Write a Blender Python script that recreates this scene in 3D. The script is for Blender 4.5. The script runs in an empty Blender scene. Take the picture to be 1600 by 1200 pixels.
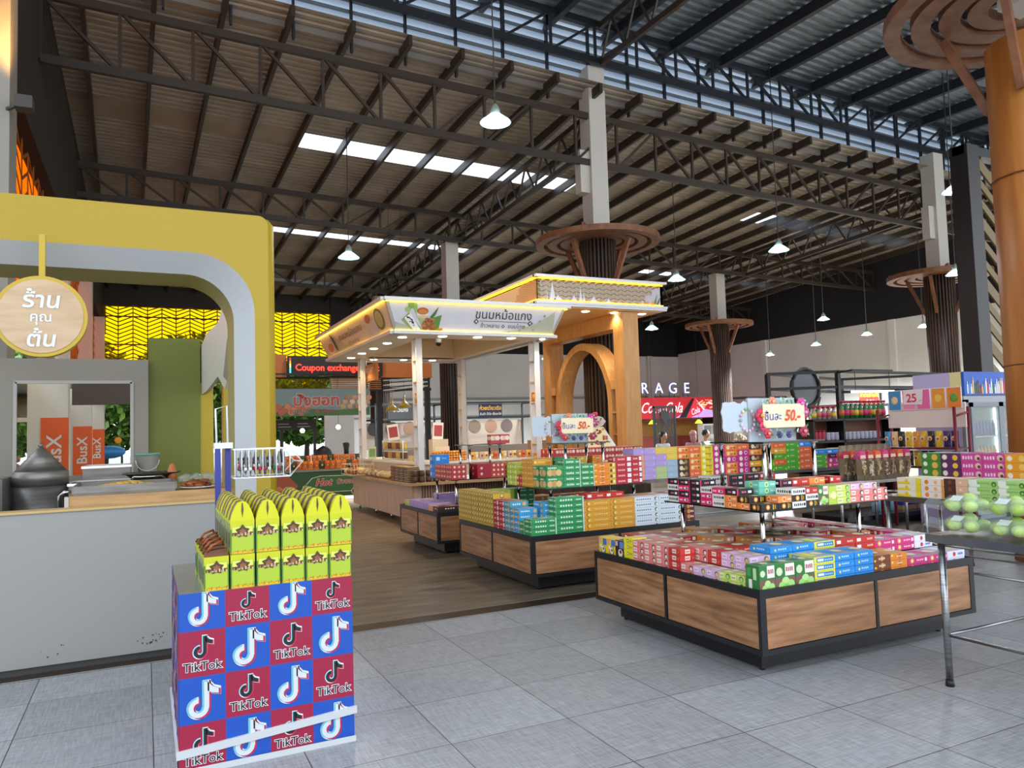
import bpy, math, random
from mathutils import Vector, Matrix
random.seed(7)
R = math.radians
SC = bpy.context.scene
COL = SC.collection

# ------------------------------------------------------------------ camera
F_PX, PITCH, ROLL, YT, CAM_H = 1185.0, 3.45, 1.75, 0.485, 1.5
def cam_basis():
    p, r, a = R(PITCH), R(ROLL), math.atan(YT)
    f0 = Vector((math.sin(a), math.cos(a), 0)); r0 = Vector((math.cos(a), -math.sin(a), 0))
    f = f0 * math.cos(p) + Vector((0, 0, 1)) * math.sin(p)
    u0 = r0.cross(f)
    return f, r0 * math.cos(r) - u0 * math.sin(r), u0 * math.cos(r) + r0 * math.sin(r)
f_, r_, u_ = cam_basis()
cd = bpy.data.cameras.new('camera'); cam = bpy.data.objects.new('camera', cd); COL.objects.link(cam)
m = Matrix((r_, u_, -f_)).transposed().to_4x4(); m.translation = Vector((0, 0, CAM_H)); cam.matrix_world = m
cd.sensor_fit = 'HORIZONTAL'; cd.sensor_width = 36; cd.lens = 36 * F_PX / 1600; cd.clip_end = 500
SC.camera = cam
# ------------------------------------------------------------------ world, exposure
SC.view_settings.view_transform = 'Standard'; SC.view_settings.look = 'None'
SC.view_settings.gamma = 1; SC.view_settings.use_curve_mapping = False
SC.view_settings.exposure = 0.7
W = bpy.data.worlds.new('world'); SC.world = W; W.use_nodes = True
wn = W.node_tree.nodes; wl = W.node_tree.links
tc = wn.new('ShaderNodeTexCoord'); sx = wn.new('ShaderNodeSeparateXYZ'); cr = wn.new('ShaderNodeValToRGB')
cr.color_ramp.elements[0].position = 0.0; cr.color_ramp.elements[0].color = (0.95, 0.97, 1, 1)
cr.color_ramp.elements[1].position = 0.9; cr.color_ramp.elements[1].color = (0.7, 0.83, 1.0, 1)
wl.new(tc.outputs['Generated'], sx.inputs[0]); wl.new(sx.outputs[2], cr.inputs[0]); wl.new(cr.outputs[0], wn['Background'].inputs[0])
wn['Background'].inputs[1].default_value = 1.7

# ------------------------------------------------------------------ materials
def lin(c):
    if isinstance(c, str):
        c = c.lstrip('#'); c = tuple(int(c[i:i + 2], 16) / 255 for i in (0, 2, 4))
    return tuple((x / 12.92 if x <= .04045 else ((x + .055) / 1.055) ** 2.4) for x in c) + (1,)
MC = {}
def mat(col, rough=.5, metal=0, emit=0, name=None):
    k = (col, rough, metal, emit)
    if k in MC: return MC[k]
    m = bpy.data.materials.new(name or 'paint_' + str(col).lstrip('#')); m.use_nodes = True
    b = m.node_tree.nodes['Principled BSDF']
    b.inputs['Base Color'].default_value = lin(col); b.inputs['Roughness'].default_value = rough; b.inputs['Metallic'].default_value = metal
    if emit:
        b.inputs['Emission Color'].default_value = lin(col); b.inputs['Emission Strength'].default_value = emit
    MC[k] = m; return m
def nodes_mat(name):
    m = bpy.data.materials.new(name); m.use_nodes = True
    nt = m.node_tree; return m, nt.nodes, nt.links, nt.nodes['Principled BSDF']
def ramp(n, stops):
    r = n.new('ShaderNodeValToRGB'); e = r.color_ramp.elements
    while len(e) < len(stops): e.new(0.5)
    for i, (p, c) in enumerate(stops): e[i].position = p; e[i].color = lin(c)
    return r
def noise_mat(name, c1, c2, scale=(1, 1, 1), nscale=4, rough=.5, metal=0, bump=0, detail=6, rot=(0, 0, 0), c3=None):
    m, n, l, b = nodes_mat(name)
    t = n.new('ShaderNodeTexCoord'); mp = n.new('ShaderNodeMapping'); mp.inputs['Scale'].default_value = scale; mp.inputs['Rotation'].default_value = rot
    no = n.new('ShaderNodeTexNoise'); no.inputs['Scale'].default_value = nscale; no.inputs['Detail'].default_value = detail
    r = ramp(n, [(.3, c1), (.7, c2)] if not c3 else [(.3, c1), (.5, c3), (.7, c2)])
    l.new(t.outputs['Object'], mp.inputs[0]); l.new(mp.outputs[0], no.inputs[0]); l.new(no.outputs[0], r.inputs[0]); l.new(r.outputs[0], b.inputs['Base Color'])
    b.inputs['Roughness'].default_value = rough; b.inputs['Metallic'].default_value = metal
    if bump:
        bp = n.new('ShaderNodeBump'); bp.inputs['Strength'].default_value = bump; l.new(no.outputs[0], bp.inputs['Height']); l.new(bp.outputs[0], b.inputs['Normal'])
    return m
M = {}
M['wood'] = noise_mat('walnut_laminate', '#7a5232', '#b58660', (1.3, 1.3, 14), 2.2, .42, c3='#9c6f4a')
M['light_wood'] = noise_mat('oak_laminate', '#c08a4c', '#d6a365', (8, 8, .8), 2.5, .5)
M['counter_wood'] = noise_mat('counter_wood', '#a07a4e', '#c09a68', (1, 1, 8), 3, .45)
M['ring_wood'] = noise_mat('ring_wood', '#6c4229', '#8c5c3c', (2, 2, 2), 3, .5)
M['trunk_wood'] = noise_mat('trunk_wood', '#9c5a24', '#c48548', (3, 3, .35), 1.6, .42, c3='#b06e30')
M['slat_wood'] = noise_mat('slat_wood', '#2c1f17', '#4c3526', (6, 6, .5), 3, .75)
M['sign_wood'] = noise_mat('sign_wood', '#b89a74', '#cfb492', (1, 1, 6), 3, .5)
M['steel'] = noise_mat('brushed_steel', '#8d8f90', '#b8babb', (1, 1, 20), 5, .3, 1)
M['steel_top'] = noise_mat('steel_top', '#6f6c6a', '#8f8c88', (1, 1, 1), 3, .3, .9)
M['ksteel'] = noise_mat('worn_steel', '#6c6a66', '#8c8a84', (1, 1, 8), 4, .42, .6)
M['black'] = mat('#15161a', .45); M['black_gloss'] = mat('#101114', .15)
M['roofsteel'] = mat('#33291f', .5); M['roofsteel_dark'] = mat('#1c2027', .5)
M['white'] = mat('#dcdcd8', .5); M['wallwhite'] = noise_mat('painted_wall', '#dcdcd8', '#e6e6e2', (1, 1, 1), .6, .28)
M['chrome'] = mat('#c8c8c8', .15, 1)
M['foil'] = mat('#b4b6b8', .25, .6)
M['blackwall'] = mat('#14161b', .8)
# floor tiles
def tile_floor():
    m, n, l, b = nodes_mat('grey_tiles')
    t = n.new('ShaderNodeTexCoord'); mp = n.new('ShaderNodeMapping'); mp.inputs['Location'].default_value = (-1.42 / .645 + 10, -5.80 / .59 + 20, 0); mp.inputs['Scale'].default_value = (1 / .645, 1 / .59, 1)
    l.new(t.outputs['Object'], mp.inputs[0])
    br = n.new('ShaderNodeTexBrick'); br.offset = 0; br.inputs['Scale'].default_value = 1; br.inputs['Brick Width'].default_value = 1; br.inputs['Row Height'].default_value = 1
    br.inputs['Mortar Size'].default_value = .0042; br.inputs['Mortar Smooth'].default_value = 0; br.inputs['Bias'].default_value = -.1
    br.inputs['Color1'].default_value = lin('#b2b2b2'); br.inputs['Color2'].default_value = lin('#c4c5c6'); br.inputs['Mortar'].default_value = lin('#4c4a48')
    l.new(mp.outputs[0], br.inputs[0])
    cm = []
    for sc in ((5, 60, 1), (60, 5, 1)):
        mp2 = n.new('ShaderNodeMapping'); mp2.inputs['Scale'].default_value = sc; no = n.new('ShaderNodeTexNoise'); no.inputs['Scale'].default_value = 1.6; no.inputs['Detail'].default_value = 5
        l.new(t.outputs['Object'], mp2.inputs[0]); l.new(mp2.outputs[0], no.inputs[0]); cm.append(no)
    ad = n.new('ShaderNodeMath'); ad.operation = 'ADD'; l.new(cm[0].outputs[0], ad.inputs[0]); l.new(cm[1].outputs[0], ad.inputs[1])
    rg = ramp(n, [(.35, '#bebebe'), (.75, '#ffffff')]); dv = n.new('ShaderNodeMath'); dv.operation = 'MULTIPLY'; dv.inputs[1].default_value = .55
    l.new(ad.outputs[0], dv.inputs[0]); l.new(dv.outputs[0], rg.inputs[0])
    mx = n.new('ShaderNodeMix'); mx.data_type = 'RGBA'; mx.blend_type = 'MULTIPLY'; mx.inputs[0].default_value = 1
    l.new(br.outputs[0], mx.inputs[6]); l.new(rg.outputs[0], mx.inputs[7]); l.new(mx.outputs[2], b.inputs['Base Color'])
    b.inputs['Roughness'].default_value = .38
    return m
M['tile'] = tile_floor()
M['vinyl'] = noise_mat('brown_vinyl_floor', '#574d3f', '#8c7f6a', (1.2, 5, 1), 1.8, .33, detail=8, rot=(0, 0, .3))
M['trimdark'] = mat('#3a2f26', .3)
def glass(name, col, alpha=.8, rough=.1):
    m, n, l, b = nodes_mat(name)
    tr = n.new('ShaderNodeBsdfTransparent'); tr.inputs[0].default_value = lin(col)
    mx = n.new('ShaderNodeMixShader'); mx.inputs[0].default_value = 1 - alpha
    b.inputs['Base Color'].default_value = lin(col); b.inputs['Roughness'].default_value = rough
    l.new(tr.outputs[0], mx.inputs[1]); l.new(b.outputs[0], mx.inputs[2]); l.new(mx.outputs[0], n['Material Output'].inputs[0]); return m
def translucent(name, col, mixd=.5):
    m, n, l, b = nodes_mat(name)
    tr = n.new('ShaderNodeBsdfTranslucent'); tr.inputs[0].default_value = lin(col)
    mx = n.new('ShaderNodeMixShader'); mx.inputs[0].default_value = mixd
    b.inputs['Base Color'].default_value = lin(col); b.inputs['Roughness'].default_value = .6
    l.new(tr.outputs[0], mx.inputs[1]); l.new(b.outputs[0], mx.inputs[2]); l.new(mx.outputs[0], n['Material Output'].inputs[0]); return m
M['yglass'] = glass('yellow_polycarbonate', '#ffe400', .92); M['oglass'] = glass('amber_polycarbonate', '#f8a020', .8)
M['clear'] = glass('clear_film', '#f2f6f2', .84, .08); M['skylight'] = glass('skylight_panel', '#f4f8ff', .95)
M['louvre'] = translucent('louvre_blade', '#bcc8d4', .3)
M['roofsheet'] = noise_mat('zinc_roof_sheet', '#8a7f70', '#a4998a', (1, 1, 1), 1.2, .5, .1)
M['roofsheet_hi'] = noise_mat('zinc_roof_sheet_high', '#6c7378', '#868e94', (1, 1, 1), 1.2, .42, .5)

# ------------------------------------------------------------------ mesh builder
TXT = {}
def text_geo(body, offset=0, shear=0):
    k = (body, offset, shear)
    if k in TXT: return TXT[k]
    c = bpy.data.curves.new('t', 'FONT'); c.body = body; c.size = 1; c.offset = offset; c.shear = shear; c.resolution_u = 3; c.align_x = 'CENTER'
    o = bpy.data.objects.new('t', c); COL.objects.link(o)
    bpy.context.view_layer.update()
    me = bpy.data.meshes.new_from_object(o.evaluated_get(bpy.context.evaluated_depsgraph_get()))
    vs = [tuple(v.co)[:2] for v in me.vertices]; fs = [tuple(p.vertices) for p in me.polygons]
    bpy.data.objects.remove(o); bpy.data.curves.remove(c); bpy.data.meshes.remove(me)
    TXT[k] = (vs, fs); return TXT[k]
ORI = {}
class MB:
    def __init__(s): s.v = []; s.f = []; s.m = []; s.sm = []; s.mats = []
    def mi(s, m):
        if isinstance(m, str): m = M[m] if m in M else mat(m)
        if m not in s.mats: s.mats.append(m)
        return s.mats.index(m)
    def add(s, vs, fs, m, smooth=False):
        b = len(s.v); i = s.mi(m); s.v += [tuple(v) for v in vs]
        for f in fs: s.f.append(tuple(b + k for k in f)); s.m.append(i); s.sm.append(smooth)
        return s
    def box(s, x0, y0, z0, x1, y1, z1, m):
        vs = [(x, y, z) for z in (z0, z1) for y in (y0, y1) for x in (x0, x1)]
        return s.add(vs, [(0, 2, 3, 1), (4, 5, 7, 6), (0, 1, 5, 4), (2, 6, 7, 3), (0, 4, 6, 2), (1, 3, 7, 5)], m)
    def bar(s, p, q, w, h, m, up=(0, 0, 1)):
        p, q = Vector(p), Vector(q); d = (q - p).normalized(); up = Vector(up)
        if abs(d.dot(up)) > .98: up = Vector((0, 1, 0))
        a = d.cross(up).normalized() * w / 2; b = a.cross(d).normalized() * h / 2
        vs = [p - a - b, p + a - b, p + a + b, p - a + b, q - a - b, q + a - b, q + a + b, q - a + b]
        return s.add(vs, [(0, 1, 2, 3), (7, 6, 5, 4), (0, 4, 5, 1), (1, 5, 6, 2), (2, 6, 7, 3), (3, 7, 4, 0)], m)
    def tube(s, pts, r, m, n=8, closed=False):
        pts = [Vector(p) for p in pts]; rings = []
        N = len(pts)
        for i, p in enumerate(pts):
            if closed: d = (pts[(i + 1) % N] - pts[i - 1]).normalized()
            else: d = (pts[min(i + 1, N - 1)] - pts[max(i - 1, 0)]).normalized()
            up = Vector((0, 0, 1)) if abs(d.z) < .9 else Vector((0, 1, 0))
            a = d.cross(up).normalized(); b = a.cross(d)
            rr = r[i] if isinstance(r, (list, tuple)) else r
            rings.append([p + (a * math.cos(t) + b * math.sin(t)) * rr for t in [2 * math.pi * k / n for k in range(n)]])
        vs = [v for g in rings for v in g]; fs = []
        for i in range(N if closed else N - 1):
            j = (i + 1) % N
            for k in range(n): k2 = (k + 1) % n; fs.append((i * n + k, i * n + k2, j * n + k2, j * n + k))
        if not closed: fs += [tuple(range(n))[::-1], tuple((N - 1) * n + k for k in range(n))]
        return s.add(vs, fs, m, True)
    def lathe(s, prof, c, m, n=20, smooth=True, cap=True):
        vs = []; fs = []
        for (r, z) in prof:
            for k in range(n):
                t = 2 * math.pi * k / n; vs.append((c[0] + r * math.cos(t), c[1] + r * math.sin(t), c[2] + z))
        for i in range(len(prof) - 1):
            for k in range(n): k2 = (k + 1) % n; fs.append((i * n + k, i * n + k2, (i + 1) * n + k2, (i + 1) * n + k))
        if cap and prof[0][0] > 1e-4: fs.append(tuple(range(n))[::-1])
        if cap and prof[-1][0] > 1e-4: fs.append(tuple((len(prof) - 1) * n + k for k in range(n)))
        return s.add(vs, fs, m, smooth)
    def ball(s, c, r, m, n=10, sq=(1, 1, 1), jit=0):
        vs = []; fs = []; h = max(4, n // 2 + 1)
        for i in range(h + 1):
            ph = math.pi * i / h
            for k in range(n):
                t = 2 * math.pi * k / n; j = 1 + random.uniform(-jit, jit)
                vs.append((c[0] + r * sq[0] * j * math.sin(ph) * math.cos(t), c[1] + r * sq[1] * j * math.sin(ph) * math.sin(t), c[2] - r * sq[2] * j * math.cos(ph)))
        for i in range(h):
            for k in range(n): k2 = (k + 1) % n; fs.append((i * n + k, i * n + k2, (i + 1) * n + k2, (i + 1) * n + k))
        return s.add(vs, fs, m, True)
    def prism(s, pts, o, xd, yd, dep, m, side=None, front_only=False):
        o, xd, yd, dep = Vector(o), Vector(xd), Vector(yd), Vector(dep)
        a = [o + xd * x + yd * y for x, y in pts]; n = len(a)
        s.add(a, [tuple(range(n))], m)
        if front_only: return s
        b = [p + dep for p in a]; s.add(b, [tuple(range(n))[::-1]], m)
        s.add(a + b, [(k, (k + 1) % n, n + (k + 1) % n, n + k) for k in range(n)], side or m); return s
    def text(s, body, o, xd, yd, size, m, offset=0, shear=0, sx=1):
        vs, fs = text_geo(body, offset, shear); o, xd, yd = Vector(o), Vector(xd), Vector(yd)
        return s.add([o + xd * (x * size * sx) + yd * (y * size) for x, y in vs], fs, m)
    def obj(s, name, parent=None, local=False, smooth=None):
        me = bpy.data.meshes.new(name)
        if parent is not None and not local:
            loc, rz = ORI[parent.name]; c, q = math.cos(-rz), math.sin(-rz)
            vs = [((x - loc[0]) * c - (y - loc[1]) * q, (x - loc[0]) * q + (y - loc[1]) * c, z - loc[2]) for x, y, z in s.v]
        else: vs = s.v
        off = None
        if parent is None and not local:
            xs, ys, zs = zip(*s.v); off = ((min(xs) + max(xs)) / 2, (min(ys) + max(ys)) / 2, min(zs))
            vs = [(x - off[0], y - off[1], z - off[2]) for x, y, z in s.v]
        me.from_pydata(vs, [], s.f)
        for mm in s.mats: me.materials.append(mm)
        me.polygons.foreach_set('material_index', s.m); me.polygons.foreach_set('use_smooth', s.sm); me.update()
        o = bpy.data.objects.new(name, me); COL.objects.link(o)
        if parent is not None: o.parent = parent; ORI[o.name] = ORI.get(parent.name, ((0, 0, 0), 0))
        else:
            o.location = off or (0, 0, 0); ORI[o.name] = (tuple(o.location), 0)
        return o
def tag(o, label, cat, group=None):
    o['label'] = label; o['category'] = cat
    if group: o['group'] = group
    return o
def thing(name, label, cat, loc=(0, 0, 0), rz=0, group=None):
    o = bpy.data.objects.new(name, None); COL.objects.link(o); o.location = loc; o.rotation_euler = (0, 0, rz); o.empty_display_size = .1
    ORI[o.name] = (tuple(loc), rz); return tag(o, label, cat, group)
def struct(mb, name):
    o = mb.obj(name); o['kind'] = 'structure'; return o
def dup(root, loc, rz=0, label=None, group=None):
    r = root.copy(); COL.objects.link(r); r.location = loc; r.rotation_euler = (0, 0, rz)
    if label: r['label'] = label
    if group: r['group'] = group
    for ch in list(root.children):
        c = ch.copy(); COL.objects.link(c); c.parent = r
        for g in ch.children: d = g.copy(); COL.objects.link(d); d.parent = c
    return r
X_, Y_, Z_ = (1, 0, 0), (0, 1, 0), (0, 0, 1)
NY = (0, -1, 0)
ORD = ['first', 'second', 'third', 'fourth', 'fifth', 'sixth', 'seventh', 'eighth', 'ninth', 'tenth', 'eleventh', 'twelfth', 'thirteenth', 'fourteenth', 'fifteenth', 'sixteenth', 'seventeenth', 'eighteenth', 'nineteenth', 'twentieth', 'twenty-first', 'twenty-second', 'twenty-third', 'twenty-fourth']
def layer_word(k, n):
    if n == 1: return 'single layer'
    if k == n - 1: return 'topmost'
    if k == 0: return 'bottom layer'
    return ORD[k] + ' layer up'

# building frame: u along the roof chords, v away from the viewer
def bw(u, v, z): return (8.6 + u - .02 * v, 13.4 + .045 * u + v, z - .0186 * u)
# ================================================================== setting
g = MB(); g.box(-14, -8, -.1, 28, 5.8, 0, 'tile'); struct(g, 'floor')
g = MB(); g.box(-14, 6.02, -.1, 28, 34.6, 0, 'vinyl'); struct(g, 'floor')
g = MB(); g.box(-14, 5.8, -.1, 28, 6.02, .003, 'trimdark'); g.box(-14, 5.8, -.1, 28, 5.806, .005, '#b8b4a8'); g.box(-14, 6.014, -.1, 28, 6.02, .005, '#8a8478'); struct(g, 'trim_1')
g = MB(); g.box(-60, 34.6, -.14, 60, 90, -.04, '#8f8d86'); g.box(-60, -8, -.14, -14, 34.6, -.04, '#8f8d86'); struct(g, 'ground')

def corrug(v0, v1, zf, u0, u1, m, pitch=.2, h=.035):
    g = MB(); n = int((v1 - v0) / pitch); vs = []; fs = []
    for i in range(n):
        v = v0 + i * pitch
        for dv, dz in ((0, 0), (.09, 0), (.11, h), (.18, h)):
            for u in (u0, u1): vs.append(bw(u, v + dv, zf(v + dv) + dz))
    for i in range(len(vs) // 2 - 1): fs.append((2 * i, 2 * i + 1, 2 * i + 3, 2 * i + 2))
    g.add(vs, fs, m); return g
zlow = lambda v: 8.62 - .055 * v
zhi = lambda v: 10.12 + .03 * v
# low roof in bands, skylight strips between; skylight only between given u
bands = [(-.45, 4.2), (5.05, 11.1), (11.6, 17.3), (17.8, 21.4)]
for a, b in bands: struct(corrug(a, b + .15, zlow, -10.6, 19.6, 'roofsheet'), 'ceiling')
wi = [1]
for (a, b, strips) in ((4.2, 5.05, ((-5.2, 2.4), (9.2, 16.8))), (11.1, 11.6, ((-5.2, 2.2), (9.6, 17.2))), (17.3, 17.8, ((-5.2, -1.0), (8, 13)))):
    u = -10.6; g = MB()
    for (s0, s1) in strips:
        g.add([bw(u, a - .05, zlow(a)), bw(s0, a - .05, zlow(a)), bw(s0, b + .05, zlow(b)), bw(u, b + .05, zlow(b))], [(0, 1, 2, 3)], 'roofsheet'); u = s1
        k = MB(); k.add([bw(s0, a - .05, zlow(a)), bw(s1, a - .05, zlow(a)), bw(s1, b + .05, zlow(b)), bw(s0, b + .05, zlow(b))], [(0, 1, 2, 3)], 'skylight')
        struct(k, 'window_%d' % wi[0]); wi[0] += 1
    g.add([bw(u, a - .05, zlow(a)), bw(19.6, a - .05, zlow(a)), bw(19.6, b + .05, zlow(b)), bw(u, b + .05, zlow(b))], [(0, 1, 2, 3)], 'roofsheet'); struct(g, 'ceiling')
struct(corrug(-14, .3, zhi, -14, 19.6, 'roofsheet_hi', .22, .045), 'ceiling')
# clerestory wall: sill band, louvre blades, mullions
g = MB()
def bbox(g, u0, v0, z0, u1, v1, z1, m):
    vs = [bw(u, v, z) for z in (z0, z1) for v in (v0, v1) for u in (u0, u1)]
    g.add(vs, [(0, 2, 3, 1), (4, 5, 7, 6), (0, 1, 5, 4), (2, 6, 7, 3), (0, 4, 6, 2), (1, 3, 7, 5)], m)
bbox(g, -10.6, .06, 8.5, 19.6, .14, 8.66, '#77716b')
for k in range(7):
    z = 8.66 + k * .215
    vs = [bw(-10.6, .1, z + .25), bw(19.6, .1, z + .25), bw(19.6, .32, z - .02), bw(-10.6, .32, z - .02)]
    g.add(vs, [(0, 1, 2, 3)], 'louvre')
    bbox(g, -10.6, .08, z + .2, 19.6, .12, z + .256, '#6c767e')
for k in range(30):
    u = -10.4 + k * 1.035; bbox(g, u - .02, -.02, 8.3, u + .02, .06, 10.15, 'roofsteel_dark')
struct(g, 'wall_clerestory')

# left wall (columns separate): solid band above the lattice, amber lattice
XL = -1.42
g = MB()
g.box(XL - .25, 7.5, 5.85, XL, 34.6, 8.75, mat('#241d15', .95)); g.box(XL - .25, 7.5, 3.0, XL, 34.6, 3.15, '#e6e2da'); g.box(XL - .25, 7.5, 2.86, XL - .12, 34.6, 3.0, '#d8d4c8')
struct(g, 'wall_left')
def lattice(g, x0, x1, y0, y1, z0, z1, cw, pitch, m, t=.03, axis='x'):
    # chevron bars over a panel; along X (axis x) or along Y
    n = int(round(((x1 - x0) if axis == 'x' else (y1 - y0)) / cw))
    for i in range(n):
        s0 = i * cw; s1 = s0 + cw; up = cw * .45 * (1 if i % 2 else -1); z = z0 - abs(up)
        if axis == 'x': g.box(x0 + s0 - .02, y0 - .05, z0, x0 + s0 + .02, y0, z1, m)
        else: g.box(x0, y0 + s0 - .015, z0, x0 + .015, y0 + s0 + .015, z1, m)
        while z < z1:
            a, b = z + (0 if up > 0 else -up), z + (up if up > 0 else 0)
            za, zb = max(z0, min(z1, a)), max(z0, min(z1, b))
            if abs(za - zb) > .05:
                if axis == 'x': g.bar((x0 + s0, y0 - .03, za), (x0 + s1, y0 - .03, zb), .03, t, m)
                else: g.bar((x0 + .01, y0 + s0, za), (x0 + .01, y0 + s1, zb), .008, t, m)
            z += pitch
g = MB(); g.box(XL - .2, 9.4, 3.15, XL - .18, 34.6, 5.85, 'oglass'); lattice(g, XL - .16, 0, 9.4, 34.6, 3.15, 5.85, .62, .3, '#8a5418', .05, 'y'); struct(g, 'window_7')
g = MB(); g.box(-1.45, 33.05, 4.62, 7.3, 33.07, 6.82, 'yglass'); lattice(g, -1.45, 7.3, 33.02, 0, 4.62, 6.82, .515, .16, '#7c3c10', .045)
for z in (5.25, 6.35): g.box(-1.45, 32.96, z, 7.3, 33.0, z + .05, '#4a2410')
struct(g, 'window_8')
# back wall: dark upper band, lattice, open bays below on the left; white wall on the right
g = MB(); g.box(-1.6, 33.1, 6.8, 7.7, 33.3, 8.5, '#2b2416'); g.box(7.3, 33.0, 4.0, 9.8, 33.3, 8.5, '#241f1a'); g.box(-1.6, 33.1, 4.2, 7.7, 33.3, 4.62, '#3a2f22')
struct(g, 'wall_back')
g = MB(); g.box(7.6, 34.2, 0, 27.2, 34.4, 5.3, 'wallwhite'); g.box(7.6, 34.1, 3.0, 27.2, 34.2, 3.12, '#9aa09c'); g.box(7.6, 34.1, 2.2, 27.2, 34.2, 2.26, '#9aa09c')
for x in (13.2, 19, 24.8): g.box(x, 34.0, 0, x + .3, 34.2, 5.3, 'wallwhite')
struct(g, 'wall_back')
g = MB(); g.box(7.6, 34.15, 5.3, 27.2, 34.4, 8.6, 'blackwall'); struct(g, 'wall_back')
g = MB(); g.box(27.0, 5, 0, 27.2, 34.4, 5.45, 'wallwhite')
for y in (13.4, 20.4, 27.4): g.box(26.9, y, 0, 27.0, y + .3, 5.45, 'wallwhite')
struct(g, 'wall_right')
g = MB(); g.box(26.95, 5, 5.45, 27.2, 34.4, 11.2, 'blackwall'); struct(g, 'wall_right')
g = MB(); g.box(-14.3, -8, 0, -14, 5.8, 10.2, '#8a8a88'); struct(g, 'wall_left')

# roof framing: trusses, beams
def truss(name, label, u0, u1, v, zt, zb, n, m, group, updown=0):
    t = thing(name, label, 'roof truss', bw((u0 + u1) / 2, v, zb), 0, group)
    a = MB(); a.bar(bw(u0, v, zt), bw(u1, v, zt), .09, .13, m); a.obj('top_chord', t)
    a = MB(); a.bar(bw(u0, v, zb), bw(u1, v, zb), .09, .13, m); a.obj('bottom_chord', t)
    d = (u1 - u0) / n
    for i in range(n + 1):
        u = u0 + i * d; a = MB(); a.bar(bw(u, v, zb), bw(u, v, zt), .05, .05, m); a.obj('web_post', t)
        if i < n:
            a = MB(); half = (i % 11) < 6
            p, q = (bw(u, v, zt), bw(u + d, v, zb)) if half else (bw(u, v, zb), bw(u + d, v, zt))
            a.bar(p, q, .05, .05, m); a.obj('web_brace', t)
    return t
truss('roof_truss', 'nearest brown steel truss spanning under the low corrugated roof', -10.0, 19.5, -.1, 8.04, 7.04, 28, 'roofsteel', 'low roof trusses')
truss('roof_truss', 'second dark steel truss back under the low roof, beyond first skylight', -9.9, 19.5, 7, 7.82, 7.1, 28, 'roofsteel', 'low roof trusses')
truss('roof_truss', 'third dark steel truss back, beyond the second skylight strip', -9.8, 19.5, 14, 7.4, 6.8, 28, 'roofsteel', 'low roof trusses')
truss('roof_truss', 'upper black steel truss in front of the louvred clerestory', -11, 19.5, -.35, 9.95, 9.15, 28, 'roofsteel_dark', 'high roof trusses')
def long_truss(label, u, v0, v1, z0, z1, dep, n):
    t = thing('roof_truss', label, 'roof truss', bw(u, (v0 + v1) / 2, z0), 0, 'lengthwise trusses between pillars')
    P = lambda v, top: bw(u, v, (z0 + (z1 - z0) * (v - v0) / (v1 - v0)) - (0 if top else dep))
    for nm, top in (('top_chord', 1), ('bottom_chord', 0)): a = MB(); a.bar(P(v0, top), P(v1, top), .08, .12, 'roofsteel'); a.obj(nm, t)
    d = (v1 - v0) / n
    for i in range(n):
        v = v0 + i * d; a = MB(); a.bar(P(v, 0), P(v + d / 2, 1), .04, .04, 'roofsteel'); a.bar(P(v + d / 2, 1), P(v + d, 0), .04, .04, 'roofsteel'); a.obj('web_brace', t)
long_truss('lengthwise steel truss running back from tall ringed pillar behind the kiosk', 0, 0, 21, 8.2, 7.1, .75, 24)
long_truss('lengthwise steel truss running back from the right ringed pillar', 11.3, 0, 21, 8.2, 7.1, .75, 24)
long_truss('lengthwise steel truss running forward under the high roof', 0, -14, -.4, 9.7, 9.9, .8, 16)
k = 0
while True:
    u = -9.5 + k * 1.045
    if u > 19.3: break
    a = MB(); a.bar(bw(u, -.5, zlow(-.5) - .13), bw(u, 21.2, zlow(21.2) - .13), .07, .2, 'roofsteel'); o = a.obj('roof_beam')
    tag(o, 'dark steel beam running down under the low corrugated roof', 'roof beam', 'low roof beams'); k += 1
for k in range(22):
    u = -13 + k * 1.5
    a = MB(); a.bar(bw(u, -14, zhi(-14) - .15), bw(u, .25, zhi(.25) - .15), .12, .24, 'roofsteel_dark'); o = a.obj('roof_beam')
    tag(o, 'black steel beam under the high roof sheets above the louvres', 'roof beam', 'high roof beams')

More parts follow.
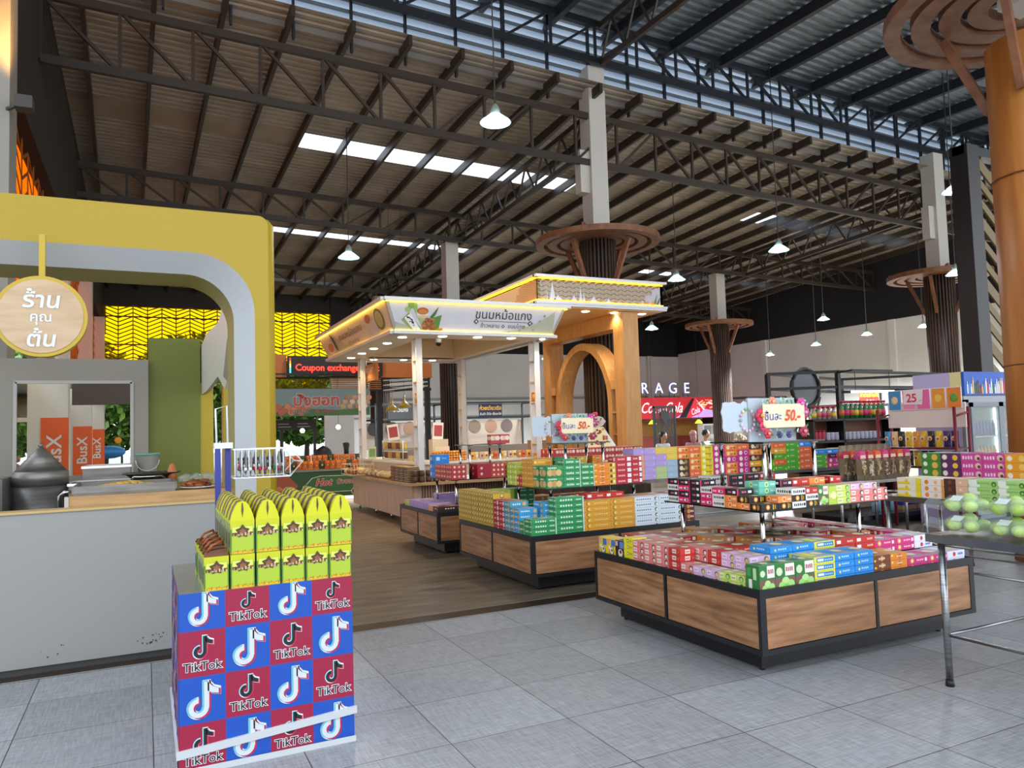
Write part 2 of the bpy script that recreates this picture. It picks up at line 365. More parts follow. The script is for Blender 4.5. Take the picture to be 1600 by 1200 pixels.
# ringed pillars
def pillar(label, x, y, ztop, zd=5.4, rc=.365, braces=(20, 110, 200, 290), R1=1.3, solid=None, arm=True, zpost=None):
    t = thing('ringed_pillar', label, 'pillar', (x, y, 0), 0, 'pillars with wooden rings')
    a = MB()
    if solid:
        a.lathe([(rc * 1.05, 0), (rc, 2.5), (rc * .97, 5.4)], (x, y, 0), solid, 14)
        for z in (2.0, 3.95): a.lathe([(rc * 1.03, z), (rc * 1.03, z + .012)], (x, y, 0), '#6a3a1c', 14)
        a.obj('wood_cladding', t)
    else:
        a.lathe([(rc - .03, 0), (rc - .03, zd)], (x, y, 0), 'black', 20); a.obj('core', t)
        a = MB(); n = 30
        for i in range(n):
            th = 2 * math.pi * i / n; c, s = math.cos(th), math.sin(th)
            p = (x + c * rc, y + s * rc)
            a.bar((p[0], p[1], 0), (p[0], p[1], zd), .042, .042, 'slat_wood', up=(c, s, 0))
        a.obj('slat_cladding', t)
    for (r0, r1, dz) in ((R1 - .17, R1, 0), (R1 * .66, R1 * .8, .02), (R1 * .45, R1 * .6, .04), (.36, R1 * .4, .06)):
        a = MB(); n = 48; pr = [(r0, zd - .07 + dz), (r1, zd - .07 + dz), (r1, zd + .05 + dz), (r0, zd + .05 + dz), (r0, zd - .07 + dz)]
        a.lathe(pr, (x, y, 0), 'ring_wood', n, False, False); a.obj('wood_ring', t)
    a = MB()
    for th in (45, 135, 225, 315):
        c, s = math.cos(R(th)), math.sin(R(th)); a.bar((x + c * .3, y + s * .3, zd + .09), (x + c * (R1 - .05), y + s * (R1 - .05), zd + .09), .05, .06, 'ring_wood')
    a.obj('ring_support', t)
    for th in braces:
        c, s = math.cos(R(th)), math.sin(R(th)); a = MB(); a.bar((x + c * rc, y + s * rc, zd - 1.05), (x + c * R1 * .62, y + s * R1 * .62, zd - .06), .07, .09, 'ring_wood'); a.obj('brace', t)
    if ztop:
        a = MB(); a.box(x - .2, y - .2, zd - .05, x + .2, y + .2, ztop, '#c9c4ba'); a.obj('white_post', t)
        if arm: a = MB(); a.box(x - .42, y - .12, zd + 1.0, x - .2, y + .1, zd + 1.9, '#c9c4ba'); a.obj('junction_box', t)
    return t
pillar('tall dark slatted pillar with wooden rings, directly behind the dessert kiosk', 8.6, 13.4, 9.12)
pillar('dark slatted ringed pillar at right, above the lilac fridge side', 19.75, 13.5, 8.78, 5.38)
pillar('distant dark slatted ringed pillar beside the red cola banner', 19.0, 21.6, 7.0, 5.12, .34, R1=1.22, arm=False)
pillar('slatted pillar with white post, seen under the dessert kiosk roof', 8.2, 20.9, 7.1, 5.1, arm=False)
pillar('far slatted pillar beside the bakery banner', 8.3, 29.0, 6.9, 5.1, R1=1.2, arm=False)
pillar('thick foreground pillar clad in orange wood at the right edge', 8.41, 4.56, 9.0, 5.85, .44, solid='trunk_wood', R1=1.38, braces=(100, 195, 280, 10), arm=False)
# left wall posts with bus adverts
for i, y in enumerate((9.2, 16.0, 22.8, 29.6)):
    a = MB(); a.box(-1.9, y, 0, -1.27, y + .5, 8.4 if i == 0 else 5.84, '#8f8a80' if i == 0 else '#d6d2c8')
    t = thing('wall_post', ['grey square post at far left, lit amber above the yellow arch', 'white post carrying the nearest orange bus advert', 'white post carrying the middle orange bus advert', 'white post carrying the farthest orange bus advert'][i], 'post', (-1.58, y + .25, 0), 0, 'square posts along the left wall')
    a.obj('shaft', t)
    if i:
        p = MB(); z1 = (0, 1.97, 1.93, 1.95)[i]; x0, x1 = -1.66, -1.28
        p.box(x0 - .03, y - .03, .5, x1 + .03, y - .003, z1, '#e85f1c')
        p.text('BusX', ((x0 + x1) / 2 + .1, y - .036, 1.3), (0, 0, 1), (-1, 0, 0), .33, 'white', .015)
        p.obj('bus_advert', t)
# ================================================================== booth on the left
YB = 5.92
t = thing('booth_counter', 'long white front counter of the yellow booth with wooden top edge', 'counter', (-1.0, YB, 0))
g = MB(); g.box(-3.2, YB, .05, .62, YB + .05, 1.045, '#989894'); g.box(-3.2, YB + .05, .05, .62, YB + .6, .09, '#8a8a88')
random.seed(3)
for k in range(26):
    x = random.choice((-.55, .02, .06, .1)) + random.uniform(-.07, .07); z = random.uniform(.1, .17); r = random.uniform(.002, .006); g.box(x - r, YB - .0008, z - r, x + r, YB, z + r, '#5a4c3e')
g.obj('front_panel', t)
g = MB(); g.box(-3.2, YB + .02, 0, .62, YB + .06, .05, '#3c3a38'); g.obj('toe_kick', t)
g = MB(); g.box(-3.2, YB - .015, 1.045, .62, YB + .16, 1.06, '#c9a970'); g.obj('top_edge', t)
g = MB(); g.box(-.48, YB + .16, 1.03, .62, YB + .2, 1.13, 'counter_wood'); g.box(-.48, YB + .2, 1.1, .62, YB + .95, 1.13, 'counter_wood'); g.box(-.5, YB + .15, 1.03, -.475, YB + .21, 1.13, '#b8b8b4'); g.obj('raised_ledge', t)
# arch: yellow outside, white chamfered lining
def rr(cx, cz, r, a0, a1, n=10): return [(cx + r * math.cos(R(a0 + (a1 - a0) * i / n)), cz + r * math.sin(R(a0 + (a1 - a0) * i / n))) for i in range(n + 1)]
t = thing('booth_arch', 'yellow rounded archway with white lining framing the left booth', 'archway', (-1.0, YB, 0))
oZ, iZ, wZ = 3.15, 2.84, 2.71
outer = [(-3.4, oZ)] + rr(.76, oZ - .07, .07, 90, 0, 6) + [(.83, 0)]
mid = [(.73, 0)] + rr(.73 - .42, iZ - .42, .42, 0, 90, 12) + [(-3.4, iZ)]
g = MB(); g.prism(outer + mid, (0, YB - .1, 0), X_, Z_, (0, .62, 0), '#a98e14')
g.lathe([(.09, 0), (.09, 3.1), (.05, 3.15), (0, 3.15)], (.8, YB + .02, 0), '#a98e14', 20)
g.obj('yellow_frame', t)
g = MB(); m2 = [(.73, 0)] + rr(.31, iZ - .42, .42, 0, 90, 12) + [(-3.4, iZ)]; i2 = [(.6, 0)] + rr(.6 - .34, wZ - .34, .34, 0, 90, 12) + [(-3.4, wZ)]
va = [(x, YB - .1, z) for x, z in m2]; vb = [(x, YB + .06, z) for x, z in i2]; vc = [(x, YB + .55, z) for x, z in i2]; n = len(m2)
g.add(va + vb, [(k, k + 1, n + k + 1, n + k) for k in range(n - 1)], '#bcc0c2'); g.obj('white_chamfer', t)
g = MB(); g.add(vb + vc, [(k, k + 1, n + k + 1, n + k) for k in range(n - 1)], '#9a8f4e'); g.obj('inner_lining', t)
# round sign
t = thing('round_sign', 'oval wooden shop sign with white Thai lettering under the yellow arch', 'sign', (-.6, 5.72, 2.08))
g = MB(); el = lambda a, b, n=48: [(a * math.cos(2 * math.pi * i / n), b * math.sin(2 * math.pi * i / n)) for i in range(n)]
g.prism(el(.262, .262), (-.6, 5.66, 2.32), X_, Z_, (0, .08, 0), '#bfa22c'); g.obj('rim', t)
g = MB(); g.prism(el(.238, .238), (-.6, 5.652, 2.32), X_, Z_, (0, .01, 0), 'sign_wood'); g.obj('face', t)
g = MB()
for s_, z_, w_ in (('ร้าน', 2.375, .135), ('คุณ', 2.285, .08), ('ต้น', 2.125, .13)):
    g = MB(); g.text(s_, (-.6, 5.646, z_), X_, Z_, w_ * 1.05, 'white', .022, .12 if w_ > .1 else 0); g.obj('lettering', t)
g = MB(); g.bar((-.6, 5.7, 2.57), (-.6, 5.7, 2.86), .035, .035, '#bfa22c'); g.obj('hanger', t)
# partition with serving window behind
t = thing('back_partition', 'grey partition with open serving window behind the booth kitchen', 'partition', (-1.2, 8.6, 0))
g = MB(); Y0 = 8.6
for (x0, z0, x1, z1) in ((-3.2, 2.1, .03, 2.33), (-3.2, 0, -1.12, 2.1), (-.12, 0, .03, 2.1), (-1.12, 0, -.12, 1.18)): g.box(x0, Y0, z0, x1, Y0 + .1, z1, '#948e82')
g.obj('panel', t)
g = MB()
for a, b in (((-1.12, Y0, 1.18), (-1.12, Y0, 2.1)), ((-.12, Y0, 1.18), (-.12, Y0, 2.1)), ((-1.12, Y0, 2.1), (-.12, Y0, 2.1))): g.bar(a, b, .03, .03, '#b6b4ae')
g.obj('window_frame', t)
g = MB(); g.box(-.95, 12.6, 2.05, .6, 12.7, 2.45, '#4a4030'); o = g.obj('header_beam'); tag(o, 'dark brown beam seen through the booth serving window', 'beam')
g = MB(); g.box(.03, 8.7, 0, .53, 8.95, 2.57, '#6d7420'); o = g.obj('green_pier'); tag(o, 'tall olive green pier beside the grey partition', 'pier')
g = MB(); g.box(.53, 8.72, 0, .66, 9.0, 2.1, '#b8a01e'); o = g.obj('yellow_pier'); tag(o, 'mustard yellow pier right beside the olive green pier', 'pier')
g = MB(); g.box(.98, 11.2, 0, 1.2, 11.5, 2.9, '#b8a01e'); o = g.obj('yellow_pier'); tag(o, 'mustard yellow pier farther back behind blue rack posts', 'pier')
# drip shaped cream side panel, seen edge on along the booth side
t = thing('drip_panel', 'cream side panel with dripping icing shaped edges inside the booth', 'panel', (.66, 7.9, 1.5))
Lx = Vector((-.36, 2.2, 0)).normalized(); nrm = Vector((-Lx.y, Lx.x, 0))
pts = [(0, 2.98), (.3, 3.02), (.5, 2.93), (.75, 2.98), (1.0, 2.8), (1.15, 2.84), (1.3, 2.66), (1.8, 2.6), (2.2, 2.42), (2.25, 2.2), (2.25, 1.95), (1.8, 2.0), (1.35, 2.12), (1.1, 1.98), (.85, 2.2), (.7, 1.85), (.45, 2.2), (.25, 1.95), (0, 2.25)]
g = MB(); g.prism(pts, (.87, 6.72, 0), Lx, Z_, -nrm * .04, '#d6d0c0'); g.obj('panel', t)
g = MB(); g.prism([(.05, 2.1), (.2, 2.5), (.35, 2.2), (.55, 2.62), (.75, 2.25), (.95, 2.45), (1.1, 2.1), (.85, 2.0), (.45, 1.92)], Vector((.87, 6.72, 0)) + nrm * .012, Lx, Z_, -nrm * .01, '#948c80'); g.obj('drip_relief', t)
# kitchen equipment
t = thing('steamer', 'stainless steamer drum with conical lid behind the counter', 'steamer', (-.78, 7.4, 0))
g = MB(); g.lathe([(.2, .2), (.2, 1.16)], (-.78, 7.4, 0), 'ksteel', 24); g.obj('drum', t)
g = MB(); g.lathe([(.205, 1.16), (.205, 1.27), (.19, 1.28)], (-.78, 7.4, 0), 'ksteel', 24); g.obj('steam_ring', t)
g = MB(); g.lathe([(.19, 1.28), (.025, 1.47), (0, 1.475)], (-.78, 7.4, 0), 'ksteel', 24); g.ball((-.78, 7.4, 1.49), .022, 'ksteel'); g.obj('lid', t)
def kbox(name, label, cat, b, m, extra=None):
    g = MB(); g.box(*b, m); 
    if extra: extra(g)
    return tag(g.obj(name), label, cat)
def edge(b, m):
    def f(g):
        x0, y0, z0, x1, y1, z1 = b
        for p, q in (((x0, y0, z1), (x1, y0, z1)), ((x0, y1, z1), (x1, y1, z1)), ((x0, y0, z1), (x0, y1, z1)), ((x1, y0, z1), (x1, y1, z1))): g.bar(p, q, .02, .02, m)
    return f
b = (-.56, 7.15, 0, .0, 7.7, 1.16); kbox('stove_unit', 'stainless cooking unit right of the conical steamer', 'stove', b, 'ksteel', edge(b, 'chrome'))
b = (-.5, 7.75, 0, -.12, 8.3, 1.28); kbox('prep_unit', 'steel prep bench standing below the serving window', 'bench', b, 'ksteel', edge(b, 'chrome'))
b = (-1.05, 7.0, 0, -.99, 7.6, 1.24); kbox('splash_panel', 'narrow steel panel left of the conical steamer', 'panel', b, '#6e6b66')
t = thing('drinks_shelf', 'pale grey shelf unit at the far left picture edge behind counter', 'shelf', (-1.25, 6.9, 0))
g = MB(); g.box(-1.6, 6.7, 0, -1.1, 7.1, 1.2, '#a6aab2'); g.obj('body', t); g = MB(); g.box(-1.6, 6.68, 1.2, -1.08, 7.12, 1.235, '#c6c9cc'); g.obj('top', t)
g = MB(); g.tube([(-.54, 6.2, .98), (-.54, 6.2, 1.13), (-.51, 6.2, 1.16), (-.47, 6.2, 1.16)], .012, 'chrome'); g.box(-.6, 6.1, .6, -.4, 6.5, .98, 'ksteel'); tag(g.obj('tap'), 'small chrome tap just behind the white counter front', 'tap')
t = thing('griddle_tray', 'long steel tray of frying batter on the wooden ledge', 'griddle', (-.1, 6.45, 1.13))
g = MB(); g.box(-.45, 6.15, 1.13, .2, 6.7, 1.15, 'ksteel')
for p, q in (((-.45, 6.15), (.2, 6.15)), ((-.45, 6.7), (.2, 6.7)), ((-.45, 6.15), (-.45, 6.7)), ((.2, 6.15), (.2, 6.7))): g.bar((*p, 1.17), (*q, 1.17), .02, .05, 'ksteel')
g.obj('pan', t)
g = MB(); random.seed(5)
for k in range(60): a, r = random.uniform(0, 6.28), random.uniform(0, 1) ** .5; g.ball((-.12 + .2 * r * math.cos(a), 6.45 + .2 * r * math.sin(a), 1.16 + .035 * (1 - r)), .035, '#c9a04e', 7, (1, 1, .6), .1)
g.obj('batter_heap', t)
t = thing('frying_pan', 'wide black tray behind the batter griddle', 'tray', (.2, 6.95, 1.13))
g = MB(); g.lathe([(.12, .0), (.2, .06), (.22, .06), (.22, .07)], (.05, 7.0, 1.17), '#26261f', 24); g.obj('bowl', t); g = MB(); g.tube([(-.1, 6.72, 1.2), (-.08, 6.66, 1.22), (.12, 6.66, 1.22), (.14, 6.72, 1.2)], .008, 'chrome'); g.obj('handle', t)
t = thing('fried_food_plate', 'white plate heaped with brown fried bananas on the ledge', 'food', (.38, 6.15, 1.13))
g = MB(); g.lathe([(.05, 0), (.13, .012), (.14, .02), (.12, .012), (0, .008)], (.36, 6.25, 1.13), '#e8e8e4', 24); g.obj('plate', t)
random.seed(11)
for k in range(26):
    a, r = random.uniform(0, 6.28), .09 * random.random() ** .6; g = MB(); z = 1.155 + (1 - r / .1) * .06 * random.random()
    g.ball((.36 + r * math.cos(a), 6.25 + r * math.sin(a), z), .032, random.choice(['#8a4c1c', '#a8642a', '#7c3f18']), 7, (1.1, .8, .5), .18); o = g.obj('fritter', t)
for k in range(6):
    g = MB(); x, y = .3 + .085 * (k % 3), 6.75 + .1 * (k // 3); g.ball((x, y, 1.18), .055, 'clear', 8, (1, 1, .8), .2); g.ball((x, y, 1.165), .035, '#b99a6a', 7, (1, 1, .7), .2)
    tag(g.obj('food_bag'), 'tied clear bag of snacks, %s in the pile behind the fried food plate' % ORD[k], 'bag', 'clear snack bags behind the fried food')
t = thing('white_bucket', 'white plastic bucket with pale green lid by the grey partition', 'bucket', (-.02, 8.1, 1.15))
g = MB(); g.lathe([(.07, 0), (.1, .2), (.105, .2)], (.02, 8.0, 1.16), '#d4d4cc', 20); g.obj('tub', t); g = MB(); g.lathe([(.11, .2), (.11, .225), (0, .225)], (.02, 8.0, 1.16), '#6f9a8c', 20); g.obj('lid', t)
g = MB(); g.tube([(.02 + .1 * math.cos(R(a)), 7.9, 1.32 + .1 * math.sin(R(a))) for a in range(180, 361, 20)], .004, '#c8c8c8', 6); g.obj('handle', t)
g = MB(); g.lathe([(.035, 0), (.035, .12), (.015, .17), (0, .18)], (.2, 6.9, 1.13), '#c4703c', 12); tag(g.obj('sauce_bottle'), 'orange sauce bottle standing behind the fried food', 'bottle')

# ================================================================== patterned carton stand with yellow packs
def note(g, o, xd, yd, s, cols, dz):
    # musical-note emblem: ring, stem, flag, in offset colour layers; s = height
    o, xd, yd, dz = Vector(o), Vector(xd), Vector(yd), Vector(dz)
    def layer(dx, dy, grow, m, k):
        oo = o + xd * dx * s + yd * dy * s + dz * k
        cx, cz, ro, ri = -.1, .30, .27 + grow, .12 - grow; N = 28; oo2 = oo
        ring = []
        for rad in (ro, ri):
            for i in range(N + 1):
                a = R(90 + 270 * i / N) if True else 0; ring.append(oo2 + xd * (cx + rad * math.cos(a)) * s + yd * (cz + rad * math.sin(a)) * s)
        g.add(ring, [(i, i + 1, N + 2 + i, N + 1 + i) for i in range(N)], m)
        x0, x1 = cx + .13 - grow * .9, cx + .28 + grow * .9
        P = lambda x, z: oo2 + xd * x * s + yd * z * s + dz * .3
        g.add([P(x0, .28), P(x1, .28), P(x1, 1 + grow), P(x0, 1 + grow)], [(0, 1, 2, 3)], m)
        g.add([P(x1 - .04, 1 + grow), P(x1 - .04, .72 - grow), P(x1 + .08, .66 - grow), P(x1 + .25 + grow * .4, .62 - grow), P(x1 + .25 + grow * .4, .78 + grow), P(x1 + .1, .84 + grow)], [(0, 1, 2, 3, 4, 5)], m)
    if cols == 'white':
        layer(.0, 0, .035, '#d4dade', 1); layer(.04, -.028, .0, '#b01c44', 2); layer(-.045, .02, .0, '#6ab4c4', 3); layer(0, 0, -.012, '#ccd2d6', 4)
    else:
        layer(0, 0, .05, '#eef0f2', 1); layer(.03, -.02, .015, '#cc2450', 2); layer(-.03, .02, .015, '#8fd0dc', 3); layer(0, 0, 0, '#141418', 4)
bx0, bx1, by0, by1, bz = .135, .925, 3.8, 4.72, .8
t = thing('carton_stand', 'tall carton wrapped in red and blue music-note paper holding yellow packs', 'carton', (.53, 4.26, 0))
g = MB(); g.box(bx0, by0, .02, bx1, by1, bz - .004, '#1d63c8')
tw, th = .1975, .206
def tiles(g, o, xd, n, wid, nrm):
    o, xd, nrm = Vector(o), Vector(xd), Vector(nrm); ez = Vector(Z_)
    for c in range(n):
        for r in range(5):
            z1 = .63 + .206 - r * th; z0 = max(z1 - th, .02); zt = min(z1, bz); cw = min(tw, wid - c * tw)
            blue = (c + r) % 2 == 0
            a = o + xd * c * tw; col = '#0a4cae' if blue else '#98123a'
            if zt > z0: g.add([a + ez * z0 + nrm * .001, a + xd * cw + ez * z0 + nrm * .001, a + xd * cw + ez * zt + nrm * .001, a + ez * zt + nrm * .001], [(0, 1, 2, 3)], col)
            if cw < tw * .95: continue
            d = nrm * .0004; b0 = a + xd * tw / 2 + nrm * .0015
            if r == 0 and True:
                if blue: note(g, b0 + ez * (z1 - th + .02), xd, ez, .146, 'white', d)
                else: g.text('TikTok', b0 + ez * (z1 - th + .025) + nrm * .001, xd, ez, .056, '#eef0f2', .05); g.text('TikTok', b0 + ez * (z1 - th + .025) + nrm * .002, xd, ez, .056, '#141418', .008); note(g, b0 + ez * (z1 - th + .075), xd, ez, .075, 'black', d)
                continue
            if z0 < .1 and r == 4: continue
            if blue: note(g, b0 + ez * (z1 - th + .018), xd, ez, .165, 'white', d)
            else:
                note(g, b0 + ez * (z1 - th + .08), xd, ez, .1, 'black', d)
                g.text('TikTok', b0 + ez * (z1 - th + .028) + nrm * .001, xd, ez, .056, '#eef0f2', .05); g.text('TikTok', b0 + ez * (z1 - th + .028) + nrm * .002, xd, ez, .056, '#141418', .008)
tiles(g, (bx0, by0, 0), X_, 4, .79, (0, -1, 0))
tiles(g, (bx0, by1, 0), (0, -1, 0), 5, .92, (-1, 0, 0))
g.obj('wrapped_body', t)
g = MB()
for (zl, zr, h, e) in ((.075, .135, .035, .012), (.0, .0, .028, .006)):
    for (p, q, za, zb) in (((bx0 - e, by0 - e), (bx1 + e, by0 - e), zl, zr), ((bx0 - e, by1), (bx0 - e, by0 - e), zl + .02, zl)):
        g.add([(*p, za), (*q, zb), (*q, zb + h), (*p, za + h)], [(0, 1, 2, 3)], '#c4c8ca')
        if e > .01: g.add([(p[0], p[1], za + h), (q[0], q[1], zb + h), (q[0] + (0 if p[1] == q[1] else e), q[1] + e, zb + h), (p[0] + (0 if p[1] == q[1] else e), p[1] + e, za + h)], [(0, 1, 2, 3)], '#dfe3e6')
g.obj('white_strap', t)
g = MB(); g.box(bx0, by0, bz - .004, bx1, by1, bz, 'foil'); g.obj('foil_top', t)
# yellow gable pack
PW, PD = .108, .118
def pack(folded):
    r = thing('snack_pack', '', 'snack pack')
    g = MB(); h = .155; w = PW / 2; d = PD / 2
    g.box(-w, -d, 0, w, d, h, '#c2c60e')
    e = .0008
    for s in (-1,):
        F = lambda u0, z0, u1, z1, c, k=1: g.add([(u0, -d - e * k, z0), (u1, -d - e * k, z0), (u1, -d - e * k, z1), (u0, -d - e * k, z1)], [(0, 1, 2, 3)], c)
        F(-w, 0, -w + .005, h * .75, '#3a7a2c'); F(w - .005, 0, w, h * .75, '#3a7a2c')
        F(-w + .007, .014, w - .007, .128, '#a8c030', 2); F(-w + .009, .098, w - .009, .126, '#d8e868', 3)
        F(-w + .007, .086, w - .007, .1, '#6a3a28', 4)
        star = []
        for i in range(10): a = math.pi / 2 + i * math.pi / 5; rr_ = .034 if i % 2 == 0 else .021; star.append((rr_ * math.cos(a), .104 + rr_ * math.sin(a)))
        g.add([(x, -d - e * 5, z) for x, z in star], [tuple(range(10))], '#54301e'); g.add([(x * .5, -d - e * 6, .104 + (z - .104) * .45) for x, z in star], [tuple(range(10))], '#8a5a34')
        random.seed(4)
        for i in range(12): x = -w + .012 + i * .0075; F(x, .085, x + .005, .09 + random.uniform(.002, .012), random.choice(['#b08a5c', '#7a4a30', '#e0c8a0', '#54301e']), 7)
        F(-w + .004, .004, w - .004, .011, '#e8b820', 3)
        for i in range(9): x = -w + .008 + i * .0108; F(x, .006 + .004 * (i % 2), x + .006, .010 + .004 * (i % 3), '#d06a1c', 4)
    for sgn in (-1, 1):  # side panels, grey-green print
        g.add([(sgn * (w + e), -d + .008, .01), (sgn * (w + e), d - .008, .01), (sgn * (w + e), d - .008, .14), (sgn * (w + e), -d + .008, .14)], [(0, 1, 2, 3)], '#8c9a72')
        g.add([(sgn * (w + 2 * e), -d + .02, .03), (sgn * (w + 2 * e), d - .03, .03), (sgn * (w + 2 * e), d - .03, .1), (sgn * (w + 2 * e), -d + .02, .1)], [(0, 1, 2, 3)], '#5c5244')
    g.obj('carton_body', r, local=True)
    g = MB()
    if folded == 2:
        g.box(-w, -d, h, w, d, h + .0008, '#8a6a30'); g.obj('flat_lid', r, local=True)
    elif not folded:
        prof = [(-w, h), (-w * .86, h + .03), (-w * .62, h + .062), (-w * .36, h + .084), (0, h + .09), (w * .36, h + .084), (w * .62, h + .062), (w * .86, h + .03), (w, h)]
        ys = [-d, -d + .035, -d + .095, d]; cols = ['#cccc0e', '#6b4634', '#cccc0e']
        for j in range(3):
            a = [(x, ys[j], z) for x, z in prof]; b = [(x, ys[j + 1], z) for x, z in prof]; n = len(prof)
            g.add(a + b, [(i, i + 1, n + i + 1, n + i) for i in range(n - 1)], cols[j])
        g.add([(x, -d, z) for x, z in prof], [tuple(range(9))], '#cccc0e'); g.add([(x, d, z) for x, z in prof], [tuple(range(9))], '#e0e018')
        g.add([(0, -d - .001, h + .012), (.006, -d - .001, h + .05), (.002, -d - .001, h + .082), (-.003, -d - .001, h + .082), (-.005, -d - .001, h + .045)], [(0, 1, 2, 3, 4)], '#5a4420')
        g.obj('gable_lid', r, local=True)
    else:
        random.seed(9)
        g.add([(-w, -d, h), (w, -d, h), (w * .9, 0, h + .028), (-w * .9, -.01, h + .02)], [(0, 1, 2, 3)], '#7c5440')
        g.add([(-w, d, h), (w, d, h), (w * .9, .01, h + .03), (-w * .9, 0, h + .025)], [(0, 1, 2, 3)], '#8c6048')
        g.tube([(-w * .7, -.02, h + .02), (-w * .3, -.03, h + .05), (w * .6, .01, h + .062), (w * .7, .03, h + .04)], .006, '#a0562c', 6)
        g.obj('folded_handle', r, local=True)
    return r
up = pack(False); lo = pack(True); fu = fl = True; pln = None
for layer in (0, 1):
    for c in range(6):
        if layer == 1 and c == 0: continue
        for r_i in range(7):
            if layer == 0 and c == 0 and r_i > 4: continue
            if layer == 0 and c > 0 and r_i > 1 and r_i < 6: pass
            if not layer and c > 0 and pln is None: pln = pack(2); pln.location = (.297 + .1155, 3.865, .8); pln['label'] = 'yellow snack pack, lower layer, second column from left, first row back'; pln['group'] = 'yellow packs on the lower layer'; continue
            src = up if layer else (pln if c else lo)
            x = .297 + c * .1155; y = 3.865 + r_i * .122; z = .8 + (.1575 if layer else 0)
            colw = ['first', 'second', 'third', 'fourth', 'fifth', 'sixth'][c]
            if layer: lab = 'yellow gable-top snack pack, upper layer, %s column from left, %s row back' % (ORD[c - 1], ORD[r_i])
            else: lab = 'yellow snack pack, lower layer, %s column from left, %s row back' % (colw, ORD[r_i])
            g_ = 'yellow gable packs on the upper layer' if layer else 'yellow packs on the lower layer'
            jit = random.uniform(-.004, .004)
            if layer and fu: o = up; o.location = (x, y, z); fu = False; o['label'] = lab; o['group'] = g_
            elif not layer and fl: o = lo; o.location = (x, y, z); fl = False; o['label'] = lab; o['group'] = g_
            else: o = dup(src, (x + jit, y, z), 0, lab, g_)
# wire rack behind
t = thing('wire_rack', 'blue post rack with a white wire basket behind the yellow packs', 'rack', (.43, 4.95, 0))
for x, y in ((.395, 4.92), (.455, 4.95)): g = MB(); g.box(x - .016, y - .016, 0, x + .016, y + .016, 1.45, '#343a92'); g.obj('post', t)
g = MB(); g.box(.375, 4.9, 1.44, .48, 4.98, 1.475, '#dfe2e6'); g.obj('cap', t)
g = MB(); g.tube([(.39, 4.93, 1.47), (.385, 4.93, 1.68), (.45, 4.95, 1.7), (.455, 4.95, 1.47)], .006, '#e4e6e8', 6); g.obj('wire_loop', t)
g = MB(); g.box(.3, 4.8, 0, .6, 5.3, .03, '#343a92'); g.obj('foot', t)
g = MB(); x0, x1, y0, y1, z0, z1 = .48, .8, 4.8, 5.1, 1.26, 1.43
rim = lambda z, k=0: [(x0, y0, z), (x1, y0, z), (x1 + .08 - k, (y0 + y1) / 2, (z0 + z1) / 2), (x1, y1, z), (x0, y1, z)]
for z in (z0, z1): g.tube([(x0, y0, z), (x1, y0, z), (x1, y1, z), (x0, y1, z)], .005, '#f0f2f4', 6, True)
g.tube([(x1, y0, z1), (x1 + .075, y0, (z0 + z1) / 2), (x1, y0, z0)], .005, '#f0f2f4', 6); g.tube([(x1, y1, z1), (x1 + .075, y1, (z0 + z1) / 2), (x1, y1, z0)], .005, '#f0f2f4', 6)
g.tube([(x1 + .075, y0, (z0 + z1) / 2), (x1 + .075, y1, (z0 + z1) / 2)], .005, '#f0f2f4', 6)
for k in range(9):
    x = x0 + .04 * k; g.tube([(x, y0, z1), (x, y0, z0), (x, y1, z0), (x, y1, z1)], .003, '#f0f2f4', 5)
g.obj('basket', t)
random.seed(2)
for k in range(10):
    g = MB(); x = x0 + .045 + .028 * k; g.ball((x, 4.9, 1.345), .07, '#7e8288' if k % 2 else '#9a9c98', 9, (.16, .6, 1), .15)
    for j in range(6): g.ball((x - .006, 4.86 + .02 * j, 1.31 + .02 * (j % 4)), .012, random.choice(['#b02848', '#3a6a3c', '#e8e8e8']), 6)
    tag(g.obj('sweets_bag'), 'foil bag of mixed sweets, %s from left in the white wire basket' % ORD[k], 'bag', 'sweets bags in the wire basket')
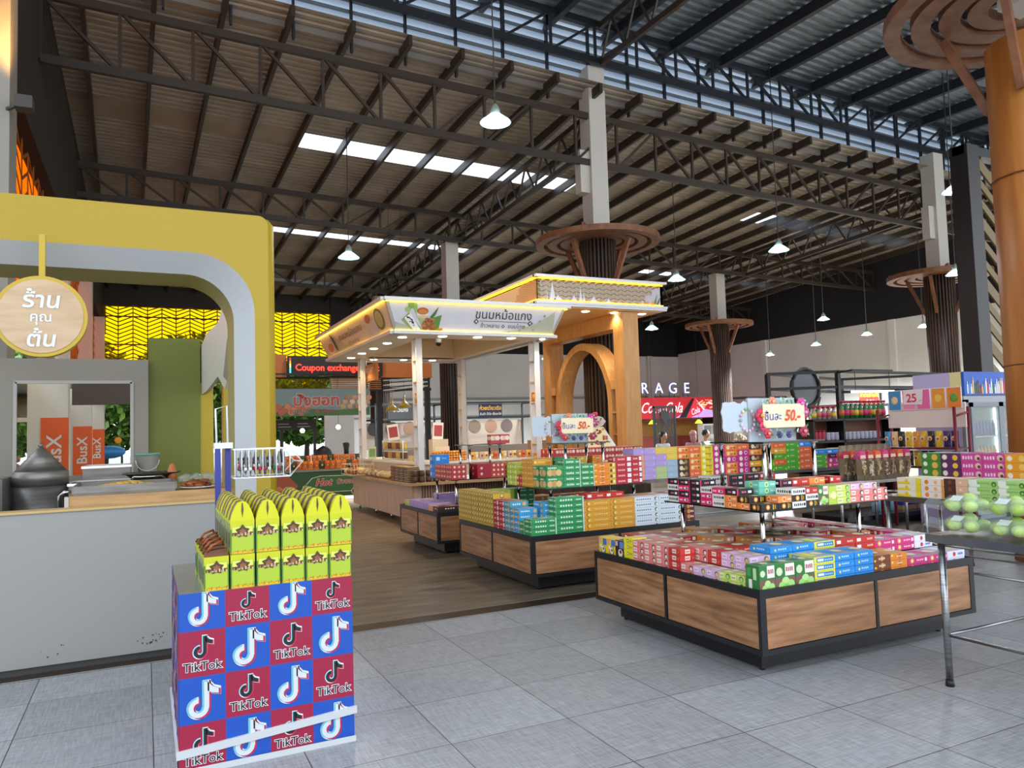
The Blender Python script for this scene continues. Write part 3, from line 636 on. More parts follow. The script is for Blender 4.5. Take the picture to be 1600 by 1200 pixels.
# ================================================================== gift boxes
# style: description, base colour, top colour, front shapes, side shapes, top shapes (u,v in 0..1 of the face)
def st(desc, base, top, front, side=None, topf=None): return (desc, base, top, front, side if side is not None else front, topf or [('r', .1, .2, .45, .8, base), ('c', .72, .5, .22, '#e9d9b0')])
T = lambda u0, v0, u1, v1, c, n=5: ('t', u0, v0, u1, v1, c, n)
S = {
 'yelblue': st('yellow box with blue panel and round white sweets', '#f0d020', '#e8cf6a', [('r', .5, .62, .97, .95, '#3f74c0'), ('r', .06, .72, .3, .95, '#e89ab0'), ('c', .55, .38, .3, '#3c2c1c'), ('c', .55, .4, .24, '#efe6cc'), ('c', .6, .42, .1, '#8a5a30'), ('c', .3, .55, .12, '#f0e8dc')]),
 'darkblue': st('dark box with blue panel and white sweets', '#33202c', '#b08888', [('r', .5, .62, .97, .95, '#5a86c8'), ('r', .06, .72, .3, .95, '#e8b8c0'), ('c', .6, .38, .27, '#efe6cc'), ('c', .62, .44, .13, '#5a2a28')]),
 'yellow': st('bright yellow sweets box', '#ecdf1e', '#dccf8a', [('c', .45, .5, .3, '#3a3020'), ('c', .45, .5, .2, '#efe6a0'), ('r', .62, .3, .92, .7, '#c8b030')]),
 'pink': st('coral pink sweets box with round photo', '#e8837c', '#b98a80', [('r', .05, .2, .38, .85, '#f3e6d8'), T(.1, .4, .34, .65, '#c05a50', 4), ('c', .82, .5, .42, '#5a3c2c'), ('c', .84, .42, .28, '#f2e3dc')]),
 'red': st('red sweets box with cream label', '#c8342e', '#a05a4c', [('r', .32, .2, .66, .85, '#efe0d0'), T(.36, .4, .62, .65, '#b03028', 4), ('c', .85, .5, .2, '#d8604c')]),
 'lav': st('lavender mochi box with pastel photo', '#e2b8dc', '#c3a49c', [('r', .05, .2, .4, .85, '#efd8ee'), T(.12, .4, .34, .6, '#b060a0', 3), ('c', .8, .5, .42, '#6a5030'), ('c', .82, .45, .3, '#d6d66a'), ('c', .74, .3, .18, '#e88aa0')]),
 'lime': st('light lime mochi box with green photo', '#cfe06a', '#a9a878', [('r', .05, .2, .4, .85, '#edf0c0'), T(.1, .4, .36, .6, '#6a8a2a', 3), ('c', .8, .5, .4, '#4c5a2c'), ('c', .8, .45, .3, '#a8dc88')]),
 'greentall': st('tall green box with pale green balls', '#2f7a38', '#7f9a78', [('r', .5, .55, .98, .97, '#efe8dc'), T(.55, .7, .93, .85, '#b04858', 4), ('r', 0, 0, 1, .5, '#7a5a4c'), ('c', .2, .72, .16, '#cfe0b8'), ('c', .5, .34, .2, '#b4e08c'), ('c', .76, .24, .19, '#a6d87c'), ('c', .3, .2, .18, '#a2d678'), ('c', .52, .14, .16, '#7cc848'), ('r', .04, .04, .2, .2, '#efe0d0')], [('r', .2, .1, .45, .5, '#efe8dc'), ('r', .55, .5, .8, .9, '#bfe0a0'), ('r', .1, .6, .4, .9, '#4c9a50')]),
 'blue': st('sky blue wafer box', '#1f8ee0', '#7a9ab0', [T(.35, .45, .75, .7, '#bfe4f8', 4), ('c', .22, .5, .2, '#f0e24c'), ('r', 0, .0, 1, .08, '#136fb8'), ('c', .9, .4, .16, '#3aa8ee')]),
 'yelblueflat': st('yellow edged blue flat box', '#e8e04a', '#9ab0b8', [('r', .12, .2, .92, .85, '#2f86c8'), ('r', .16, .35, .45, .7, '#e8f2f8'), T(.5, .4, .88, .6, '#bfe0f0', 4)]),
 'brown': st('brown cookie box', '#7c3c14', '#b07a4a', [('c', .5, .5, .4, '#d8a060'), T(.3, .35, .7, .65, '#f2e0b8', 4), ('r', .02, .1, .14, .4, '#e8c83a')]),
 'orange': st('orange cookie box', '#ea8a1e', '#c89a5a', [('c', .55, .5, .38, '#c8641a'), T(.38, .4, .72, .62, '#fbe9c0', 4), ('r', .03, .55, .14, .85, '#f4e060')]),
 'magenta': st('magenta mochi box with cut fruit photo', '#d22a78', '#b08aa0', [('c', .22, .5, .42, '#e8a93a'), ('c', .22, .5, .2, '#fbf0d8'), T(.45, .4, .8, .65, '#f8d8e8', 4), ('r', .84, .25, .95, .75, '#f6e8ee')]),
 'white': st('white and lavender sweets box', '#dfe2f2', '#c8c0c8', [('c', .4, .5, .34, '#c8303c'), ('r', .6, .3, .9, .7, '#aab4e0'), T(.62, .4, .88, .6, '#4050a0', 3)]),
 'redwhite': st('flat red box with white sticker', '#c42a22', '#a0483a', [('r', .08, .25, .28, .75, '#f2eee8'), T(.6, .35, .9, .65, '#f4d0c0', 4)]),
 'orangegold': st('flat orange gold box', '#c87a2a', '#a9886a', [('r', .65, .2, .8, .8, '#dfe4ee'), ('c', .4, .5, .35, '#e8b860'), ('r', .84, .2, .96, .8, '#c8cfe0')]),
 'darkflat': st('flat dark olive box', '#4a3a28', '#6e6a4c', [('r', .1, .2, .4, .8, '#7a6a4c'), ('r', .8, .3, .92, .7, '#e8e8e0')]),
 'crimson': st('crimson box with cream tart photo', '#a8202c', '#946a60', [('c', .28, .5, .45, '#e8c8a0'), ('c', .28, .55, .3, '#f6e8d0'), T(.5, .4, .75, .65, '#f0b0a0', 3), ('r', .82, .2, .97, .8, '#e8d8d0')]),
 'blackpink': st('black and pink sweets box', '#1c1618', '#5a4c4c', [T(.3, .35, .6, .65, '#f07aa8', 3), ('r', .68, .3, .9, .7, '#f0f0f0'), ('r', 0, 0, .08, 1, '#d8265c')]),
 'hotpink': st('hot pink sweets box', '#e02868', '#c04858', [T(.1, .35, .4, .65, '#f8f0f4', 4), ('r', .55, .3, .9, .7, '#f4f4f4'), ('r', .7, .35, .86, .65, '#303030')]),
 'blackwhite': st('white box with black lettering', '#e8e6e2', '#a8a4a0', [T(.12, .3, .8, .7, '#242224', 5), ('c', .88, .5, .25, '#303030')]),
 'peach': st('orange pie box with round pie photo', '#ef8a3c', '#c8906a', [('c', .45, .5, .42, '#f4d8a0'), ('c', .45, .5, .28, '#e8641c'), T(.68, .35, .95, .65, '#fff0e0', 3)]),
 'mint': st('mint green cake box', '#6cc8b0', '#98a890', [('c', .45, .5, .42, '#dce8b0'), ('c', .45, .5, .24, '#6ab04c'), T(.68, .35, .95, .65, '#f0fff8', 3)]),
 'blackgold': st('black and gold cake box', '#1a1614', '#6a5a3c', [('c', .4, .5, .4, '#e89a2c'), ('c', .4, .5, .2, '#f4e0b0'), ('r', .68, .1, .74, .9, '#e8b83a'), ('r', .8, .2, .84, .8, '#e8b83a')]),
 'yelballs': st('golden box with round cookies', '#d8b43c', '#c8a84a', [('c', .5, .55, .46, '#6e4812'), ('c', .5, .58, .34, '#f0d880')], [('c', .14, .5, .46, '#6e4812'), ('c', .14, .54, .34, '#f0d880'), ('c', .5, .5, .46, '#6e4812'), ('c', .5, .54, .34, '#f0d880'), ('c', .86, .5, .46, '#6e4812'), ('c', .86, .54, .34, '#f0d880')]),
 'redflat': st('narrow red biscuit box', '#b82030', '#c07870', [T(.15, .35, .6, .65, '#f4c8c0', 4), ('r', .72, .15, .96, .85, '#eee8ee')]),
 'teal': st('teal coconut roll box', '#4a9ab8', '#8ab0a8', [('c', .78, .5, .4, '#e8b06a'), T(.15, .35, .6, .65, '#e0f2f8', 4)]),
 'green': st('green and white cracker box', '#2f9a58', '#9ac0a0', [T(.15, .35, .62, .68, '#eaf6ea', 5), ('r', .72, .4, .92, .6, '#d8ecd8'), ('r', 0, 0, 1, .1, '#1f7a44'), ('r', .96, 0, 1, 1, '#e8eee8')]),
 'ltblue': st('light blue coconut roll box', '#3fa0d8', '#9ab8c8', [('c', .85, .5, .35, '#e8b06a'), T(.1, .4, .6, .66, '#e8f6ff', 5)]),
 'mango': st('golden mango sweets box', '#e0a030', '#c8a060', [('c', .16, .5, .42, '#9a5a1c'), ('c', .18, .5, .32, '#f4d060'), T(.4, .4, .9, .6, '#f4d890', 6)]),
 'whitesweet': st('white coconut sweets box', '#dce6ee', '#c8ccd0', [T(.08, .4, .7, .62, '#5a6a80', 7), ('c', .88, .5, .36, '#4a5a40'), ('c', .9, .45, .24, '#e8f0e8')]),
 'limeyel': st('lime green sweets box', '#b8d048', '#b0b878', [('c', .75, .5, .35, '#e8f0a0'), T(.12, .4, .5, .62, '#f0f8c8', 3)]),
 'greenphoto': st('dark green box of round cookies photo', '#2c8a4c', '#78a07c', [('c', .2, .4, .3, '#d8b070'), ('c', .45, .4, .3, '#c89a58'), ('c', .7, .4, .3, '#e0bc80'), ('r', .05, .72, .9, .94, '#3aa05c'), T(.1, .76, .6, .9, '#e8f4e0', 5)]),
 'maroon': st('maroon and gold sweets box', '#6c1c2c', '#8a5a48', [('c', .5, .5, .42, '#c8943c'), T(.66, .3, .95, .7, '#f0dcc0', 2)]),
 'lilac': st('plain lilac gift box', '#b39ad6', '#b8a0d8', [T(.3, .45, .55, .58, '#d8c8ee', 2)]),
 'choc': st('dark chocolate bar box', '#33201e', '#b48a70', [T(.3, .35, .75, .65, '#e8d8c8', 4), ('r', .85, .3, .97, .7, '#8a4c3c')]),
 'redstripe': st('red box with small photo rows', '#c03a3c', '#b08078', [('c', .2, .6, .26, '#f0d8c0'), ('c', .5, .6, .26, '#e8c0a0'), ('c', .8, .6, .26, '#f4e4d0')]),
 'crimsonbig': st('large plain crimson carton', '#ab1c30', '#b0484c', [('c', .3, .7, .1, '#e8c0b8'), ('c', .3, .3, .1, '#e8c0b8')]),
 'yelfruit': st('yellow box with red sticker', '#d8b838', '#c8b060', [('c', .3, .55, .3, '#8a2020'), ('c', .7, .55, .3, '#f0e0a0')]),
 'peachplain': st('plain peach box', '#f2a27c', '#f0a888', [T(.3, .45, .5, .58, '#f8c8b0', 2)]),
 'skyplain': st('plain pale blue box', '#a3bcd0', '#a8bcd0', [T(.3, .45, .5, .58, '#c8d8e8', 2)]),
 'lavplain': st('plain lavender box', '#b8a0dc', '#b8a4e0', [('r', .8, .3, .93, .6, '#cdbcec')]),
 'limeplain': st('plain pale green box', '#b4cc88', '#b8cc90', [T(.3, .45, .5, .58, '#d0e0b0', 2)]),
 'yelplain': st('plain yellow box', '#eacb50', '#e8d068', [T(.3, .45, .5, .58, '#f6e49a', 2)]),
 'orangefruit': st('orange fruit filled cookie box', '#ee7a2a', '#c88a5c', [('c', .25, .5, .36, '#f8d8a0'), ('c', .75, .45, .38, '#e8a83c'), ('c', .78, .4, .2, '#8a4a1c'), T(.4, .6, .7, .8, '#fff0d0', 3)]),
 'yelfruit2': st('yellow durian cookie box', '#ecd624', '#d0c060', [('c', .25, .5, .34, '#f4f0b0'), T(.4, .55, .9, .8, '#7a5a1c', 4), ('c', .75, .35, .26, '#d8a83c')]),
 'magfruit': st('magenta fruit cookie box', '#c82a86', '#a06a8c', [('c', .28, .5, .38, '#f0e4d0'), ('c', .7, .5, .36, '#e8b8d0'), ('c', .72, .5, .2, '#8a2a5c')]),
 'greenfruit': st('green filled cookie box', '#52ae2c', '#84b05c', [('c', .14, .5, .2, '#b8e08c'), T(.35, .45, .65, .62, '#e0f4c8', 3), ('r', .9, 0, 1, .4, '#b8e060')]),
 'orangered': st('orange red cookie box', '#e86a34', '#c0704c', [T(.45, .4, .8, .62, '#f8d8c0', 3), ('r', .1, .2, .3, .6, '#f0a07c')]),
 'brownfruit': st('brown chocolate cookie box', '#42301e', '#7a6448', [('c', .3, .5, .38, '#e8d8b8'), ('c', .7, .5, .34, '#a87838'), ('c', .5, .3, .2, '#d8c090')]),
 'bluefruit': st('bright blue cookie box', '#1f8ae6', '#5c9ac8', [('r', .1, .25, .35, .7, '#cfe6fa'), T(.5, .4, .85, .65, '#8cc4f4', 3)]),
 'goldfruit': st('amber cookie box', '#eaa424', '#c8a050', [('r', .08, .3, .32, .7, '#faeccc'), T(.45, .4, .85, .65, '#fbe4a8', 4)]),
 'lemon': st('lemon cake box with yellow slices', '#f0ead0', '#d8d0a8', [('r', 0, 0, .55, .35, '#f0d820'), ('c', .4, .5, .3, '#f0c818'), ('r', .8, 0, 1, 1, '#f0dc24')]),
 'tangerine': st('white cake box with orange fruit', '#f4e8dc', '#d8c8b4', [('c', .25, .5, .36, '#f28a1c'), ('c', .65, .5, .3, '#f6b878'), ('r', .9, 0, 1, 1, '#f0a040')]),
 'cocoa': st('brown and peach cocoa box', '#e8bc98', '#b89a84', [('r', 0, 0, .5, 1, '#4c2c20'), ('c', .25, .5, .3, '#7a4c30'), ('c', .7, .5, .2, '#f4dcc8')]),
 'whitegreen': st('white and green cake box', '#a6d878', '#cfd8c4', [('r', 0, .3, .3, 1, '#eef6e8'), ('r', .04, 0, .4, .4, '#e8f4dc'), T(.35, .5, .75, .7, '#7cb84c', 5), ('c', .88, .5, .36, '#3c6a1c'), ('c', .88, .45, .2, '#8cc850')]),
 'purplebox': st('purple cookie box', '#5c2a5c', '#8a6a8c', [('c', .2, .5, .34, '#f0e8d0'), ('c', .72, .45, .36, '#f0c040')]),
 'pinkmag': st('pink filled cookie box', '#d84a9c', '#c07aa4', [T(.08, .3, .6, .7, '#f8d8ec', 4), ('c', .8, .5, .38, '#e8c8b0'), ('c', .84, .4, .2, '#6a2a3c')]),
 'greenpie': st('green peanut pie box', '#3f8a34', '#78a068', [('c', .2, .6, .3, '#f0f0e0'), ('c', .7, .45, .42, '#e8b850')]),
 'amberpie': st('amber filled pie box', '#f0a020', '#d0a050', [('c', .2, .5, .32, '#f8f0dc'), ('c', .72, .5, .38, '#f4c860')]),
 'rosepie': st('rose filled pie box', '#ec8a86', '#d09890', [('c', .25, .5, .34, '#f8f0e8'), ('c', .75, .45, .34, '#e8c050'), ('c', .92, .5, .1, '#28201c')]),
}
PB = {}
def pmesh(key, w, d, h):
    k = (key, w, d, h)
    if k in PB: return PB[k]
    desc, base, top, front, side, tf = S[key]
    g = MB(); g.box(-w / 2, -d / 2, 0, w / 2, d / 2, h, base); e = .0006
    i_top = 1
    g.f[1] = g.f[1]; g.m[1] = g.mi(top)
    def face(o, xd, yd, nrm, W_, H_, shapes):
        o, xd, yd, nrm = Vector(o), Vector(xd), Vector(yd), Vector(nrm)
        for q, s in enumerate(shapes):
            oo = o + nrm * e * (q + 1)
            if s[0] == 'r': u0, v0, u1, v1, c = s[1:]; g.add([oo + xd * u0 * W_ + yd * v0 * H_, oo + xd * u1 * W_ + yd * v0 * H_, oo + xd * u1 * W_ + yd * v1 * H_, oo + xd * u0 * W_ + yd * v1 * H_], [(0, 1, 2, 3)], c)
            elif s[0] == 'c':
                u, v, r, c = s[1:]; rr_ = r * min(W_ * 1.0, H_ * 1.0) * (1 if H_ < W_ * 1.6 else 1); N = 12
                cx = min(max(u * W_, rr_), W_ - rr_); cy = min(max(v * H_, rr_), H_ - rr_)
                g.add([oo + xd * (cx + rr_ * math.cos(2 * math.pi * i / N)) + yd * (cy + rr_ * math.sin(2 * math.pi * i / N)) for i in range(N)], [tuple(range(N))], c)
            else:
                u0, v0, u1, v1, c, n = s[1:]; dw = (u1 - u0) / n
                for i in range(n):
                    a = u0 + i * dw; vv = v1 - (.12 * (v1 - v0) if i % 3 == 1 else 0)
                    g.add([oo + xd * a * W_ + yd * v0 * H_, oo + xd * (a + dw * .62) * W_ + yd * v0 * H_, oo + xd * (a + dw * .62) * W_ + yd * vv * H_, oo + xd * a * W_ + yd * vv * H_], [(0, 1, 2, 3)], c)
    face((-w / 2, -d / 2, 0), X_, Z_, (0, -1, 0), w, h, front)
    face((-w / 2, d / 2, 0), (0, -1, 0), Z_, (-1, 0, 0), d, h, side)
    face((w / 2, d / 2, 0), (-1, 0, 0), Z_, (0, 1, 0), w, h, front)
    face((w / 2, -d / 2, 0), Y_, Z_, (1, 0, 0), d, h, side)
    face((-w / 2, -d / 2, h), X_, Y_, Z_, w, d, tf)
    o = g.obj('gift_box', local=True)
    me = o.data; bpy.data.objects.remove(o); PB[k] = me; return me
def gbox(key, w, d, h, x, y, z, label, group, rot=0):
    nm = kind(label.split(',')[0]); o = bpy.data.objects.new(nm, pmesh(key, w, d, h)); COL.objects.link(o); o.location = (x, y, z); o.rotation_euler = (0, 0, rot)
    tag(o, label, nm.replace('_', ' '), group); return o
def short(key): return S[key][0]
def kind(desc):
    for w, n in (('mochi', 'mochi_box'), ('cookie', 'cookie_box'), ('cracker', 'biscuit_box'), ('biscuit', 'biscuit_box'), ('wafer', 'biscuit_box'), ('cake', 'cake_box'), ('pie', 'pie_box'), ('roll', 'roll_box'), ('chocolate', 'chocolate_box'), ('sweets', 'sweets_box'), ('plain', 'gift_box')):
        if w in desc: return n
    return 'gift_box'
POSTS = []
def stack_row(items, x, y, z, axis, where, group, depth, gap=.003, jit=.003):
    # items: (style, width along the row, box height, layers[, skip_below]); axis 'x' or 'y'
    s = 0; cnt = {}
    for i, it in enumerate(items):
        key, w, h, n = it[:4]; lo_ = it[4] if len(it) > 4 else 0; dp = it[5] if len(it) > 5 else depth
        for k in range(lo_, n):
            kk = (key[k % len(key)] if isinstance(key, tuple) else key)
            nm = short(kk); lab = '%s, %s, %s stack %s' % (nm, layer_word(k, n), ORD[i], where)
            if len(lab.replace(',', '').split()) > 16: lab = '%s, %s, %s stack %s' % (nm.split(' with ')[0], layer_word(k, n), ORD[i], where)
            if len(lab.replace(',', '').split()) > 16: lab = lab.replace(' layer up', '')
            if len(lab.replace(',', '').replace('-', ' ').split()) > 16: lab = '%s, %s, %s stack %s' % (' '.join(nm.split(' with ')[0].split()[:4]), layer_word(k, n), ORD[i], where)
            ww = w - gap; j = random.uniform(-jit, jit)
            off = 0
            for (px, py, pz0, pz1) in POSTS:
                if z + k * h > pz1 - .01 or z + k * h + h < pz0 + .01: continue
                a, b, c, d = (px, py, x + s + w / 2, y + dp / 2) if axis == 'x' else (py, px, y + s + w / 2, x + dp / 2)
                if abs(a - c) < ww / 2 + .02 and abs(b - d) < dp / 2 + .025:
                    lo1, hi1 = c - ww / 2, c + ww / 2
                    if a > c: hi1 = a - .021
                    else: lo1 = a + .021
                    ww = round(hi1 - lo1, 3); off = (lo1 + hi1) / 2 - c
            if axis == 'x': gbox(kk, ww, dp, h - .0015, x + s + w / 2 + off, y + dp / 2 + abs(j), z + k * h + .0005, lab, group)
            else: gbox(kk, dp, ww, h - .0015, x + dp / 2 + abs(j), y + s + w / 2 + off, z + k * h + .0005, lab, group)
        s += w
    return s
# ------------------------------------------------------------------ gondola
def gondola(nm, x0, x1, y0, y1, shelf, top, label, riser):
    t = thing('gondola', label, 'display stand', ((x0 + x1) / 2, (y0 + y1) / 2, 0), 0, 'wooden gondolas with tiered shelves')
    g = MB(); g.box(x0 + .15, y0 + .17, .02, x1 - .1, y1 - .12, .16, 'black')
    for a in (x0 + .18, x1 - .13):
        for b in (y0 + .2, y1 - .15): g.lathe([(.018, 0), (.018, .02)], (a, b, 0), 'black', 10)
    g.obj('plinth', t)
    g = MB(); g.box(x0 + .02, y0 + .02, .15, x1 - .02, y1 - .02, .17, 'black')
    T_ = .02
    for a in (x0, x1 - T_):
        g.box(a, y0, .15, a + T_, y1, .18, 'black'); g.box(a, y0, .478, a + T_, y1, .525, 'black')
        for b in (y0, (y0 + y1) / 2 - .012, y1 - .025): g.box(a, b, .18, a + T_, b + .025, .478, 'black')
    for b in (y0, y1 - T_):
        g.box(x0 + T_, b, .15, x1 - T_, b + T_, .18, 'black'); g.box(x0 + T_, b, .478, x1 - T_, b + T_, .525, 'black')
        for a in (x0 + T_, (x0 + x1) / 2 - .012, x1 - .045): g.box(a, b, .18, a + .025, b + T_, .478, 'black')
    g.obj('frame', t)
    mx, my = (x0 + x1) / 2, (y0 + y1) / 2
    for (a, b, c, d) in ((x0 + .005, y0 + .03, x0 + .015, my - .02), (x0 + .005, my + .02, x0 + .015, y1 - .03), (x1 - .015, y0 + .03, x1 - .005, my - .02), (x1 - .015, my + .02, x1 - .005, y1 - .03),
                         (x0 + .045, y0 + .005, mx - .014, y0 + .015), (mx + .014, y0 + .005, x1 - .045, y0 + .015), (x0 + .045, y1 - .015, mx - .014, y1 - .005), (mx + .014, y1 - .015, x1 - .045, y1 - .005)):
        g = MB(); g.box(a, b, .184, c, d, .474, 'wood'); g.obj('wood_panel', t)
    g = MB(); g.box(x0 + .02, y0 + .02, .47, x1 - .02, y1 - .02, .49, 'black'); g.obj('deck', t)
    if riser: g = MB(); g.box(riser[0], riser[1], .49, riser[2], riser[3], riser[4], '#2a2018'); g.obj('riser', t)
    sx0, sx1, sy0, sy1, sz = shelf; i = .1
    for a in (sx0 + i, sx1 - i):
        for b in (sy0 + i, sy1 - i): POSTS.append((a, b, .48, sz - .011)); g = MB(); g.tube([(a, b, .48), (a, b, sz - .02)], .016, 'chrome', 10); g.lathe([(.03, 0), (.03, .01)], (a, b, sz - .02), 'chrome', 12); g.obj('post', t)
    g = MB(); g.box(sx0, sy0, sz - .01, sx1, sy1, sz, 'black_gloss'); g.obj('shelf', t)
    tx0, tx1, ty0, ty1, tz = top; i = .06
    for a in (tx0 + i, tx1 - i):
        for b in (ty0 + i, ty1 - i): POSTS.append((a, b, sz, tz)); g = MB(); g.tube([(a, b, sz), (a, b, tz - .02)], .016, 'chrome', 10); g.lathe([(.035, 0), (.035, .01)], (a, b, tz - .02), 'chrome', 12); g.obj('post', t)
    g = MB(); g.box(tx0, ty0, tz - .01, tx1, ty1, tz, 'black_gloss'); g.obj('top_shelf', t)
    return t
DK = .49
# --- nearest gondola A
AX0, AX1, AY0, AY1 = 3.2, 5.14, 3.4, 5.2
gondola('a', AX0, AX1, AY0, AY1, (3.72, 4.86, 3.9, 4.96, .9), (4.02, 4.64, 4.16, 4.74, 1.355), 'nearest wooden gondola with black frame, heaped with colourful sweets boxes', (3.36, 3.64, 5.1, 5.16, .572))
wl_ = "on nearest gondola's left edge"; wf_ = "on nearest gondola's front edge"
gA = 'boxes on the nearest gondola'
random.seed(21)
# left edge, running back from the corner
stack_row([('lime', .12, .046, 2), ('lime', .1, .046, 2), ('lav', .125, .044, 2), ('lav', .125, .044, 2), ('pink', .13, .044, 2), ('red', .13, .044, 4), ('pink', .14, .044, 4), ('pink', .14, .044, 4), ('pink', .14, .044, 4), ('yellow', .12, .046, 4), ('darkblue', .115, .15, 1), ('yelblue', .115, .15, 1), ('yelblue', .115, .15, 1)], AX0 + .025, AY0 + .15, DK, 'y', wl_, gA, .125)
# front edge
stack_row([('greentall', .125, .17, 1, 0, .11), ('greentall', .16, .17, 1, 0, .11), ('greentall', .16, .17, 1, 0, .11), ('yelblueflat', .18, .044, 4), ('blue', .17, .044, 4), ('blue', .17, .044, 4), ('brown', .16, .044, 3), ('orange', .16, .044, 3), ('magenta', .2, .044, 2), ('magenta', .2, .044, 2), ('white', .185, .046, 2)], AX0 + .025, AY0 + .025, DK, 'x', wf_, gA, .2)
# second rows and back
stack_row([('lav', .13, .044, 4, 2), ('lav', .13, .044, 4, 2), ('red', .13, .044, 4, 2), ('pink', .14, .044, 4, 2), ('pink', .14, .044, 4, 2), ('red', .14, .044, 4, 2), ('pink', .14, .044, 4, 2), ('pink', .14, .044, 4, 2), ('lav', .14, .044, 4, 2), ('redwhite', .14, .044, 4, 2)], AX0 + .165, AY0 + .25, DK, 'y', 'in second row from its left edge', gA, .17)
stack_row([('blue', .19, .044, 5, 2), ('blue', .19, .044, 5, 2), ('yelblueflat', .19, .044, 5, 2), ('redwhite', .19, .044, 5, 2), ('redwhite', .19, .044, 5, 2), ('magenta', .2, .044, 4, 2), ('magenta', .2, .044, 4, 2), ('white', .19, .044, 4, 2)], AX0 + .34, AY0 + .25, DK, 'x', 'in second row from its front edge', gA, .18)
sty = ['orangegold', 'crimson', 'orangegold', 'darkflat', 'crimson', 'redwhite', 'pink', 'orangegold']
for r_i in range(6):
    y = AY0 + .44 + r_i * .2
    row = []
    for c in range(7): row.append((sty[(c * 3 + r_i * 5) % 8], .194, .042, 4 if (c + r_i) % 3 else 3, 2))
    stack_row(row, AX0 + .37, y, DK, 'x', 'in interior row %d of nearest gondola' % (r_i + 3) if False else 'in its %s row back' % ORD[r_i + 2], gA, .19)
stack_row([('magenta', .15, .044, 4, 2), ('crimson', .15, .044, 4, 2), ('white', .15, .044, 4, 2), ('crimson', .15, .044, 4, 2), ('pink', .15, .044, 4, 2), ('magenta', .15, .044, 4, 2), ('pink', .15, .044, 4, 2), ('magenta', .15, .044, 4, 2)], AX1 - .2, AY0 + .44, DK, 'y', "along nearest gondola's right edge", gA, .17)
# A middle shelf
gM = 'boxes on the middle shelf of the nearest gondola'; h = .045
stack_row([('blackgold', .11, h, 1), (('peach', 'blackgold'), .12, h, 2), (('peach', 'peach', 'blackpink'), .13, h, 3), (('blackwhite', 'blackwhite', 'hotpink'), .13, h, 3), (('hotpink', 'hotpink', 'blackwhite'), .13, h, 3), (('blackpink',), .13, h, 4), (('hotpink', 'blackpink', 'hotpink', 'blackpink'), .13, h, 4), (('blackwhite', 'blackpink'), .13, h, 4)], 3.73, 3.91, .9, 'y', "left side, nearest middle shelf", gM, .15)
stack_row([(('blackgold', 'peach'), .13, h, 2), (('blackwhite', 'blackgold', 'blackwhite'), .13, h, 3), (('blackgold', 'blackwhite', 'redwhite'), .12, h, 3), ('greentall', .1, .14, 1, 0, .1), ('limeyel', .08, .13, 1), (('lime',), .14, h, 3), (('pink', 'pink', 'lav'), .14, h, 3), (('pink', 'pink', 'lav'), .14, h, 3), (('pink',), .11, h, 2)], 3.885, 3.91, .9, 'x', "front side, nearest middle shelf", gM, .15)
stack_row([('mint', .16, h, 4), ('blackpink', .16, h, 4), ('redwhite', .17, h, 4), ('peach', .16, h, 4), ('redwhite', .17, h, 4)], 3.9, 4.1, .9, 'x', "second row, nearest middle shelf", gM, .14)
stack_row([('blackwhite', .17, h, 4), ('blackpink', .17, h, 4), ('blackpink', .17, h, 4), ('redwhite', .17, h, 4)], 4.05, 4.78, .9, 'x', "back row, nearest middle shelf", gM, .15)

# --- middle gondola B
BX0, BX1, BY0, BY1 = 3.15, 5.08, 6.2, 7.95
gondola('b', BX0, BX1, BY0, BY1, (3.53, 4.72, 6.58, 7.5, .91), (3.88, 4.46, 6.84, 7.3, 1.345), 'middle wooden gondola, stacked with yellow, red, green and white boxes', (3.38, 6.39, 5.0, 7.9, .644))
gB = 'boxes on the middle gondola'; h = .052
stack_row([('green', .1, h, 3), ('ltblue', .1, h, 5), ('teal', .1, h, 5), ('teal', .13, h, 6), ('redflat', .13, h, 6), ('redflat', .13, h, 6), ('yelballs', .19, h, 7), ('yelballs', .19, h, 7), ('yelballs', .19, h, 7), ('yelballs', .19, h, 7), ('yelballs', .19, h, 7)], BX0 + .025, BY0 + .18, DK, 'y', "on middle gondola's left edge", gB, .2)
stack_row([('green', .26, .046, 4), ('green', .3, h, 7), ('mango', .3, h, 6), ('mango', .28, h, 6), ('whitesweet', .29, h, 6), ('whitesweet', .29, h, 6), ('maroon', .15, h, 6)], BX0 + .025, BY0 + .025, DK, 'x', "on middle gondola's front edge", gB, .15)
stack_row([('ltblue', .24, h, 6, 3), ('ltblue', .24, h, 6, 3), ('redwhite', .22, h, 7, 3), ('redwhite', .22, h, 7, 3), ('orangegold', .24, h, 6, 3), ('orangegold', .24, h, 6, 3), ('maroon', .2, h, 6, 3)], BX0 + .24, BY0 + .2, DK, 'x', "second row, middle gondola", gB, .2)
stack_row([('limeyel', .25, h, 7, 3), ('green', .25, h, 7, 3), ('orangegold', .25, h, 5, 3), ('crimson', .25, h, 5, 3), ('orangegold', .25, h, 5, 3)], BX0 + .25, BY0 + 1.35, DK, 'x', "back row, middle gondola", gB, .2)
gBm = 'boxes on the middle shelf of the middle gondola'; h = .056
stack_row([('greenphoto', .13, .11, 2), ('mango', .13, h, 5), ('mango', .13, h, 5), ('redwhite', .12, h, 2), ('limeyel', .12, h, 4), ('limeyel', .12, h, 4)], 3.54, 6.74, .91, 'y', "left side, middle gondola's middle shelf", gBm, .15)
stack_row([('greenphoto', .2, .11, 2), ('green', .19, h, 5), ('green', .16, h, 4), ('orange', .18, h, 4), ('yelfruit', .08, h, 4), ('redflat', .2, h, 5), ('redflat', .13, h, 5)], 3.54, 6.59, .91, 'x', "front side, middle gondola's middle shelf", gBm, .14)
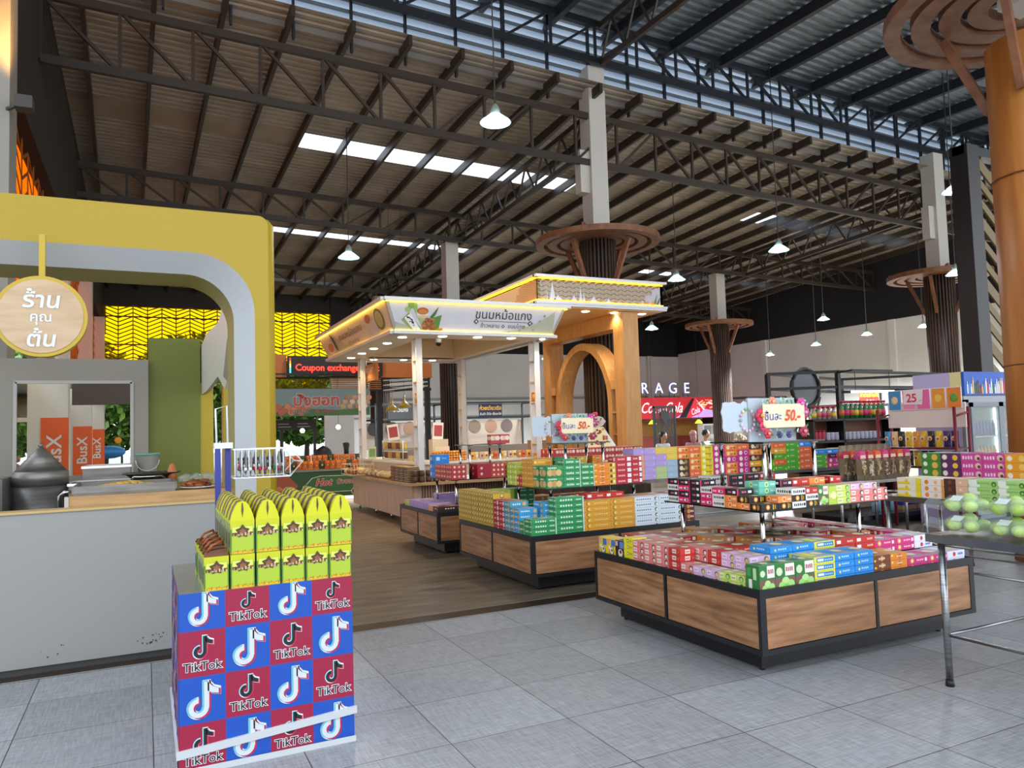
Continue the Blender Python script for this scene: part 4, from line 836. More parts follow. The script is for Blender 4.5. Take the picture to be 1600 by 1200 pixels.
stack_row([('mango', .2, h, 5), ('green', .2, h, 5), ('yelfruit', .2, h, 5), ('orange', .2, h, 5)], 3.75, 7.15, .91, 'x', "back row, middle gondola's middle shelf", gBm, .15)
# --- far gondola C
CX0, CX1, CY0, CY1 = 3.17, 5.05, 8.72, 10.2
gondola('c', CX0, CX1, CY0, CY1, (3.42, 4.62, 8.74 + .12, 9.75, .9), (3.7, 4.25, 9.0, 9.45, 1.325), 'farthest of the three wooden gondolas, with lilac and chocolate boxes', None)
gC = 'boxes on the farthest gondola'; h = .05
stack_row([('choc', .18, h, 2), ('peachplain', .17, h, 2), ('lilac', .19, .06, 2), ('lilac', .19, .06, 2), ('lilac', .19, .06, 2), ('lilac', .19, .06, 2), ('limeyel', .2, h, 2)], CX0 + .025, CY0 + .03, DK, 'y', "on farthest gondola's left edge", gC, .3)
stack_row([('choc', .25, h, 2), ('choc', .25, h, 3), ('choc', .25, h, 3), ('peachplain', .25, h, 3), ('choc', .25, h, 3)], CX0 + .34, CY0 + .03, DK, 'x', "on farthest gondola's front edge", gC, .2)
stack_row([('lilac', .25, .06, 3), ('lilac', .25, .06, 3), ('peachplain', .25, .06, 3), ('redstripe', .25, .06, 3), ('redstripe', .25, .06, 3)], CX0 + .34, CY0 + .95, DK, 'x', 'back row, farthest gondola', gC, .2)
stack_row([('redstripe', .2, .06, 3), ('redstripe', .2, .06, 3), ('redstripe', .2, .06, 3), ('bluefruit', .2, .1, 3)], 3.43, 8.87, .9, 'y', "left side, farthest gondola's middle shelf", 'boxes on the middle shelf of the farthest gondola', .2)
stack_row([('crimsonbig', .33, .18, 1), ('redstripe', .2, .06, 3), ('yelfruit', .2, .06, 3), ('yelfruit', .2, .06, 3)], 3.64, 8.87, .9, 'x', "front side, farthest gondola's middle shelf", 'boxes on the middle shelf of the farthest gondola', .2)
stack_row([('redstripe', .14, .12, 1), ('redstripe', .14, .12, 1)], 4.05, 9.05, 1.325, 'x', 'atop the farthest gondola', 'boxes on the top shelf of the farthest gondola', .1)

# flowered price signs on the top shelves
def price_sign(label, x, y, z, s):
    t = thing('price_sign', label, 'price sign', (x, y, z), 0, 'flower framed price signs')
    g = MB(); g.box(x - .25 * s, y + .05, z, x + .24 * s, y + .07, z + .34 * s, '#b4c0c8'); g.obj('back_board', t)
    g = MB(); random.seed(3)
    pts = [(-.52 + .24 * i / 8, .29 + random.uniform(-.012, .012)) for i in range(9)] + [(-.28, .2), (-.28, .1)] + [(-.28 - .24 * i / 8, .06 + random.uniform(-.012, .012)) for i in range(9)] + [(-.53 + random.uniform(-.01, .01), .06 + .23 * i / 6) for i in range(1, 6)]
    g.prism([(a * s, b * s) for a, b in pts], (x + .0, y + .03, z + .02), X_, Z_, (0, .006, 0), '#b8c6d0'); g.obj('scalloped_card', t)
    g = MB(); g.prism([(a, b) for a, b in rr(.2 * s, .115 * s, .02 * s, 0, 90, 4) + rr(-.2 * s, .115 * s, .02 * s, 90, 180, 4) + rr(-.2 * s, -.03 * s, .02 * s, 180, 270, 4) + rr(.2 * s, -.03 * s, .02 * s, 270, 360, 4)], (x + .05 * s, y - .02, z + .155 * s), X_, Z_, (0, .012, 0), '#e9d6ae', '#b48a5a')
    g.prism([(a * .96, b * .92 + .002) for a, b in rr(.2 * s, .115 * s, .02 * s, 0, 90, 4) + rr(-.2 * s, .115 * s, .02 * s, 90, 180, 4) + rr(-.2 * s, -.03 * s, .02 * s, 180, 270, 4) + rr(.2 * s, -.03 * s, .02 * s, 270, 360, 4)], (x + .05 * s, y - .021, z + .1555 * s), X_, Z_, (0, .001, 0), '#f0dfba')
    g.obj('name_board', t)
    g = MB(); zz = z + .165 * s
    g.text('ชิ้นละ', (x - .07 * s, y - .024, zz), X_, Z_, .088 * s, '#f8f4ec', .03); g.text('ชิ้นละ', (x - .07 * s, y - .025, zz), X_, Z_, .088 * s, '#23408c', .004); g.obj('thai_lettering', t)
    g = MB(); g.text('50.-', (x + .13 * s, y - .024, zz - .005), X_, Z_, .118 * s, '#f2e0a0', .06, .25, .9); g.text('50.-', (x + .13 * s, y - .026, zz - .005), X_, Z_, .118 * s, '#d8401c', .03, .25, .9); g.obj('price_numerals', t)
    def flower(cx, cz, r, col, col2):
        g = MB()
        for k in range(6): a = k * math.pi / 3; g.ball((cx + r * .55 * math.cos(a), y - .012, cz + r * .55 * math.sin(a)), r * .5, col, 7, (1, .3, 1))
        g.ball((cx, y - .025, cz), r * .3, col2, 6); g.obj('flower', t)
    for cx, cz, r, c, c2 in ((-.18, .2, .06, '#c8284c', '#e8b050'), (-.16, .12, .045, '#d83c64', '#f0d0a0'), (.245, .29, .05, '#c83a8c', '#e890c0'), (.28, .22, .05, '#b82c6c', '#e8a0c0'), (.26, .07, .05, '#a82848', '#e8a090'), (-.12, .06, .04, '#cc2848', '#f0c070'), (-.06, .31, .04, '#e08a70', '#f4c8a0'), (.1, .05, .03, '#4a3a80', '#8a70b0'), (.0, .05, .03, '#3c3468', '#7a6aa8')): flower(x + cx * s, z + cz * s, r * s, c, c2)
    g = MB(); random.seed(6)
    for k in range(90):
        sd = random.random(); cx = random.uniform(-.2, .3); cz = random.choice((.305, .06)) + random.uniform(-.02, .02)
        if sd < .3: cx = random.choice((-.2, .3)) + random.uniform(-.02, .02); cz = random.uniform(.05, .31)
        a = random.uniform(0, 6.28); L = random.uniform(.025, .045) * s; dx, dz = math.cos(a) * L, math.sin(a) * L; px, pz = x + cx * s, z + cz * s; yy = y - random.uniform(.004, .016)
        g.add([(px, yy, pz), (px + dx * .5 - dz * .22, yy, pz + dz * .5 + dx * .22), (px + dx, yy - .004, pz + dz), (px + dx * .5 + dz * .22, yy, pz + dz * .5 - dx * .22)], [(0, 1, 2, 3)], random.choice(['#3c8a4c', '#62b070', '#9ac8a8', '#2c6a3c', '#c8dccc', '#38304c']))
    g.obj('leaf_border', t)
    g = MB()
    for k in range(14): a = k * 2 * math.pi / 14; g.ball((x + (-.285 + .07 * math.cos(a)) * s, y + .02, z + (.17 + .085 * math.sin(a)) * s), .014 * s, random.choice(['#e8a0b0', '#f0e0a0', '#80b090', '#e0c0d8']), 6, (1, .3, 1))
    g.obj('wreath', t)
price_sign('flower framed price sign, 50 baht each, atop the nearest gondola', 4.25, 4.24, 1.356, .95)
price_sign('flower framed price sign, 50 baht each, atop the middle gondola', 4.1, 7.0, 1.346, .9)
def roof_z(x, y):
    u = x - 8.6; v = y - 13.4 - .045 * u
    return (zlow(v) if v > -.4 else zhi(v)) - .0186 * u + .02
# ================================================================== dessert kiosk
t = thing('dessert_kiosk_roof', 'flared white fascia roof with dessert pictures and warm strip lights', 'kiosk roof', (4.9, 13.6, 3.05), 0)
bx, tx = (3.45, 6.22, 11.2, 15.75), (3.27, 6.42, 11.05, 15.95)   # bottom / top rectangles x0 x1 y0 y1
zb, zt = 3.05, 3.54
B4 = [(bx[0], bx[2], zb), (bx[1], bx[2], zb), (bx[1], bx[3], zb), (bx[0], bx[3], zb)]; T4 = [(tx[0], tx[2], zt), (tx[1], tx[2], zt), (tx[1], tx[3], zt), (tx[0], tx[3], zt)]
for i, nm in enumerate(('front', 'right', 'back', 'left')):
    j = (i + 1) % 4; g = MB(); a, b, c, d = [Vector(v) for v in (B4[i], B4[j], T4[j], T4[i])]
    inn = (Vector(((bx[0] + bx[1]) / 2, (bx[2] + bx[3]) / 2, zb)) - (a + b) / 2).normalized() * .05
    g.add([a, b, c, d, a + inn, b + inn, c + inn, d + inn], [(0, 1, 2, 3), (7, 6, 5, 4), (0, 4, 5, 1), (3, 2, 6, 7), (0, 3, 7, 4), (1, 5, 6, 2)], '#cfd2dc' if i == 0 else '#e6d8bc')
    o = g.obj('fascia', t)
    g = MB()
    for (p, q, dz) in ((a, b, 0), (d, c, 0)):
        out = -inn * (.6 if dz == 0 else 1); n = Vector((inn.x, inn.y, 0)).normalized()
        e = (q - p).normalized(); g.bar(p - n * .03 - e * .03, q - n * .03 + e * .03, .1, .05, '#e2e2e0')
    g.obj('ledge', t)
    g = MB(); n = Vector((inn.x, inn.y, 0)).normalized()
    g.bar(a - n * .025 + Vector((0, 0, .035)), b - n * .025 + Vector((0, 0, .035)), .012, .012, mat('#ffd24a', .5, 0, 3.5)); g.bar(d - n * .02 - Vector((0, 0, .035)), c - n * .02 - Vector((0, 0, .035)), .012, .012, mat('#ffd24a', .5, 0, 3.5))
    g.obj('strip_light', t)
# artwork on front and left fascias
def fascia_art(o, xd, yd, nrm, W_, H_, kind):
    o, xd, yd, nrm = Vector(o), Vector(xd), Vector(yd), Vector(nrm)
    g = MB(); P = lambda u, v, k=1: o + xd * u * W_ + yd * v * H_ + nrm * .0015 * k
    if kind == 'front':
        g.add([P(.0, .03), P(.0, .33), P(.03, .28), P(.09, .2), P(.2, .1), P(.35, .04), P(.5, .03)], [(0, 1, 2, 3, 4, 5, 6)], '#a9b0a0')
        g.add([P(.48, .03), P(.62, .07), P(.75, .18), P(.87, .4), P(.96, .68), P(1.0, .85), P(.995, .03)], [tuple(range(7))], '#b2b8a2')
        for (u, v) in ((.8, .3), (.85, .42), (.9, .5), (.93, .68), (.77, .18), (.86, .2), (.7, .1)):
            g.add([P(u, v - .05, 2), P(u + .01, v, 2), P(u, v + .05, 2), P(u - .01, v, 2)], [(0, 1, 2, 3)], '#98a08a')
        g.obj('swoosh_print', t); g = MB()
        Wd = lambda u: u
        g.add([P(.035, .4, 3), P(.075, .62, 3), P(.17, .05, 3), P(.11, .03, 3)], [(0, 1, 2, 3)], '#8ca860')
        g.add([P(.05, .45, 4), P(.085, .6, 4), P(.15, .1, 4), P(.115, .05, 4)], [(0, 1, 2, 3)], '#e8e8e4')
        random.seed(8)
        for k in range(16): s_ = random.random(); u = .065 + .06 * s_ + random.uniform(-.01, .012); v = .5 - .4 * s_; g.add([P(u, v, 5), P(u + .006, v + .02, 5), P(u + .01, v - .01, 5), P(u + .004, v - .03, 5)], [(0, 1, 2, 3)], '#2a2a30')
        g.add([P(.1, .75, 3), P(.12, .8, 3), P(.2, .1, 3), P(.18, .03, 3)], [(0, 1, 2, 3)], '#a3b87a')
        def disc(u, v, ru, rv, c, k=4): g.add([P(u + ru * math.cos(a), v + rv * math.sin(a), k) for a in [2 * math.pi * i / 16 for i in range(16)]], [tuple(range(16))], c)
        disc(.085, .86, .018, .11, '#7aa04c'); disc(.11, .82, .012, .1, '#8cb45a'); disc(.07, .72, .018, .08, '#9abf6c')
        disc(.155, .6, .034, .13, '#e8ddc4', 4); disc(.155, .68, .034, .11, '#b4642a', 5); disc(.155, .66, .026, .07, '#cc8440', 6); disc(.155, .5, .034, .05, '#d8c09a', 5)
        g.add([P(.17, .4, 4), P(.27, .58, 4), P(.255, .1, 4), P(.22, .03, 4)], [(0, 1, 2, 3)], '#5f8c3a')
        g.add([P(.2, .5, 3), P(.25, .84, 3), P(.235, .6, 3), P(.215, .44, 3)], [(0, 1, 2, 3)], '#4a6c34')
        random.seed(9)
        for k in range(24): disc(.19 + random.uniform(-.028, .04), .22 + random.uniform(-.16, .22), .012, .065, random.choice(['#9a5a30', '#b4723c', '#8a4c28', '#c0804a']), 7 + k % 3)
        for k in range(7): disc(.265 + random.uniform(-.016, .016), .1 + random.uniform(-.04, .05), .008, .04, '#e8a82c', 10)
        g.obj('dessert_picture', t)
        g = MB(); g.text('ขนมหม้อแกง', P(.66, .52, 3), xd, yd, .2, '#2c2a2e', .0, 0, .98); g.obj('title_lettering', t)
        g = MB(); g.text('ข้าวหลาม', P(.575, .24, 3), xd, yd, .095, '#4a484c'); g.text('ขนมไทย', P(.745, .24, 3), xd, yd, .095, '#4a484c')
        for (u, v, r) in ((.485, .42, .045), (.835, .42, .045), (.66, .29, .03)):
            a = .012 * r / .045; g.add([P(u, v - r * 2, 3), P(u + a * 1.4, v, 3), P(u, v + r * 2, 3), P(u - a * 1.4, v, 3)], [(0, 1, 2, 3)], '#3a383c'); g.add([P(u, v - r, 4), P(u + a * .7, v, 4), P(u, v + r, 4), P(u - a * .7, v, 4)], [(0, 1, 2, 3)], '#cfd2dc')
        g.add([P(.505, .435, 3), P(.815, .435, 3), P(.815, .45, 3), P(.505, .45, 3)], [(0, 1, 2, 3)], '#55535a'); g.obj('subtitle_lettering', t)
    else:
        def disc(u, v, ru, rv, c, k=4): g.add([P(u + ru * math.cos(a), v + rv * math.sin(a), k) for a in [2 * math.pi * i / 16 for i in range(16)]], [tuple(range(16))], c)
        g.add([P(.0, .03), P(.0, .3), P(.2, .9), P(.35, .3), P(.6, .03)], [tuple(range(5))], '#c8c2a4')
        disc(.12, .4, .07, .26, '#e8e0cc'); disc(.12, .42, .05, .18, '#d88a50', 5)
        g.add([P(.2, .3, 5), P(.16, .95, 5), P(.21, .7, 5), P(.235, .15, 5)], [(0, 1, 2, 3)], '#3c4a30')
        g.add([P(.7, .1, 4), P(.78, .9, 4), P(.86, .5, 4), P(.84, .03, 4)], [(0, 1, 2, 3)], '#dcd6cc'); disc(.77, .72, .035, .14, '#c8744c', 6); disc(.9, .55, .05, .34, '#6a7a48', 5); disc(.9, .55, .04, .26, '#c8c078', 6)
        g.obj('dessert_picture', t)
        g = MB(); g.text('ขนมหม้อแกง', P(.48, .5, 3), xd, yd, .17, '#7a6650', 0, 0, 1.9); g.text('ข้าวหลาม', P(.5, .2, 3), xd, yd, .11, '#8a7660', 0, 0, 1.9); g.obj('title_lettering', t)
a, b, d = Vector(B4[0]), Vector(B4[1]), Vector(T4[0]); up = (Vector((a.x, tx[2], zt)) - a); H_ = up.length; n = X_; nf = Vector((0, -up.z, up.y)).normalized()
if nf.y > 0: nf = -nf
fascia_art(a + nf * .004, X_, up.normalized(), nf, 2.77, H_, 'front')
a = Vector(B4[3]); up = Vector((tx[0] - bx[0], 0, zt - zb)); nl = Vector((-up.z, 0, up.x)).normalized()
fascia_art(a + nl * .004, (0, -1, 0), up.normalized(), nl, bx[3] - bx[2], up.length, 'left')
g = MB(); w = .62
for (x0, y0, x1, y1) in ((bx[0], bx[2], bx[1], bx[2] + w), (bx[0], bx[3] - w, bx[1], bx[3]), (bx[0], bx[2] + w, bx[0] + w, bx[3] - w), (bx[1] - .25, bx[2] + w, bx[1], bx[3] - w)): g.box(x0, y0, zb, x1, y1, zb + .02, '#e8e4dc')
for (x0, y0, x1, y1) in ((bx[0] + w, bx[2] + w, bx[1] - .25, bx[2] + w + .02), (bx[0] + w, bx[3] - w, bx[1] - .25, bx[3] - w + .02), (bx[0] + w, bx[2] + w, bx[0] + w + .02, bx[3] - w), (bx[1] - .27, bx[2] + w, bx[1] - .25, bx[3] - w)): g.box(x0, y0, zb, x1, y1, zt - .06, '#e6d2ac')
g.box(bx[0], bx[2], zt - .06, bx[1], bx[3], zt - .03, '#e6d8c0'); g.obj('soffit', t)
WARM = (1.0, .74, .42)
def downlight(t, x, y, z, pw=14):
    g = MB(); g.lathe([(.07, 0), (.075, -.006), (.06, -.012), (0, -.012)], (x, y, z), mat('#fff0cc', .5, 0, 5), 16, False); g.obj('downlight', t)
    l = bpy.data.lights.new('downlight_lamp', 'SPOT'); l.energy = pw; l.color = WARM; l.spot_size = R(125); l.spot_blend = .6; l.shadow_soft_size = .05
    o = bpy.data.objects.new('downlight_lamp', l); COL.objects.link(o); o.location = (x, y, z - .03)
for k in range(5): downlight(t, bx[0] + .3, 11.75 + k * .85, zb, 22)
for k in range(4): downlight(t, 4.35 + k * .62, bx[2] + .3, zb, 22)
for k in range(3): downlight(t, 4.3 + k * .65, bx[3] - .3, zb, 18)
for (px_, py_) in ((4.0, 11.75), (4.0, 15.25), (6.12, 11.75), (6.12, 15.25)): pass
def ladder_col(label, x, y, z0):
    t = thing('ladder_column', label, 'column', (x, y, z0), 0, 'white ladder columns of the dessert kiosk')
    g = MB(); g.box(x, y - .0, z0, x + .1, y + .03, 3.05, '#d9d9d9'); g.box(x, y + .2, z0, x + .1, y + .23, 3.05, '#d9d9d9'); g.obj('upright', t)
    for k in range(7): z = z0 + .18 + k * .36; g = MB(); g.box(x, y + .03, z, x + .1, y + .2, z + .02, '#e2c48c'); g.obj('shelf', t)
    return t
ladder_col('white ladder column at the front left corner of the dessert kiosk', 3.98, 11.75, .7)
ladder_col('white ladder column at the back left corner of the dessert kiosk', 3.98, 15.3, .7)
ladder_col('white ladder column between dessert kiosk and wooden portal', 6.15, 11.75, .7)
ladder_col('white ladder column at the back right of the dessert kiosk', 6.12, 15.1, .7)
for (x, y, z, i) in ((6.18, 11.79, 1.98, 0), (6.18, 11.79, .9, 1), (4.02, 11.79, 1.98, 2)):
    g = MB(); g.box(x - .02, y, z, x + .05, y + .13, z + .17, '#c8742c'); g.ball((x - .02, y + .06, z + .09), .045, '#f0c040', 8, (.2, 1, 1)); tag(g.obj('snack_tin'), ['orange snack box in the ladder column beside the wooden portal', 'lower orange snack box in the same ladder column', 'amber snack box in the front left ladder column'][i], 'snack box')
# counters
t = thing('kiosk_counter', 'oak and slatted counter running around the dessert kiosk', 'counter', (4.2, 13.4, 0))
g = MB(); g.box(3.86, 11.75, .1, 4.4, 15.6, .66, noise_mat('striped_oak_front', '#a98a70', '#c7ab90', (6, 14, .6), 3, .5)); g.box(4.4, 11.75, .1, 6.6, 12.3, .66, 'slat_wood')
for k in range(56): x = 4.02 + k * .046; g.box(x, 11.735, .1, x + .02, 11.75, .66, '#5c4430')
for (x, y) in ((3.95, 12.2), (3.95, 13.2), (3.95, 14.2), (3.95, 15.4), (5, 11.9), (6.2, 11.9)): g.lathe([(.02, 0), (.02, .1)], (x, y, 0), 'chrome', 8)
g.obj('base', t)
g = MB(); g.prism([(3.72, 15.65), (3.72, 11.75), (3.76, 11.6), (3.86, 11.52), (6.9, 11.52), (6.9, 12.25), (4.45, 12.25), (4.45, 15.65)], (0, 0, .66), X_, Y_, (0, 0, .045), 'counter_wood'); g.obj('lower_top', t)
g = MB(); g.box(4.08, 11.98, .705, 4.5, 15.7, .97, '#cdbfa8'); g.box(4.5, 11.98, .705, 6.6, 12.4, .97, '#cdbfa8'); g.obj('upper_body', t)
g = MB(); g.box(4.0, 11.9, .97, 4.56, 15.75, 1.01, '#e2ded6'); g.box(4.56, 11.9, .97, 6.7, 12.46, 1.01, '#e2ded6'); g.obj('upper_top', t)
# goods on the kiosk
random.seed(31)
def pouch(x, y, z, w, h, d, col, label, group, face=None, rz=0, name='snack_bag', cat='snack bag'):
    g = MB(); N = 6; vs = []; rows = []
    for i in range(N + 1):
        zz = h * i / N; th = d / 2 * math.sin(math.pi * min(max(i / N, .04), .96)) ** .6; ww = w / 2 * (1 - .06 * math.sin(math.pi * i / N))
        rows.append([(-ww, 0, zz), (-ww * .5, -th, zz), (ww * .5, -th, zz), (ww, 0, zz), (ww * .5, th, zz), (-ww * .5, th, zz)])
    vs = [v for r in rows for v in r]; fs = []
    for i in range(N):
        for k in range(6): k2 = (k + 1) % 6; fs.append((i * 6 + k, i * 6 + k2, (i + 1) * 6 + k2, (i + 1) * 6 + k))
    fs += [tuple(range(6))[::-1], tuple(N * 6 + k for k in range(6))]
    g.add(vs, fs, mat(col, .28), False)
    if face:
        for (u, v, r, c) in face: g.add([(u * w + r * w * math.cos(2 * math.pi * i / 10), -d / 2 - .002 - .001 * k2_, v * h + r * w * math.sin(2 * math.pi * i / 10)) for k2_ in (face.index((u, v, r, c)),) for i in range(10)], [tuple(range(10))], c)
    o = g.obj(name, local=True); o.location = (x, y, z); o.rotation_euler = (0, 0, rz); tag(o, label, cat, group); ORI[o.name] = ((x, y, z), rz); return o
def cup(x, y, z, r, h, col, lid, label, group, name='jar'):
    g = MB(); g.lathe([(r * .8, 0), (r, h * .15), (r, h * .8), (r * .9, h * .84)], (0, 0, 0), col, 12); g.lathe([(r * .95, h * .84), (r * .95, h), (0, h)], (0, 0, 0), lid, 12)
    o = g.obj(name, local=True); o.location = (x, y, z); tag(o, label, 'jar', group); return o
for k in range(5):
    for j in range(2): cup(3.86 + k * .12, 11.62, .707 + j * .095, .05, .093, '#4c3020', '#6a4a30', 'brown jar on kiosk counter corner, %s from left, %s row' % (ORD[k], ('lower', 'upper')[j]), 'brown jars at the kiosk counter corner')
for c in range(4):
    for k in range(9):
        for q in range(1):
            y = 11.78 + c * .24; g = MB(); col = '#c8a468' if c < 3 else '#c87a34'
            g.box(-.1, -.1, 0, .1, .1, .018, '#3c2c20'); g.box(-.1, -.1, .018, .1, .1, .027, col); o = g.obj('snack_tray', local=True); o.location = (3.86 + .01 * (k % 2), y, .706 + k * .0275); tag(o, 'flat packed snack tray, %s, %s stack back along kiosk counter' % (layer_word(k, 9), ORD[c]), 'snack tray', 'flat snack trays on the kiosk lower counter')
for k in range(22):
    y = 12.9 + (k % 11) * .14; x = 3.82 + .16 * (k // 11)
    g = MB(); g.ball((0, 0, .062), .068, random.choice(['#d8b070', '#e0c080', '#c89850', '#7a4a28']), 8, (1, .9, .7), .15); g.ball((0, 0, .062), .074, 'clear', 8, (1, .85, .75), .04)
    o = g.obj('pastry_bag', local=True); o.location = (x, y, .705); tag(o, 'clear bag of pastries on kiosk side counter, %s %s row' % (ORD[k % 11], ('outer', 'inner')[k // 11]), 'pastry bag', 'pastry bags along the kiosk side counter')
t = thing('wire_basket', 'wire basket of pastry packs at the left end of kiosk counter', 'basket', (3.75, 14.9, .705))
g = MB()
for z in (.72, .82, .92): g.tube([(3.55, 14.5, z), (4.0, 14.5, z), (4.0, 15.3, z), (3.55, 15.3, z)], .006, '#e8d8b0', 5, True)
for k in range(8): x = 3.55 + .064 * k; g.tube([(x, 14.5, .92), (x, 14.5, .72), (x, 15.3, .72), (x, 15.3, .92)], .004, '#e8d8b0', 5)
g.obj('wire_frame', t)
for k in range(12): g = MB(); g.ball((0, 0, .06), .07, random.choice(['#d8b878', '#c89858', '#e8d0a0', '#a86838']), 8, (1, .8, .8), .15); o = g.obj('pastry_bag', local=True); o.location = (3.64 + .13 * (k % 3), 14.6 + .18 * (k // 3), .725); tag(o, 'pastry pack inside the wire basket, %s piece from the front' % ORD[k], 'pastry bag', 'pastry packs inside the wire basket')
# cups tower
t = thing('cup_tower', 'two tier acrylic stand of dessert cups on the kiosk upper counter', 'stand', (4.25, 13.6, 1.01))
for z in (1.03, 1.2, 1.36): g = MB(); g.box(4.08, 12.9, z, 4.42, 14.2, z + .012, 'clear'); g.obj('acrylic_shelf', t)
for a in (4.09, 4.41):
    for b in (12.92, 14.18): g = MB(); g.box(a - .008, b - .008, 1.01, a + .008, b + .008, 1.37, 'chrome'); g.obj('rod', t)
for tz in range(2):
    for k in range(10):
        cup(4.15, 13.0 + k * .125, 1.045 + tz * .17, .05, .13, ['#5c3020', '#c8a850', '#7a3c2c', '#b88a3c'][(k // 2 + tz) % 4], '#e8d8b8', 'dessert cup, %s tier of acrylic stand, %s from front' % (('lower', 'upper')[tz], ORD[k]), 'dessert cups on the acrylic stand')
for k in range(8): g = MB(); g.box(-.03, -.03, 0, .03, .03, .1, random.choice(['#e0cfa8', '#d0b890'])); o = g.obj('sweet_pack', local=True); o.location = (4.1, 11.98 + k * .08, 1.01); tag(o, 'small cream pack on kiosk upper counter, %s from the corner column' % ORD[k], 'sweet pack', 'small cream packs on the upper counter')
for k in range(12):
    for j in range(4): g = MB(); g.tube([(0, -.08, .02), (0, .08, .02)], .02, '#e89a3c' if (k + j) % 5 else '#e8c070', 7); o = g.obj('bread_roll', local=True); o.location = (4.36 + k * .05, 12.1, 1.012 + j * .0415); tag(o, 'orange wrapped roll on kiosk front counter, %s column, %s' % (ORD[k], layer_word(j, 4)), 'wrapped roll', 'orange wrapped rolls on the kiosk front counter')
for k in range(18): pouch(5.02 + k * .09, 12.0 + .02 * (k % 2), 1.01, .085, .13, .05, ['#e8a83c', '#d8c08a', '#c8b8a0', '#e8d090', '#b88a50', '#d86a34'][k % 6], 'small snack pouch on kiosk front counter, %s from left' % ORD[k], 'snack pouches on the kiosk front counter', [(0, .5, .25, ['#7a4a28', '#f0e0c0', '#a03828'][k % 3])])
def card_sign(name, label, x, y, z, w, h, base, face, txt_=None, tc='#c83a2a', ts=.1, tilt=0, rz=0, pole=None, extra=None):
    t = thing(name, label, 'price card', (x, y, z - (pole or 0)), rz)
    g = MB(); q = lambda px, pz: (px * math.cos(tilt) - pz * math.sin(tilt), px * math.sin(tilt) + pz * math.cos(tilt))
    g.prism([q(*p) for p in ((-w / 2, -h / 2), (w / 2, -h / 2), (w / 2, h / 2), (-w / 2, h / 2))], (0, 0, (pole or 0) + h / 2), X_, Z_, (0, .008, 0), base)
    if face: g.prism([q(*p) for p in ((-w * .38, -h * .32), (w * .38, -h * .32), (w * .38, h * .34), (-w * .38, h * .34))], (0, -.002, (pole or 0) + h / 2), X_, Z_, (0, .001, 0), face)
    if extra: extra(g, (pole or 0) + h / 2)
    g.obj('card', t, local=True)
    if txt_: g = MB(); ct, s_ = math.cos(tilt), math.sin(tilt); g.text(txt_, (0, -.006, (pole or 0) + h / 2 - ts * .35), (ct, 0, s_), (-s_, 0, ct), ts, tc, .03); g.obj('numerals', t, local=True)
    if pole: g = MB(); g.tube([(0, .012, 0), (0, .012, pole + h * .3)], .006, 'chrome', 6); g.obj('pole', t, local=True)
    return t
card_sign('price_card', 'white price card with red sweets picture, left one above the dessert cups', 4.22, 13.9, 1.37, .22, .3, '#e8e2d8', '#a83c38', None, pole=.18, tilt=.12)
card_sign('price_card', 'white price card with red sweets picture, right one above the dessert cups', 4.75, 12.9, 1.37, .2, .3, '#e8e2d8', '#a8444c', None, pole=.15, tilt=-.06)
g_ = MB(); g_.box(4.6, 12.8, 1.01, 4.9, 13.0, 1.37, '#cdbfa8'); tag(g_.obj('sign_block'), 'cream block under the right hand sweets price card', 'block')
card_sign('price_card', 'small green price card beside the back left ladder column', 4.0, 14.6, 1.01, .16, .24, '#c8d8b0', '#7a9a5c', None, pole=.3)
card_sign('price_card', 'cream price card with orange numeral behind front ladder column', 4.6, 12.3, 1.01, .26, .24, '#e0d0b0', None, '25', '#d8481c', .13, pole=.35)
# hanging cashier sign, cctv
t = thing('cashier_sign', 'hanging orange cashier sign under the dessert kiosk roof', 'sign', (4.1, 15.2, 2.55), 0)
g = MB(); g.box(4.13, 14.75, 2.58, 4.2, 15.75, 2.92, '#c07a34'); g.obj('board', t)
g = MB(); g.text('Cashier', (4.125, 15.25, 2.76), (0, -1, 0), Z_, .2, '#f0dcb0', .01, 0, 1.2); g.obj('lettering', t); g = MB(); g.text('จุดชำระเงิน', (4.125, 15.25, 2.63), (0, -1, 0), Z_, .1, '#e8d0a0', .01); g.obj('lettering', t)
for y in (14.95, 15.55): g = MB(); g.tube([(4.165, y, 2.92), (4.165, y, 3.06)], .012, 'white', 6); g.obj('hanger', t)
t = thing('security_camera', 'white dome security camera under the kiosk roof edge', 'camera', (4.35, 11.7, 2.9))
g = MB(); g.lathe([(.045, 0), (.05, -.03), (.05, -.08)], (4.36, 11.72, 3.05), 'white', 14); g.obj('housing', t); g = MB(); g.ball((4.36, 11.72, 2.96), .05, 'black_gloss', 12); g.obj('dome', t)
# second kiosk: wooden portal with woven fascia
t = thing('portal_roof', 'higher kiosk roof with woven pattern fascia and temple silhouettes', 'kiosk roof', (7.5, 13.2, 3.66))
X0, X1, Y0_, Y1_, zb, zt = 6.08, 8.72, 11.42, 14.9, 3.68, 4.12
g = MB(); g.box(X0, Y0_, zb, X1, Y0_ + .05, zt, '#b8b6c4'); g.box(X0, Y0_, zb, X0 + .05, Y1_, zt, '#e0b878'); g.box(X1 - .05, Y0_, zb, X1, Y1_, zt, '#d8d4cc'); g.box(X0, Y1_ - .05, zb, X1, Y1_, zt, '#d8d4cc'); g.box(X0, Y0_, zt - .05, X1, Y1_, zt - .02, '#c8c4bc'); g.obj('fascia', t)
g = MB(); g.box(X0 - .05, Y0_ - .06, zb - .06, X1 + .05, Y1_ + .05, zb - .02, '#dcdce0'); 
for z0 in (zb - .02, zt): g.box(X0 - .06, Y0_ - .07, z0, X1 + .06, Y0_ + .05, z0 + .04, '#e0e0e4'); g.box(X0 - .06, Y0_, z0, X0 + .05, Y1_, z0 + .04, '#e6d8bc')
g.obj('ledge', t)
g = MB()
